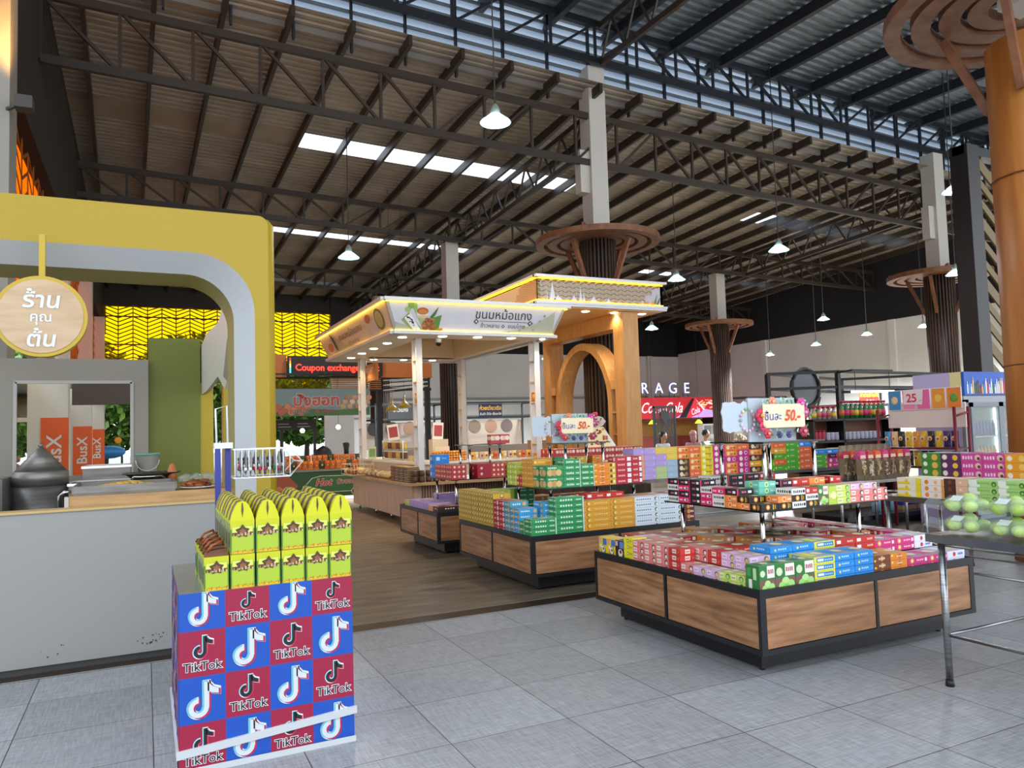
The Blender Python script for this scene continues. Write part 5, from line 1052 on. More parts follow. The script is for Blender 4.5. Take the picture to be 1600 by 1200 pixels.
for z0 in (zb + .035, zt - .03): g.box(X0, Y0_ - .02, z0, X1, Y0_ - .005, z0 + .014, mat('#ffc420', .5, 0, 4)); g.box(X0 - .02, Y0_, z0, X0 - .005, Y1_, z0 + .014, mat('#ffc420', .5, 0, 4))
g.obj('strip_light', t)
g = MB(); zw = zb + .05; hw = zt - zb - .08; yf = Y0_ - .003
nx = 34; w_ = (X1 - X0) / nx
for i in range(nx):
    for j in range(9):
        u = X0 + i * w_; v = zw + j * hw / 9; dz = .03 * (1 if i % 2 else -1)
        if i > 27 and (j < (i - 27) * 1.6): continue
        if v + hw / 9 + .03 > zt - .02 or v - .03 < zw - .02: dz *= .3
        g.add([(u, yf, v), (u + w_ * .92, yf, v + dz), (u + w_ * .92, yf, v + dz + hw / 12), (u, yf, v + hw / 12)], [(0, 1, 2, 3)], '#b09a6c' if (i + j) % 2 else '#8a7448')
for j in range(9):
    for i in range(10):
        v = zw + j * hw / 9; y = Y0_ + .02 + i * .1; dz = .025 * (1 if i % 2 else -1)
        if i < 9 - j * .4: g.add([(X0 - .003, y, v), (X0 - .003, y + .09, v + dz), (X0 - .003, y + .09, v + dz + hw / 13), (X0 - .003, y, v + hw / 13)], [(0, 1, 2, 3)], '#c88a34')
g.obj('woven_print', t)
g = MB()
for (cx, hh, ww) in ((.12, .95, .02), (.2, .9, .13), (.28, .25, .2), (.52, .3, .12), (.62, .75, .07), (.67, .55, .05), (.82, .3, .15), (1.05, .25, .1)):
    x = X0 + cx * 1.35 + .02; g.add([(x - ww / 2, yf - .003, zw), (x + ww / 2, yf - .003, zw), (x + ww * .3, yf - .003, zw + hw * hh * .35), (x, yf - .003, zw + hw * hh), (x - ww * .3, yf - .003, zw + hw * hh * .35)], [(0, 1, 2, 3, 4)], '#cfcfda')
for (dx, c, r) in ((-.22, '#e89a30', .05), (-.34, '#d88a28', .035), (-.4, '#c87820', .03)): g.ball((X1 + dx, yf - .002, zw + .03), r, c, 8, (1, .05, .8))
g.add([(X1 - .2, yf - .006, zw + .03), (X1 - .12, yf - .006, zw + .22), (X1 - .16, yf - .006, zw + .02)], [(0, 1, 2)], '#4a7a30'); g.add([(X1 - .15, yf - .006, zw + .02), (X1 - .03, yf - .006, zw + .18), (X1 - .11, yf - .006, zw)], [(0, 1, 2)], '#3c6a2c')
g.obj('temple_print', t)
g = MB(); g.box(X0 + .02, Y0_ + .02, zb - .075, X1 - .02, Y1_ - .02, zb - .06, '#e8c080'); g.obj('soffit', t)
for k in range(3): downlight(t, 7.2 + k * .62, Y0_ + .28, zb - .075, 24)
for k in range(3): downlight(t, 7.0, 12.6 + k * .8, zb - .075, 22)
t = thing('wooden_portal', 'tall oak portal frame with oval arch and side cubbies', 'portal', (8.05, 13.2, 0))
for (y0, y1, nm) in ((11.5, 11.82, 'near'), (14.3, 14.6, 'far')): g = MB(); g.box(7.86, y0, 0, 8.2, y1, 3.6, 'light_wood'); g.obj('column', t)
g = MB(); g.box(7.86, 11.82, 3.32, 8.2, 14.3, 3.6, 'light_wood'); g.obj('lintel', t)
cy, N = 13.06, 28; ya, yb_ = 11.95, 14.1; ho = (yb_ - ya) / 2; cy = (ya + yb_) / 2; zc = 1.9
arc = [(cy + ho * math.cos(math.pi * i / N), zc + 1.28 * math.sin(math.pi * i / N)) for i in range(N + 1)]; arci = [(cy + (ho - .13) * math.cos(math.pi * i / N), zc + 1.14 * math.sin(math.pi * i / N)) for i in range(N + 1)]
out = [(yb_, .7)] + arc + [(ya, .7), (ya + .13, .7)] + arci[::-1] + [(yb_ - .13, .7)]
g = MB(); g.prism([(a - 0, b) for a, b in out], (7.86, 0, 0), Y_, Z_, (.34, 0, 0), 'light_wood'); g.obj('oval_arch', t)
for (y0, y1) in ((11.82, 11.96), (14.1, 14.3)):
    for z in (1.35, 1.75, 2.2): g = MB(); g.box(7.86, y0, z, 8.2, y1, z + (.16 if z > 2 else .03), 'light_wood'); g.obj('cubby_shelf', t)
    g = MB(); g.box(8.17, y0, .7, 8.2, y1, 2.2, 'light_wood'); g.obj('cubby_back', t)
g = MB(); g.box(7.86, 11.82, .6, 8.2, 14.3, .7, 'light_wood'); g.box(7.9, 11.82, 0, 8.16, 14.3, .6, 'light_wood'); g.obj('plinth', t)
t = thing('display_table', 'low counter of photo boxes standing in front of the wooden portal', 'table', (6.9, 11.1, 0))
g = MB(); g.box(5.9, 10.75, 0, 7.8, 11.35, .7, 'slat_wood'); g.obj('base', t); g = MB(); g.box(5.85, 10.7, .7, 7.85, 11.4, .74, 'counter_wood'); g.obj('top', t)
stack_row([(('redstripe', 'tangerine', 'redstripe'), .19, .105, 4) for _ in range(9)] , 5.95, 10.75, .74, 'x', 'below the wooden portal', 'photo boxes below the wooden portal', .5)
# tent card and cupcake sign
t = thing('tent_card', 'folded tent card with cream sweets picture beneath the wooden portal', 'display card', (7.0, 10.98, 1.165))
g = MB(); z0 = 1.165; g.add([(6.72, 11.0, z0), (7.2, 11.0, z0), (7.12, 11.12, z0 + .34), (6.82, 11.12, z0 + .34)], [(0, 1, 2, 3)], '#f0dca8'); g.add([(7.2, 11.0, z0), (7.42, 11.2, z0), (7.12, 11.12, z0 + .34)], [(0, 1, 2)], '#d8dce2')
random.seed(5)
for k in range(26): x, f = random.uniform(6.78, 7.14), random.uniform(.1, .9); y = 11.0 + .12 * f; g.ball((x, y - .008, z0 + .34 * f), .022, random.choice(['#a85a3c', '#7a9a4c', '#c83c50', '#e8b060', '#6a4a34']), 6, (1.2, .2, .8))
g.obj('card', t); g = MB(); pts = [(.2 * math.cos(a) * (1 + .06 * math.cos(8 * a)), .1 * math.sin(a) + .0) for a in [2 * math.pi * i / 32 for i in range(32)]]
g.prism(pts, (6.95, 11.1, z0 + .43), X_, Z_, (0, .01, 0), '#d8c8c0')
for k in range(22): a, r = random.uniform(0, 6.28), random.random(); g.ball((6.95 + .17 * r * math.cos(a), 11.095, z0 + .43 + .08 * r * math.sin(a)), .016, random.choice(['#c83c60', '#70502c', '#4a8a5c', '#e8a040', '#5a3a70']), 6)
g.ball((6.95, 11.1, z0 + .55), .05, '#c82848', 8); g.obj('cupcake_sign', t)
# kraft cartons behind the kiosk counter
for k in range(3):
    for j in range(2):
        g = MB(); g.box(-.28, -.2, 0, .28, .2, .24, '#b88a58'); g.box(-.28, -.201, .11, .28, -.2, .125, '#a0744a'); o = g.obj('kraft_carton', local=True); o.location = (8.6 + k * .6 - .9 * 0, 16.2, .75 + j * .245); tag(o, 'brown kraft carton behind the dessert kiosk, %s column, %s' % (ORD[k], ('lower', 'upper')[j]), 'carton', 'kraft cartons behind the kiosk')
g = MB(); g.box(8.2, 15.9, 0, 10.4, 16.6, .75, '#8a7a66'); tag(g.obj('storage_bench'), 'low bench carrying kraft cartons behind the dessert kiosk', 'bench')

# ================================================================== bakery stall far left
YS = 17.3
t = thing('bakery_stall', 'green fronted bakery stall counter with a painted van', 'stall counter', (3.4, YS, 0))
g = MB(); g.box(2.3, YS, .12, 4.6, YS + .9, .7, '#2f5a34'); g.obj('front', t); g = MB(); g.box(2.3, YS + .02, .05, 4.6, YS + .8, .12, mat('#fff4d8', .5, 0, 1.2)); g.obj('kick_light', t)
g = MB(); g.box(2.25, YS - .04, .7, 4.65, YS + .95, .74, '#8a8a84'); g.obj('top', t)
g = MB(); y = YS - .004
van = rr(3.55, .3, .0, 0, 90, 1)[:1] and [(3.15, .22), (4.5, .22), (4.55, .3), (4.5, .58), (3.55, .6), (3.35, .56), (3.22, .42), (3.15, .38)]
g.prism([(a, b) for a, b in van], (0, y, 0), X_, Z_, (0, .002, 0), '#dfe6da'); g.prism([(3.17 + (a - 3.15) * .985, .235 + (b - .22) * .93) for a, b in van], (0, y - .003, 0), X_, Z_, (0, .002, 0), '#3a7040')
for cx in (3.5, 4.32):
    for r, c, k in ((.085, '#e8ece4', 1), (.072, '#1c1e1c', 2), (.03, '#d8d8d4', 3)): g.prism([(r * math.cos(2 * math.pi * i / 16), r * math.sin(2 * math.pi * i / 16)) for i in range(16)], (cx, y - .004 - .003 * k, .22), X_, Z_, (0, .001, 0), c)
g.prism([(2.35, .16), (2.9, .16), (3.05, .4), (2.8, .68), (2.35, .68)], (0, y, 0), X_, Z_, (0, .002, 0), '#a85a3c'); 
for k in range(4): g.ball((2.5 + .13 * k, y - .003, .3 + .05 * (k % 2)), .09, '#c87a4c', 8, (1, .04, .6))
g.obj('van_print', t)
g = MB(); g.text('Hot', (3.6, y - .012, .38), X_, Z_, .22, '#f0e4e0', .05, .3); g.text('Hot', (3.6, y - .014, .38), X_, Z_, .22, '#c83028', .02, .3); g.text('ปังฮอท', (4.12, y - .012, .4), X_, Z_, .15, '#f0e4e0', .04); g.text('ปังฮอท', (4.12, y - .014, .4), X_, Z_, .15, '#a03028', .01); g.obj('van_lettering', t)
for k in range(15):
    for j in range(2): pouch(2.85 + k * .125, YS + .1 + j * .25, .745 + j * .12, .118, .19, .07, ['#e8742a', '#e07830', '#3a4a28', '#ea8a34', '#dd6a24'][(k * 2 + j) % 5], 'orange snack bag on bakery stall, %s row, %s from left' % (('front', 'back')[j], ORD[k]), 'orange snack bags on the bakery stall', [(0, .5, .26, '#2a2420'), (0, .48, .17, '#f0c080')])
g = MB(); g.box(2.7, YS + .28, .74, 4.75, YS + .7, .86, '#5a4a38'); tag(g.obj('snack_step'), 'wooden step raising the back row of orange snack bags', 'step')
t = thing('bakery_banner', 'hanging bakery banner with big pink Thai lettering', 'banner', (3.5, 17.0, 1.93))
g = MB(); y = 17.0; g.box(2.35, y, 1.94, 4.62, y + .02, 2.54, '#7f9ea4'); g.add([(2.35, y - .002, 1.94), (4.62, y - .002, 1.94), (4.62, y - .002, 2.12), (3.9, y - .002, 2.06), (3.2, y - .002, 2.1), (2.35, y - .002, 2.2)], [tuple(range(6))], '#4a7a4c')
random.seed(14)
for k in range(12): g.ball((2.45 + .07 * k, y - .003, 2.02 + .06 * (k % 3)), .09, random.choice(['#c87858', '#b86a50', '#d88c68']), 8, (1, .03, .8))
for k in range(12): g.ball((4.0 + .055 * k, y - .003, 2.14 + .1 * (k % 3)), .07, random.choice(['#d8a888', '#c8b878', '#e8d0b8', '#b88a6c']), 8, (1, .03, .8))
g.obj('sheet', t)
for off, col, k in ((.06, '#f2e8e0', 1), (.03, '#8a3c3c', 2), (.01, '#cc5c58', 3)): g = MB(); g.text('ปังฮอท', (3.42, y - .01 - .003 * k, 2.17), X_, Z_, .32, col, off, 0, 1.12); g.obj('title_lettering', t)
g = MB(); g.text('เบเกอรี่', (3.05, y - .014, 2.0), X_, Z_, .15, '#f0f0e8', .03); g.text('เบเกอรี่', (3.05, y - .016, 2.0), X_, Z_, .15, '#2c3c2c', .01); g.text('By ปังฮอท', (3.62, y - .014, 2.01), X_, Z_, .11, '#b85a58', .02); g.obj('subtitle_lettering', t)
for x in (2.4, 4.57): g = MB(); g.bar((x, y + .03, 2.5), (x, y + .03, 2.9), .02, .02, 'black'); g.obj('hanger', t)
t = thing('stall_canopy', 'dark bakery stall canopy frame with orange end boards', 'canopy', (4.2, 18.2, 2.6))
g = MB(); g.box(2.4, 18.0, 2.87, 2.95, 18.1, 3.4, '#b8662a'); g.obj('orange_board', t); g = MB(); g.box(5.2, 18.0, 2.87, 6.5, 18.1, 3.28, '#b8662a'); g.obj('orange_board', t)
g = MB(); g.box(2.0, 18.08, 2.55, 6.5, 18.16, 2.62, 'black'); g.box(2.0, 18.12, 2.84, 6.5, 18.2, 2.9, 'black')
for x in (2.3, 5.15, 6.4): g.box(x, 18.22, 0, x + .12, 18.34, 2.9, 'black')
for x in (2.38, 4.56): g.box(x, 16.98, 2.86, x + .04, 18.2, 2.9, 'black')
g.box(2.38, 17.22, 2.86, 4.6, 17.28, 2.9, 'black')
for k in range(6): g.bar((3.95, 18.06, 2.6 + k * .05), (5.2, 18.06, 2.6 + k * .05), .03, .025, '#b87838'); g.bar((5.25, 18.06, 2.5 + k * .06), (6.4, 18.06, 2.62 + k * .05), .02, .025, '#d8d8d4' if k % 2 else '#2a2420')
g.obj('slat_frame', t)
g = MB(); g.box(2.4, 18.13, 2.62, 3.9, 18.14, 2.86, 'yglass')
random.seed(17)
for k in range(60): x, z = random.uniform(2.42, 3.88), random.uniform(2.64, 2.84); a = random.uniform(0, 3.14); g.bar((x, 18.11, z), (x + .09 * math.cos(a), 18.11, z + .06 * math.sin(a)), .012, .016, '#1c1812')
g.obj('fretwork', t)
t = thing('led_sign', 'black LED message board with red coupon exchange text', 'LED sign', (4.0, 17.96, 2.88))
g = MB(); g.box(2.96, 17.9, 2.9, 5.2, 17.99, 3.36, '#14110c'); g.obj('housing', t)
g = MB(); g.text('Coupon exchange point', (4.12, 17.893, 3.02), X_, Z_, .215, mat('#ff2a1c', .5, 0, 3), .012, 0, .95); g.obj('red_letters', t)
for k, c in enumerate(('#20c8e0', '#30d0a0', '#e8d030', '#f07020', '#e02020')): g = MB(); g.box(3.0, 17.89, 2.96 + k * .07, 3.03, 17.895, 3.03 + k * .07, mat(c, .5, 0, 2)); g.obj('colour_bar', t)
card_sign('price_card', 'orange price card reading 25 standing above bakery snacks', 3.05, YS + .5, .86, .28, .2, '#f0b088', None, '25', '#d83a1c', .15, pole=.2)
g = MB(); g.box(2.3, YS + 1.4, 1.66, 3.75, YS + 1.5, 1.9, '#1c1c1a')
for k in range(3): g.box(2.4 + k * .45, YS + 1.395, 1.72, 2.7 + k * .45, YS + 1.4, 1.74, '#a8a8a0'); g.box(2.4 + k * .45, YS + 1.395, 1.79, 2.65 + k * .45, YS + 1.4, 1.81, '#a8a8a0')
g.box(2.3, YS + 1.45, 0, 2.36, YS + 1.5, 1.66, '#1c1c1a'); g.box(3.69, YS + 1.45, 0, 3.75, YS + 1.5, 1.66, '#1c1c1a'); g.box(2.9, YS + 1.45, 0, 2.98, YS + 1.5, 1.66, '#1c1c1a')
tag(g.obj('menu_frame'), 'black menu board frame behind the bakery snack bags', 'menu board')
t = thing('coffee_machine', 'black coffee machine and grinders on the bakery back bench', 'coffee machine', (3.9, 18.4, 0))
g = MB(); g.box(3.2, 18.3, 0, 4.9, 18.7, .85, '#2a2824'); g.obj('bench', t); g = MB(); g.ball((3.85, 18.4, 1.05), .22, '#1c1c1c', 10, (1, .7, .9), .12); g.box(3.6, 18.35, .85, 4.1, 18.6, 1.05, '#242422'); g.obj('boiler', t)
g = MB(); g.lathe([(.06, .85), (.06, 1.15), (.09, 1.3), (.03, 1.32)], (4.4, 18.4, 0), '#2c2c2a', 12); g.obj('grinder', t)
for (x, z, lab) in ((3.15, 1.62, 'left'), (3.95, 1.68, 'right')):
    t = thing('bulb_pendant', 'bare glowing bulb pendant in front of bakery, %s one' % lab, 'pendant lamp', (x, 17.25, z), 0, 'bakery bulbs')
    g = MB(); g.ball((x, 17.25, z), .05, mat('#fff2d0', .5, 0, 12), 12); g.obj('bulb', t); g = MB(); g.tube([(x, 17.25, z + .05), (x, 17.25, 2.88)], .004, 'black', 5); g.obj('cord', t)
g = MB(); g.box(4.15, 19.6, 0, 4.9, 19.7, 2.2, '#d8d6d0'); tag(g.obj('white_screen'), 'plain white screen wall behind the bakery right side', 'screen')
for (x, z, i) in ((6.05, 2.12, 0), (6.4, 2.2, 1)):
    t = thing('cone_pendant', ('left', 'right')[i] + ' yellow cone pendant lamp hanging behind the kiosk', 'pendant lamp', (x, 20, z), 0, 'yellow cone pendants')
    g = MB(); g.lathe([(.2, 0), (.05, .16), (.03, .17), (.025, .33), (0, .33)], (x, 20, z), '#b8962c', 16); g.obj('shade', t); g = MB(); g.lathe([(.17, .015), (0, .015)], (x, 20, z), mat('#ffd84a', .5, 0, 4), 12); g.obj('diffuser', t); g = MB(); g.tube([(x, 20, z + .33), (x, 20, roof_z(x, 20))], .005, 'black', 5); g.obj('cord', t)
# stalls along the back wall
def stall(name, label, x0, x1, y, sign, sc, tcol, zs=2.0, cat='food stall'):
    t = thing(name, label, cat, ((x0 + x1) / 2, y, 0))
    g = MB()
    for x in (x0, x1): g.bar((x, y, 0), (x, y, 2.55), .06, .06, 'black'); g.bar((x, y + 1.6, 0), (x, y + 1.6, 2.55), .06, .06, 'black')
    for z in (2.0, 2.55): g.bar((x0, y, z), (x1, y, z), .06, .06, 'black'); g.bar((x0, y + 1.6, z), (x1, y + 1.6, z), .06, .06, 'black'); g.bar((x0, y, z), (x0, y + 1.6, z), .06, .06, 'black'); g.bar((x1, y, z), (x1, y + 1.6, z), .06, .06, 'black')
    g.obj('frame', t)
    g = MB(); g.box(x0, y, 0, x1, y + .5, .95, '#5a4a3c'); g.obj('counter', t)
    g = MB(); g.box(x0, y + 1.62, .9, x1, y + 1.66, 1.9, '#8a7a6c')
    n = int((x1 - x0) / .7)
    for k in range(n):
        cx = x0 + .4 + k * .7; g.prism([(.26 * math.cos(2 * math.pi * i / 16), .26 * math.sin(2 * math.pi * i / 16)) for i in range(16)], (cx, y + 1.61, 1.68), X_, Z_, (0, .005, 0), ['#3c3430', '#5a4a3c', '#7a5a44', '#4a3c38'][k % 4])
    g.obj('photo_panel', t)
    cx = (x0 + x1) / 2 if len(sign) > 1 else x0
    g = MB(); w = .95; sx_ = x0 + (x1 - x0) * .33; g.box(sx_ - w / 2, y - .06, 2.0, sx_ + w / 2, y - .04, 2.5, sc); g.obj('sign_board', t)
    g = MB(); g.text(sign[0], (sx_, y - .065, 2.27), X_, Z_, .2, tcol, .02, 0, .9)
    if len(sign) > 1: g.text(sign[1], (sx_, y - .065, 2.08), X_, Z_, .12, '#e0d8d0', .01, 0, .9)
    g.obj('sign_lettering', t); return t
stall('noodle_stall', 'far food stall with dark purple boat noodle sign', 10.6, 13.8, 26, ('ก๋วยเตี๋ยวเรือ', 'ต้มยำ น้ำใส เย็นตาโฟ'), '#1c1838', '#e8b048')
stall('curry_stall', 'far food stall behind the kiosk left part with dark menu boards', 7.4, 10.2, 26.5, ('ข้าวแกง',), '#202020', '#c8c8c0')
stall('made_to_order_stall', 'far stall at right with dark red sign in yellow lettering', 21.5, 25.5, 18.5, ('อาหารตามสั่ง', 'สเต๊ก ส้มตำ'), '#8c1c14', '#f0b838')
stall('drinks_stall', 'small far stall with maroon sign left of the black round frame', 22.4, 24.6, 24, ('อาหารใต้', 'ข้าวแกง'), '#3c0f14', '#e8b848')
# beverage counter
t = thing('beverage_sign', 'red cola lightbox banner with glowing RAGE letters above', 'sign', (23.5, 30, 1.8))
g = MB(); yb = 30.0; g.box(20.6, yb, 1.82, 26.4, yb + .3, 2.84, mat('#a8202a', .4, 0, .7)); g.obj('lightbox', t)
g = MB(); E1 = lambda c, e=.8: mat(c, .4, 0, e)
g.add([(23.4, yb - .01, 1.84), (26.3, yb - .01, 1.84), (26.3, yb - .01, 2.1), (25.2, yb - .01, 2.25), (24.2, yb - .01, 2.2)], [tuple(range(5))], E1('#b090d8'))
g.add([(23.6, yb - .02, 1.84), (24.45, yb - .02, 2.8), (24.6, yb - .02, 2.75), (24.05, yb - .02, 1.84)], [(0, 1, 2, 3)], '#3c3038'); g.add([(24.05, yb - .03, 1.84), (24.6, yb - .03, 2.78), (25.1, yb - .03, 2.2), (24.9, yb - .03, 2.02), (24.3, yb - .03, 1.84)], [tuple(range(5))], E1('#c02838'))
g.add([(24.62, yb - .04, 2.78), (24.66, yb - .04, 2.74), (25.2, yb - .04, 2.22), (25.1, yb - .04, 2.2)], [(0, 1, 2, 3)], E1('#e8dce8'))
random.seed(19)
for k in range(14): x, z = random.uniform(24.9, 26.2), random.uniform(2.3, 2.75); a = random.uniform(-.6, .6); g.bar((x - .2 * math.cos(a), yb - .03, z - .2 * math.sin(a)), (x + .2 * math.cos(a), yb - .03, z + .2 * math.sin(a)), .01, .06, E1(random.choice(['#d8a878', '#b8704c', '#e8c8a8'])))
g.obj('cup_print', t)
g = MB(); g.text('Coca-Cola', (22.55, yb - .03, 2.1), X_, Z_, .72, E1('#f0e4ec', 1), .0, .45, .8); g.obj('white_script', t); g = MB(); g.text('Cola', (24.62, yb - .05, 2.02), (.95, 0, .3), (-.3, 0, .95), .42, E1('#e8c8dc'), .02, .4, .7); g.obj('cup_script', t)
for k, ch in enumerate('RAGE'):
    g = MB(); x = 21.62 + .84 * k; vs, fs = text_geo(ch, .0, 0)
    g.text(ch, (x, yb - .02, 3.05), X_, Z_, .74, E1('#c0c8ff', 2.4), -.008); g.text(ch, (x + .03, yb + .05, 3.05), X_, Z_, .74, '#7078a8', .02)
    for dx in (-.15, .15): g.bar((x + dx, yb + .1, 2.84), (x + dx, yb + .1, 3.1), .02, .02, 'black')
    g.obj('letter', t)
g = MB(); g.box(20.6, 31.5, 0, 26.4, 31.7, 1.75, '#a8843c'); g.box(20.7, yb, 0, 26.4, yb + .6, .95, '#7a2c24'); g.box(20.6, yb, 0, 20.7, 31.5, 1.82, 'black'); g.box(26.3, yb, 0, 26.4, 31.5, 1.82, 'black'); g.obj('back_counter', t)
t = thing('white_cabinet', 'small white glass cabinet under the cola banner', 'cabinet', (24.3, 29.0, .0))
g = MB(); g.box(23.9, 28.6, .0, 24.9, 29.0, 1.5, '#dcd8d0'); g.box(23.96, 28.595, 1.0, 24.4, 28.6, 1.42, '#8a8a88'); g.box(24.44, 28.595, 1.0, 24.84, 28.6, 1.42, '#8a8a88'); g.obj('body', t)
for (x, z, i) in ((17.6, 1.55, 0), (19.85, 1.53, 1)):
    t = thing('green_pendant', 'small lime green glowing pendant below the cola banner, %s one' % ('left', 'right')[i], 'pendant lamp', (x, 24, z), 0, 'green pendants')
    g = MB(); g.lathe([(.16, 0), (.05, .14), (0, .15)], (x, 24, z), mat('#a0f020', .5, 0, 1.6), 14); g.obj('shade', t); g = MB(); g.tube([(x, 24, z + .15), (x, 24, roof_z(x, 24))], .006, 'black', 5); g.obj('cord', t)
t = thing('slatted_screen', 'tall black slatted screen with heart motif left of the ringed pillar', 'screen', (13.6, 18, 0))
g = MB(); x0, x1 = 13.25, 14.05
g.box(x0, 18, 0, x0 + .04, 18.05, 2.05, 'black'); g.box(x1 - .04, 18, 0, x1, 18.05, 2.05, 'black'); g.box(x0, 18, 2.0, x1, 18.05, 2.06, 'black'); g.obj('frame', t)
g = MB()
for k in range(13): g.box(x0 + .06 + k * .055, 18.01, 0, x0 + .085 + k * .055, 18.03, 2.0, 'black')
g.obj('slats', t); g = MB(); g.prism([(0, -.22), (.14, .0), (.17, .16), (.1, .2), (0, .16), (-.1, .2), (-.17, .16), (-.14, 0)], (13.65, 17.99, 1.72), X_, Z_, (0, .012, 0), 'black'); g.obj('heart', t)

# ================================================================== right hand side
def steel_table(label, x0, x1, y0, y1, zt, sh=None, rail=.28, legs=None):
    t = thing('steel_table', label, 'table', ((x0 + x1) / 2, (y0 + y1) / 2, 0), 0, 'stainless display tables')
    g = MB(); g.box(x0, y0, zt - .045, x1, y1, zt, 'steel_top'); g.obj('top', t)
    for a in (x0 + .05, x1 - .05):
        for b in (y0 + .05, y1 - .06): g = MB(); g.tube([(a, b, .03), (a, b, zt - .045)], .019, 'steel', 12); g.lathe([(.024, 0), (.021, .035)], (a, b, 0), 'black', 12); g.obj('leg', t)
    for p, q in (((x0 + .05, y0 + .05), (x1 - .05, y0 + .05)), ((x0 + .05, y1 - .06), (x1 - .05, y1 - .06)), ((x0 + .05, y0 + .05), (x0 + .05, y1 - .06)), ((x1 - .05, y0 + .05), (x1 - .05, y1 - .06))):
        g = MB(); g.tube([(*p, rail), (*q, rail)], .009, 'steel', 8); g.obj('rail', t)
    if sh: g = MB(); g.box(x0 + .02, y0 + .02, sh - .03, x1 - .02, y1 - .02, sh, 'steel_top'); g.obj('lower_shelf', t)
    return t
steel_table('nearest stainless steel table at right edge, holding bagged guavas', 3.99, 5.0, 1.3, 2.91, .84)
steel_table('stainless table behind the guava table, stacked with cake boxes', 5.72, 6.5, 3.3, 4.6, .84)
steel_table('stainless table in front of the orange wood pillar with pink boxes', 6.75, 7.5, 3.5, 5.0, .93)
gT = 'cake boxes on the stainless table'
stack_row([('whitegreen', .26, .055, 3), ('whitegreen', .26, .055, 3), ('whitegreen', .3, .055, 3), ('cocoa', .2, .052, 3), ('tangerine', .21, .052, 3), ('lemon', .21, .052, 3)][0:0] + [('lemon', .2, .052, 3), ('tangerine', .2, .052, 3)][0:0] + [('whitegreen', .2, .055, 3), ('whitegreen', .23, .055, 3), ('cocoa', .2, .055, 3), ('tangerine', .2, .052, 3), ('lemon', .22, .052, 3)], 5.76, 3.38, .84, 'y', 'on the cake box table', gT, .3)
stack_row([('rosepie', .2, .075, 3), ('rosepie', .2, .075, 3), ('amberpie', .2, .075, 3), ('pinkmag', .2, .075, 3), ('pinkmag', .2, .075, 3), ('purplebox', .2, .075, 3), ('greenpie', .2, .075, 3)], 6.8, 3.55, .93, 'y', 'on table before the orange pillar', 'pie boxes in front of the orange pillar', .3)
# bagged guavas
def fruit_bag(x, y, z, col, label, seed):
    random.seed(seed); t = thing('fruit_bag', label, 'fruit bag', (x, y, z), 0, 'bagged fruit on the nearest steel table')
    spots = [(-.05, -.06, .035), (.04, -.07, .035), (-.06, .03, .035), (.05, .02, .035), (0, .08, .035), (0, -.02, .07)]
    for (a, b, c) in spots[:6]:
        g = MB(); g.ball((a, b, c + .012), .039, random.choice(col), 12, (1, 1, .85), .02); g.obj('fruit', t, local=True)
    g = MB(); g.ball((0, 0, .056), .12, 'clear', 14, (.85, 1.0, .43), .03)
    ce = (-.02, .13, .03)
    g.add([(ce[0] - .03, ce[1] - .03, .01), (ce[0] + .05, ce[1] - .02, .05), (ce[0] + .02, ce[1] + .09, .075), (ce[0] - .06, ce[1] + .08, .03)], [(0, 1, 2, 3)], 'clear'); g.obj('film', t, local=True)
    g = MB(); g.add([(-.08, -.02, .075), (-.085, .04, .075), (-.05, .035, .1), (-.045, -.025, .1)], [(0, 1, 2, 3)], '#eef2f2'); g.obj('sticker', t, local=True); return t
GU = ['#b6d070', '#c2da84', '#aac85c']
for j in range(2):
    for k in range(4):
        cl = GU if k < 2 else ['#e8dcc0', '#ece4d0', '#e89a30' if j else '#e8d8b0']
        fruit_bag(4.14, 2.76 - k * .255, .845 + j * .111, cl, ('clear bag of %s, %s from the table corner, %s layer' % ('green guavas' if k < 2 else 'pale peeled fruit', ORD[k], ('lower', 'upper')[j])), 40 + k + 7 * j)
# long table with the wall of cookie boxes
steel_table('long stainless table behind the gondolas carrying stacked cookie boxes', 5.7, 10.4, 8.25, 8.9, .79, .25)
rows = [('peachplain', 'peachplain', 'peachplain', 'peachplain', 'peachplain'), ('lavplain', 'lavplain', 'lavplain', 'lavplain', 'peachplain'), ('lavplain', 'lavplain', 'limeplain', 'lavplain', 'lavplain'), ('skyplain', 'limeplain', 'skyplain', 'skyplain', 'yelplain')]
col5 = lambda *a: tuple(a)
its = [(('peachplain',) * 3 + ('peachplain', 'lavplain'), .17, .082, 5), (('lavplain',) * 4 + ('lavplain',), .18, .082, 5), (('limeplain', 'limeplain', 'lavplain', 'lavplain', 'yelplain'), .18, .082, 5), (('skyplain', 'skyplain', 'skyplain', 'yelplain', 'yelplain'), .18, .082, 5)]
for tup, w in ((('brownfruit', 'brownfruit', 'brownfruit', 'orangefruit', 'orangefruit'), .2), (('orangered', 'orangefruit', 'orangefruit', 'orangefruit', 'orangered'), .2), (('yelfruit2',) * 5, .21), (('magfruit',) * 5, .22), (('orangefruit', 'orangefruit', 'magfruit', 'orangefruit', 'orangefruit'), .22), (('magfruit', 'magfruit', 'magfruit', 'magfruit', 'orangered'), .22), (('brownfruit', 'goldfruit', 'brownfruit', 'orangefruit', 'brownfruit'), .22), (('greenfruit', 'greenfruit', 'brownfruit', 'goldfruit', 'orangefruit'), .24), (('greenfruit', 'orangered', 'greenfruit', 'goldfruit', 'orangered'), .24), (('greenfruit',) * 5, .26), (('orangered', 'orangered', 'orangered', 'orangered', 'bluefruit'), .26)):
    its.append((tup, w, .082, 5))
its += [(('greenfruit', 'greenfruit', 'greenfruit', 'bluefruit'), .3, .068, 4), (('magenta', 'magfruit', 'blackpink', 'bluefruit'), .3, .068, 4), (('orangered', 'goldfruit', 'goldfruit', 'goldfruit'), .33, .068, 4)]
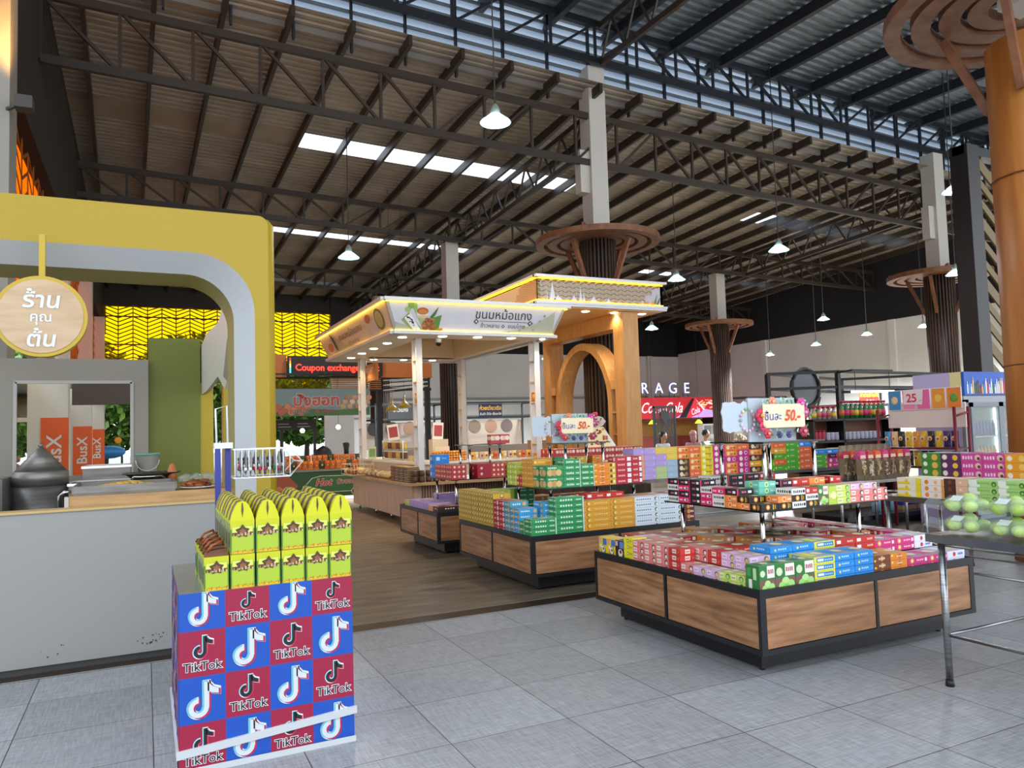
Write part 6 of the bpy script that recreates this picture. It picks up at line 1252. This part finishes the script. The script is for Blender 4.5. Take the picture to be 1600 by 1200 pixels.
stack_row(its, 5.75, 8.28, .79, 'x', 'long table', 'cookie boxes on the long table', .25)
# low slatted platform with water bottles
t = thing('low_platform', 'low black platform under the tables with water bottles', 'platform', (10.5, 8.9, 0)); 
g = MB(); g.box(8.6, 7.4, .1, 11.8, 8.2, .16, 'black_gloss'); g.obj('top', t); g = MB(); g.box(8.7, 7.5, 0, 11.7, 8.1, .1, 'black'); g.obj('base', t)
for k in range(5):
    t = thing('water_bottle', 'clear water bottle with blue cap on low black platform, %s one' % ORD[k], 'bottle', (9.5 + k * .09, 7.7, .16), 0, 'water bottles under the table')
    g = MB(); g.lathe([(.035, 0), (.035, .16), (.015, .2), (.015, .21)], (9.5 + k * .09, 7.7, .16), mat('#9ac0dc', .1), 12); g.obj('body', t); g = MB(); g.lathe([(.017, .21), (.017, .23), (0, .23)], (9.5 + k * .09, 7.7, .16), '#2a5ac0', 10); g.obj('cap', t)
for k in range(3): g = MB(); g.box(9.98 + k * .32, 7.6, .16, 10.28 + k * .32, 7.9, .22, '#b8946c'); g.box(9.98 + k * .32, 7.605, .22, 10.28 + k * .32, 7.895, .34, '#1c2c9c'); g.box(10.05 + k * .32, 7.6, .25, 10.15 + k * .32, 7.605, .31, '#d8b040'); tag(g.obj('drink_tray'), 'cardboard tray of dark blue drink cans, %s from the bottles' % ORD[k], 'drink tray', 'drink trays on the low platform')
# packed dried snacks in clear bags
g = MB(); g.box(7.75, 6.75, .68, 9.1, 7.35, .72, 'steel_top'); 
for x in (7.83, 9.02):
    for y in (6.82, 7.28): g.tube([(x, y, 0), (x, y, .68)], .018, 'steel', 8)
tag(g.obj('steel_table'), 'narrow stainless table of dried snack bags before the red rack', 'table')
for k in range(14):
    x = 8.2 + (k % 7) * .14; j = k // 7; y = 6.82 + j * .26
    o = pouch(x, y, .72, .135, .36 + .08 * j, .11, '#7c6a52', 'clear bag of dried snacks with %s header card, %s from left, %s row' % (('pink', 'red', 'orange')[k % 3], ORD[k % 7], ('front', 'back')[j]), 'dried snack bags with header cards', None, 0, 'dried_snack_bag')
    g = MB(); g.prism([(-.055, 0), (.055, 0), (.062, .04), (.035, .1), (-.035, .1), (-.062, .04)], (0, -.05, .27), X_, Z_, (0, .1, 0), ['#d83a80', '#c83048', '#e8622c'][k % 3]); g.prism([(-.05, .01), (.05, .01), (.04, .05), (-.04, .05)], (0, -.052, .27), X_, Z_, (0, .001, 0), '#e8d8b0'); g.obj('header_card', o, local=True)
    random.seed(k); g = MB()
    for q in range(16): g.bar((random.uniform(-.045, .045), -.058, random.uniform(.05, .24)), (random.uniform(-.045, .045), -.06, random.uniform(.05, .24)), .01, .012, random.choice(['#a08050', '#c0a070', '#5a4430', '#d8c8a8']))
    g.obj('contents', o, local=True)
# red snack rack
t = thing('snack_rack', 'dark red rack with white header board and crisp bags', 'rack', (9.4, 6.7, 0))
XR, ya, yb_ = 9.2, 6.2, 7.32
g = MB()
for y in (ya, yb_): g = MB(); g.tube([(XR, y, 0), (XR, y, 1.62)], .02, '#7a1a26', 8); g.tube([(XR + .27, y, 0), (XR + .27, y, 1.62)], .02, '#7a1a26', 8); g.tube([(XR, y, 1.5), (XR + .27, y, 1.55)], .015, '#7a1a26', 8); g.obj('red_frame', t)
for z in (.5, .85, 1.1): g = MB(); g.box(XR - .02, ya, z - .02, XR + .27, yb_, z, '#5a1420'); g.obj('shelf', t)
g = MB(); g.box(XR + .22, ya, 1.36, XR + .24, yb_, 1.68, '#e2d2cc'); g.obj('header_board', t)
for i, (c1, c2) in enumerate((('#3c8cc0', '#f0c89a'), ('#f08cb0', '#f4a0c0'), ('#ee6aa8', '#f080b4'), ('#ee9a3c', '#f8c850'), ('#f08a30', '#60a83c'))):
    y1 = yb_ - .03 - i * .215; g = MB(); g.box(XR + .205, y1 - .2, 1.6, XR + .215, y1, 1.88, '#eee8e4'); g.box(XR + .2, y1 - .19, 1.61, XR + .205, y1 - .01, 1.87, c1)
    if i not in (1, 2): g.ball((XR + .198, y1 - .1, 1.74), .055, c2, 10, (.08, 1, 1)); g.ball((XR + .196, y1 - .1, 1.74), .03, '#d8402c', 8, (.08, 1, .7))
    g.obj('poster', t)
g = MB(); g.prism([(-.15, -.09), (.13, -.1), (.15, .1), (-.14, .11)], (XR + .19, 6.9, 1.77), (0, -1, 0), Z_, (.004, 0, 0), '#f0e2e4'); g.obj('price_card', t); g = MB(); g.text('25', (XR + .185, 6.92, 1.71), (0, -1, 0), Z_, .16, '#d8305c', .02); g.text('.-', (XR + .185, 6.8, 1.71), (0, -1, 0), Z_, .08, '#d8305c', .01); g.obj('price_numerals', t)
cols = ['#4a9ad0', '#e8c08a', '#2a2620', '#e8c030', '#e09a2c', '#e8b02c', '#2a2620', '#e8c030', '#3c2a5c', '#26224c']
for j in range(2):
    for k in range(10): pouch(XR + .1, yb_ - .07 - k * .108, (1.105, .855)[j], .1, .21 if j == 0 else .2, .06, cols[(k + j * 3) % 10], 'crisp bag on red rack, %s shelf, %s from the left' % (('upper', 'lower')[j], ORD[k]), 'crisp bags on the red rack', [(0, .55, .3, '#f0d8a0'), (0, .52, .18, '#c8402c')], R(-90), 'crisp_bag', 'crisp bag')
# fridge
t = thing('drinks_fridge', 'tall lilac sided drinks fridge with blue header and glass doors', 'fridge', (10.7, 6.98, 0))
FX0, FX1, FY0, FY1 = 9.98, 11.5, 6.6, 7.32
g = MB(); g.box(FX0, FY0 + .03, 0, FX1, FY1, 2.1, '#bdb4dc'); g.obj('cabinet', t)
g = MB(); g.box(FX0, FY0 - .02, .05, FX0 + .1, FY0 + .03, 1.72, '#8c9096'); g.box(FX1 - .1, FY0 - .02, .05, FX1, FY0 + .03, 1.72, '#8c9096'); g.box(FX0, FY0 - .02, 1.68, FX1, FY0 + .03, 1.77, '#9aa0a6'); g.box(FX0, FY0 - .02, 0, FX1, FY0 + .03, .1, '#70747a'); g.obj('face_frame', t)
g = MB(); g.box(FX0 - .003, FY0 + .0, 1.72, FX0, FY0 + .16, 2.1, '#e6dca0'); g.obj('yellow_corner_panel', t)
g = MB(); g.box(FX0, FY0 - .04, 1.78, FX1, FY0 + .03, 2.1, '#1c56b4')
random.seed(12)
for k in range(34): x = FX0 + .05 + k * .04; h = random.uniform(.08, .18); c = random.choice(['#e8e8f0', '#c83a3c', '#3c8ad0', '#e8b060', '#8c4a2c', '#d8e0f0', '#2c6a4c']); g.box(x, FY0 - .046, 1.8, x + .028, FY0 - .04, 1.8 + h, c); g.box(x + .008, FY0 - .046, 1.8 + h, x + .02, FY0 - .04, 1.84 + h, c)
g.obj('header_print', t)
for i in range(2):
    x0 = FX0 + .1 + i * .66; x1 = x0 + .66
    g = MB(); 
    for b in ((x0, .1, x0 + .05, 1.68), (x1 - .05, .1, x1, 1.68), (x0, .1, x1, .16), (x0, 1.62, x1, 1.68)): g.box(b[0], FY0 - .05, b[1], b[2], FY0 - .02, b[3], '#7e838a')
    d = g.obj('door', t); g = MB(); g.box(x0 + .05, FY0 - .036, .16, x1 - .05, FY0 - .03, 1.62, 'clear'); g.obj('glass', d)
    g = MB(); hx = x1 - .03 if i == 0 else x0 + .03; g.tube([(hx, FY0 - .06, .7), (hx - (.02 if i else -.02), FY0 - .1, .85), (hx, FY0 - .06, 1.0)], .01, 'white', 8); g.obj('handle', d)
    g = MB(); g.box(x0 + .06, FY0 + .026, .16, x1 - .06, FY0 + .029, 1.62, '#5c6a70'); g.obj('interior', t)
    for z in (.5, .85, 1.2): g = MB(); g.box(x0 + .05, FY0 - .02, z, x1 - .05, FY0 + .03, z + .02, '#b8c4cc'); g.obj('shelf', t)
    for q, (z, c) in enumerate(((1.22, '#5a50a8'), (.87, '#e89a2c'), (.52, '#a8c870'))):
        for k in range(7): g = MB(); g.lathe([(.024, 0), (.024, .15), (.01, .19), (.01, .21)], (x0 + .1 + k * .072, FY0 + .0, z), c if i == 0 else ['#c8a8b0', '#c84a5c', '#7a8a90'][q], 8); g.obj('bottle', t)
g = MB(); g.box(FX0 + .68, FY0 + .0, .2, FX0 + .71, FY0 + .02, 1.6, mat('#e4fff0', .5, 0, 4)); g.obj('light_strip', t)
# black column with diagonal gold slats
t = thing('slatted_gate', 'tall black column framing diagonal olive gold slats, right of pillar', 'screen', (13, 7.6, 0))
g = MB(); g.box(11.95, 7.55, 0, 12.25, 7.85, 5.9, 'black'); g.obj('column', t); g = MB(); g.box(11.95, 7.6, 5.75, 15.5, 7.8, 5.9, 'black'); g.box(15.3, 7.6, 0, 15.5, 7.8, 5.75, 'black'); g.obj('frame', t)
for k in range(15):
    z = 5.9 - k * .34; g = MB(); g.bar((12.2, 7.7, z), (15.3, 7.7, z - 2.6), .03, .11 if k % 3 else .16, '#6e5a30'); g.obj('slat', t)
# bottles and jars shelf unit
t = thing('bottle_shelf', 'dark shelf unit with green bottles above rows of white lidded jars', 'shelf unit', (12.3, 10.6, 0))
g = MB(); g.box(11.2, 10.7, 0, 13.6, 11.0, 1.48, '#7a4a34'); g.obj('back', t)
for z in (.5, .78, 1.07, 1.48): g = MB(); g.box(11.2, 10.3, z, 13.6, 10.95, z + .04, 'black'); g.obj('board', t)
g = MB()
for x in (11.2, 12.0, 13.56): g = MB(); g.box(x, 10.3, 0, x + .04, 10.7, 1.5, 'black'); g.obj('upright', t)
for k in range(15):
    big = k > 4; h = .34 if big else .24; x = 11.45 + k * .13 + (.1 if big else 0); c = ['#2c7a3c', '#3c6a34', '#4a8a4c'][k % 3] if big else '#b8a89a'
    o = thing('fruit_bottle', '%s bottle with red flower top, %s along the upper shelf' % ('large green' if big else 'small clear', ORD[k]), 'bottle', (x, 10.5, 1.52), 0, 'flower topped bottles on the shelf')
    g = MB(); g.lathe([(.045, 0), (.048, h * .55), (.02, h * .75), (.02, h * .85)], (x, 10.5, 1.52), mat(c, .15), 10); g.obj('glass_body', o)
    g = MB(); g.lathe([(.05, h * .18), (.05, h * .48)], (x, 10.5, 1.52), ['#e8d83c', '#e8703c', '#e03c80', '#e05c50'][k % 4], 10); g.obj('paper_label', o)
    g = MB(); 
    for q in range(6): a = q * 1.05; g.ball((x + .03 * math.cos(a), 10.5 + .03 * math.sin(a), 1.52 + h * .95), .026, '#a81830', 6)
    g.ball((x, 10.46, 1.52 + h * .82), .022, '#e8dcd0', 6); g.obj('flower_top', o)
for j in range(2):
    for k in range(13): x = 11.7 + k * .115; cup(x, 10.42, (1.113, .823)[j], .045, .15, '#c8c4d8', '#eceaf0', 'white lidded jar with pale label, %s shelf, %s from left' % (('upper', 'lower')[j], ORD[k]), 'white lidded jars', 'white_lid_jar')
for k in range(4): x = 11.28 + k * .1; cup(x, 10.42, 1.113, .04, .2, '#c83c50', '#a81c34', 'red jar at left end of the jar shelf, %s from left' % ORD[k], 'red jars left of the white lidded jars', 'red_jar')
# black kiosk frames with round ring
t = thing('steel_pergola', 'black steel cube pergola with large round disc sign', 'pergola', (15, 13, 0))
g = MB()
for (x, y) in ((11.8, 12), (15.0, 12), (12.9, 10.95), (16.4, 10.95)): pass
P4 = [(11.8, 12.0), (12.95, 11.2), (17.0, 11.6), (15.6, 13.4)]
for (x, y) in P4: g.bar((x, y, 0), (x, y, 2.5), .08, .08, 'black')
for z in (2.18, 2.5):
    for i in range(4): g.bar((*P4[i], z), (*P4[(i + 1) % 4], z), .06, .06, 'black')
for k in range(5): g.bar((13.2 - k * .1, 11.9, 2.0), (13.0 - k * .1, 11.9, 1.6), .03, .03, 'black')
g.obj('frame', t)
cx, cz, rr_ = 12.72, 2.2, .4; g = MB(); ring = [(cx + rr_ * math.cos(2 * math.pi * i / 36), 11.85, cz + rr_ * 1.02 * math.sin(2 * math.pi * i / 36)) for i in range(36)]
g.tube(ring, .045, 'black', 8, True); g.obj('ring', t); g = MB(); g.prism([(rr_ * math.cos(2 * math.pi * i / 36), rr_ * math.sin(2 * math.pi * i / 36)) for i in range(36)], (cx, 11.86, cz), X_, Z_, (0, .03, 0), '#72787e'); g.obj('disc', t)
t = thing('strip_lamp', 'bright white strip lamp hanging above the flower topped bottles', 'lamp', (14, 11.2, 2.1)); g = MB(); g.box(12.7, 10.62, 2.03, 13.9, 10.68, 2.07, mat('#fff8e8', .5, 0, 6)); g.obj('tube', t)
g = MB(); 
for k in range(2): g.bar((12.8 + k, 10.65, 2.07), (12.8 + k, 10.65, 2.48), .01, .01, 'black')
g.bar((12.7, 10.65, 2.48), (13.9, 10.65, 2.48), .04, .04, 'black'); g.bar((12.75, 10.65, 2.48), (12.95, 11.2, 2.48), .04, .04, 'black'); g.obj('hanger', t)

# ================================================================== pendant lamps
def pendant(x, y, z, ztop, s, label, pw, group='glass shade pendant lamps'):
    ztop = roof_z(x, y)
    t = thing('pendant_lamp', label, 'pendant lamp', (x, y, z), 0, group)
    g = MB(); g.lathe([(.24 * s, 0), (.23 * s, .02 * s), (.1 * s, .12 * s), (.08 * s, .14 * s)], (x, y, z), glass('shade_glass', '#d8ecee', .35, .2) if 'shade' not in MC else MC['shade'], 24); g.obj('glass_shade', t)
    g = MB(); g.lathe([(.08 * s, .13 * s), (.075 * s, .2 * s), (.05 * s, .26 * s), (.02 * s, .3 * s), (0, .3 * s)], (x, y, z), '#8a9a90', 16); g.obj('housing', t)
    g = MB(); g.lathe([(0, -.02 * s), (.1 * s, 0), (.12 * s, .04 * s), (.06 * s, .1 * s), (0, .1 * s)], (x, y, z), mat('#f2fcff', .5, 0, 30), 16); g.obj('bulb', t)
    g = MB(); g.tube([(x, y, z + .3 * s), (x, y, ztop)], .012, '#3a3a38', 6); g.obj('rod', t)
    l = bpy.data.lights.new('pendant_bulb', 'SPOT'); l.energy = pw * .42; l.color = (.9, .96, 1); l.spot_size = R(168); l.spot_blend = .35; l.shadow_soft_size = .12
    o = bpy.data.objects.new('pendant_bulb', l); COL.objects.link(o); o.location = (x, y, z - .2)
MC['shade'] = glass('shade_glass', '#d8ecee', .35, .2)
pendant(4.84, 10.28, 6.2, 10.0, 1, 'largest glass shade pendant hanging at top centre', 320)
pendant(4.16, 16.86, 5.5, 8.2, 1, 'glass pendant above the bakery stall, beneath second skylight', 300)
pendant(13.4, 13.06, 5.5, 8.4, 1, 'glass pendant between the two nearest ringed pillars', 300)
pendant(14.68, 9.57, 6.0, 9.8, 1, 'glass pendant just right of the right pillar white post', 300)
pendant(13.29, 16.73, 5.5, 8.1, 1, 'glass pendant right of the woven pattern kiosk roof', 300)
pendant(16.2, 21.9, 4.9, 7.6, 1, 'small pendant left of the distant ringed pillar', 260)
pendant(2.6, 24, 4.9, 7.8, 1, 'small pendant in front of the yellow back lattice', 260)
pendant(17.6, 11.6, 4.9, 8.3, .9, 'pendant just below the ring of the right pillar', 260)
pendant(22.0, 19.5, 5.1, 7.8, .9, 'pendant against the dark upper wall right of centre', 220)
for i, (x, y, z) in enumerate(((21.2, 21.37, 4.0), (20.56, 18.6, 4.05), (20.6, 16.6, 4.15), (21.5, 15.3, 4.25), (23.5, 13.6, 4.4))):
    pendant(x, y, z, 7.6, .7, 'small pendant lamp along the white right wall, %s from the left' % ORD[i], 2900, 'small pendants along the right wall')
for i, (px_, y, z) in enumerate(((11.2, 27.0, 4.3), (8.7, 22.2, 3.9), (14.1, 26, 4.2))):
    pendant(px_, y, z, 7.4, .7, 'small pendant seen through the kiosk, %s in depth' % ('nearest', 'middle', 'farthest')[i], 2000, 'small pendants behind the kiosk')
t = thing('floodlight', 'dark floodlight on the grey post at far left', 'floodlight', (-1.15, 9.6, 4.6)); g = MB(); g.box(-1.2, 8.95, 4.95, -1.04, 9.12, 5.08, '#3a3630'); g.bar((-1.3, 9.22, 5.0), (-1.18, 9.05, 5.0), .03, .03, '#3a3630'); g.obj('lamp_body', t)

l = bpy.data.lights.new('amber_glow_spot', 'SPOT'); l.energy = 260; l.color = (1, .5, .12); l.spot_size = R(140); l.spot_blend = .8; l.shadow_soft_size = .08  # added orange spot, stands in for sunlight tinted by the amber lattice
o = bpy.data.objects.new('amber_glow_spot', l); COL.objects.link(o); o.location = (-1.12, 8.85, 5.12)
o.rotation_euler = Vector((-.25, .12, -1)).to_track_quat('Z', 'Y').to_euler()

# ================================================================== people
def person(label, joints, edges, rad, skin='#b98a6a', shirt='#7a8088', hair='#15110f', loc=(0, 0, 0), rz=0, head=None, cap=None):
    t = thing('person', label, 'person', loc, rz)
    def sk(names, eds, m, nm, sub=2):
        me = bpy.data.meshes.new(nm); idx = {n: i for i, n in enumerate(names)}
        me.from_pydata([joints[n] for n in names], [(idx[a], idx[b]) for a, b in eds if a in idx and b in idx], [])
        o = bpy.data.objects.new(nm, me); COL.objects.link(o); md = o.modifiers.new('s', 'SKIN'); 
        for i, n in enumerate(names): r = rad.get(n, .05); me.skin_vertices[0].data[i].radius = (r, r)
        me.skin_vertices[0].data[0].use_root = True; sm = o.modifiers.new('u', 'SUBSURF'); sm.levels = sub; sm.render_levels = sub
        bpy.context.view_layer.update(); m2 = bpy.data.meshes.new_from_object(o.evaluated_get(bpy.context.evaluated_depsgraph_get()))
        bpy.data.objects.remove(o); m2.materials.clear(); m2.materials.append(M.get(m) or mat(m)); 
        for p in m2.polygons: p.use_smooth = True; p.material_index = 0
        o2 = bpy.data.objects.new(nm, m2); COL.objects.link(o2); o2.parent = t; ORI[o2.name] = ((0, 0, 0), 0); return o2
    sk(list(joints), edges, skin, 'body')
    return t, sk
def make_person(label, loc, rz, seated, shirt, pants, hair='#15110f', lean=0, long_hair=False, cap=None):
    dz = -.45 if seated else 0; hp = .93 + dz
    J = {}; J['pelvis'] = (0, 0, hp); J['chest'] = (0, -.02 - lean * .5, hp + .33); J['neck'] = (0, -.02 - lean, hp + .53); J['head0'] = (0, -.04 - lean * 1.15, hp + .62); J['head1'] = (0, -.05 - lean * 1.2, hp + .74)
    Rd = {'pelvis': .13, 'chest': .14, 'neck': .05, 'head0': .075, 'head1': .09}
    E = [('pelvis', 'chest'), ('chest', 'neck'), ('neck', 'head0'), ('head0', 'head1')]
    for s, n in ((-1, 'l'), (1, 'r')):
        J['sh' + n] = (.17 * s, -.02 - lean, hp + .46); J['el' + n] = (.23 * s, -.06 - lean, hp + .2); J['wr' + n] = (.18 * s, -.3 - lean, hp + .17 if seated else hp + .05); J['pa' + n] = (.16 * s, -.38 - lean, hp + .17 if seated else hp - .0)
        Rd.update({'sh' + n: .065, 'el' + n: .042, 'wr' + n: .028, 'pa' + n: .034})
        E += [('chest', 'sh' + n), ('sh' + n, 'el' + n), ('el' + n, 'wr' + n), ('wr' + n, 'pa' + n)]
        J['hi' + n] = (.1 * s, 0, hp - .06)
        if seated: J['kn' + n] = (.12 * s, -.42, hp - .03); J['an' + n] = (.12 * s, -.42, .08); J['to' + n] = (.12 * s, -.56, .03)
        else: J['kn' + n] = (.1 * s, -.02, .5); J['an' + n] = (.1 * s, .02, .09); J['to' + n] = (.11 * s, -.13, .03)
        Rd.update({'hi' + n: .095, 'kn' + n: .058, 'an' + n: .04, 'to' + n: .035}); E += [('pelvis', 'hi' + n), ('hi' + n, 'kn' + n), ('kn' + n, 'an' + n), ('an' + n, 'to' + n)]
        p = J['pa' + n]
        for q in range(5):
            a = (p[0] + (q - 2) * .016 - (.01 * s if q == (4 if s < 0 else 0) else 0), p[1] - .035, p[2]); b = (a[0] + (q - 2) * .002, a[1] - .035 - .008 * (2 - abs(q - 2)), a[2] - .015)
            J['f%d%s' % (q, n)] = a; J['g%d%s' % (q, n)] = b; Rd['f%d%s' % (q, n)] = .009; Rd['g%d%s' % (q, n)] = .007; E += [('pa' + n, 'f%d%s' % (q, n)), ('f%d%s' % (q, n), 'g%d%s' % (q, n))]
    t, sk = person(label, J, E, Rd, loc=loc, rz=rz)
    Rd2 = dict(Rd); 
    for k in ('pelvis', 'chest'): Rd2[k] = Rd[k] + .018
    for n in 'lr': Rd2['sh' + n] = .08; Rd2['el' + n] = .056; Rd2['hi' + n] = .11; Rd2['kn' + n] = .072; Rd2['an' + n] = .05
    Rd.update(Rd2); Rd['neck'] = .062
    nn = ['pelvis', 'chest', 'neck', 'shl', 'ell', 'shr', 'elr']; J['neck'] = (J['neck'][0], J['neck'][1], J['neck'][2] - .03); sk(nn, E, shirt, 'shirt')
    nn = ['pelvis', 'hil', 'knl', 'anl', 'hir', 'knr', 'anr']; sk(nn, E, pants, 'trousers')
    hx, hy, hz = 0, -.05 - lean * 1.2, hp + .72
    g = MB(); g.ball((hx, hy + .02, hz + .035), .112, hair, 14, (.92, 1.02, .95)); 
    if long_hair: g.ball((hx, hy + .07, hz - .08), .09, hair, 12, (1, .6, 1.6))
    g.obj('hair' if not cap else 'headscarf', t, local=True)
    g = MB(); g.ball((hx, hy - .045, hz - .012), .085, '#b98a6a', 14, (.86, .85, 1.12)); g.ball((hx, hy - .125, hz - .02), .014, '#b07f60', 8, (.8, 1, 1.2))
    for s in (-1, 1): g.ball((hx + .03 * s, hy - .112, hz + .008), .010, '#1c1512', 8); g.ball((hx + .085 * s, hy + .0, hz - .01), .02, '#b07f60', 8, (.4, .8, 1.2))
    g.ball((hx, hy - .112, hz - .055), .016, '#8c4a40', 8, (1.4, .5, .35)); g.obj('face', t, local=True)
    return t
make_person('standing person in grey shirt leaning forward beyond the cookie boxes', (14.2, 20.6, 0), R(-40), False, '#7c8088', '#2c3038', lean=.12)
for (lx, ly, lz_, lab, sh, hr, lh, cp, rz) in ((12.7, 16.9, 0, 'seated dark haired person in pale shirt beyond the cookie boxes', '#b8bcc0', '#15110f', True, None, 0), (13.6, 16.7, 0, 'seated person with patterned pink headscarf before the black screen', '#a06a6c', '#b07c7c', True, 1, 150), (14.75, 17.6, 0, 'seated person in grey green patterned shirt right of black screen', '#7e8a7a', '#15110f', False, None, 20)):
    make_person(lab, (lx, ly, 0), R(rz), True, sh, '#2a2c34', hr, 0, lh, cp)
    t = thing('stool', 'plain wooden stool under the %s' % lab.split(' beyond')[0].split(' before')[0].split(' right')[0], 'stool', (lx, ly, 0), R(rz))
    g = MB(); g.box(-.17, -.2, .34, .17, .14, .37, '#6a4a30'); g.obj('seat', t, local=True)
    for a in (-.14, .14):
        for b in (-.16, .1): g = MB(); g.bar((a, b, 0), (a, b, .34), .03, .03, '#6a4a30'); g.obj('leg', t, local=True)
# dining tables in the background
for i, (x, y) in enumerate(((12.9, 15.5), (15.9, 16.9), (17.2, 19.2))):
    t = thing('dining_table', 'red topped dining table in the far seating area, %s from left' % ORD[i], 'table', (x, y, 0), 0, 'red dining tables')
    g = MB(); g.box(x - .6, y - .35, .72, x + .6, y + .35, .76, '#8c1c24'); g.obj('top', t)
    for a in (-.5, .5):
        for b in (-.28, .28): g = MB(); g.bar((x + a, y + b, 0), (x + a, y + b, .72), .04, .04, 'black'); g.obj('leg', t)
t = thing('flower_basket', 'basket of dried flowers standing beside the distant ringed pillar', 'flower basket', (15.75, 16.9, .76)); random.seed(8)
g = MB(); g.lathe([(.12, 0), (.17, .16)], (15.75, 16.9, .76), '#b8a48a', 14); g.obj('basket', t); g = MB()
for k in range(30): a, r = random.uniform(0, 6.28), random.uniform(0, .2); g.ball((15.75 + r * math.cos(a), 17.2 + r * math.sin(a), .98 + .16 * random.random()), .04, random.choice(['#c8b8a0', '#8a8a70', '#6a6a58', '#b89a90']), 6)
g.obj('flowers', t)

# ================================================================== outdoors, seen through openings
def leafy(name, label, x, y, h, r, cols, n, seed, cat='tree', trunk=True):
    random.seed(seed); t = thing(name, label, cat, (x, y, 0), 0, 'greenery beyond the back wall')
    if trunk: g = MB(); g.tube([(x, y, -.05), (x + .1, y, h * .5), (x, y, h * .8)], [.14, .1, .05], '#5a4636', 8); g.obj('trunk', t)
    g = MB()
    for c in cols:
        vs = []; fs = []
        for k in range(n // len(cols)):
            a, ph, rr_ = random.uniform(0, 6.28), math.acos(random.uniform(-1, 1)), r * random.uniform(.5, 1) ** .5
            p = Vector((x + rr_ * math.sin(ph) * math.cos(a), y + rr_ * math.sin(ph) * math.sin(a) * .8, h * .62 + rr_ * math.cos(ph) * h * .42 / r)); s = random.uniform(.14, .32)
            d1 = Vector((random.uniform(-1, 1), random.uniform(-1, 1), random.uniform(-1, 1))).normalized() * s; d2 = Vector((random.uniform(-1, 1), random.uniform(-1, 1), random.uniform(-1, 1))).normalized() * s * .6
            b = len(vs); vs += [p - d1, p + d2, p + d1, p - d2]; fs.append((b, b + 1, b + 2, b + 3))
        g.add(vs, fs, c)
    g.obj('foliage', t); return t
TG = ['#4f7a2c', '#6c9a3c', '#86b04c', '#3f6426']
for i, (x, y, h, r) in enumerate(((-1.6, 38, 5, 2.4), (1.2, 39, 5.4, 2.6), (4.2, 38, 4.8, 2.4), (7.4, 39.5, 5.2, 2.5), (-5.2, 37, 5, 2.5), (2.6, 44, 7, 3.4), (-3.8, 45, 7, 3.5))):
    leafy('leafy_tree', 'leafy green tree outside the open back bays, %s of seven' % ORD[i], x, y, h, r, TG, 3200, 60 + i)
t = thing('play_car', 'blue play car canopy outdoors seen through the booth window', 'play equipment', (-1.3, 30, 0))
g = MB(); g.ball((-1.15, 30, 1.15), .55, '#2f86c8', 14, (1, .8, .42)); g.obj('canopy', t)
for dx in (-.42, .42): g = MB(); g.bar((-1.15 + dx, 30, 0), (-1.15 + dx, 30, 1.1), .07, .07, '#26303a'); g.obj('post', t)
g = MB(); g.ball((-.85, 29.8, 1.55), .12, '#f0a020', 10, (1, .3, 1)); g.obj('star', t)
t = thing('outdoor_pavilion', 'shingle roofed pavilion with white fence outside, left of bus adverts', 'pavilion', (-5.5, 22, 0))
g = MB(); g.add([(-9, 20, 2.1), (-2.2, 20, 2.1), (-2.2, 24, 3.2), (-9, 24, 3.2)], [(0, 1, 2, 3)], noise_mat('shingles', '#5c5a62', '#8a8890', (1, 4, 1), 8, .7)); g.box(-9, 20, 2.0, -2.2, 20.08, 2.1, '#d8d4cc'); g.obj('shingle_roof', t)
g = MB()
for k in range(30): g.box(-8.5 + k * .2, 18, 0, -8.42 + k * .2, 18.03, .95, '#e8e8e6')
g.box(-8.5, 18, .8, -2.4, 18.03, .86, '#e8e8e6'); g.obj('picket_fence', t)
g = MB(); random.seed(77)
for k in range(90): g.ball((random.uniform(-4.8, -2.0), 17.6 + random.uniform(-.2, .2), 1.05 + random.uniform(-.1, .2)), .07, random.choice(['#b87880', '#6a7a4c', '#d8a0a8', '#4a5a38', '#8a5a54']), 6)
g.obj('flower_row', t)
t = thing('outdoor_awning', 'pale awning ceiling with yellow strip lights outside the left wall', 'awning', (-5, 14, 2.9))
g = MB(); g.box(-9, 9, 2.75, -1.95, 34, 2.8, '#b8c4cc'); g.obj('awning_ceiling', t)
for x in (-2.1, -3.4): g = MB(); g.box(x, 9.5, 2.72, x + .05, 33, 2.745, mat('#ffd84a', .5, 0, 3)); g.obj('strip_light', t)
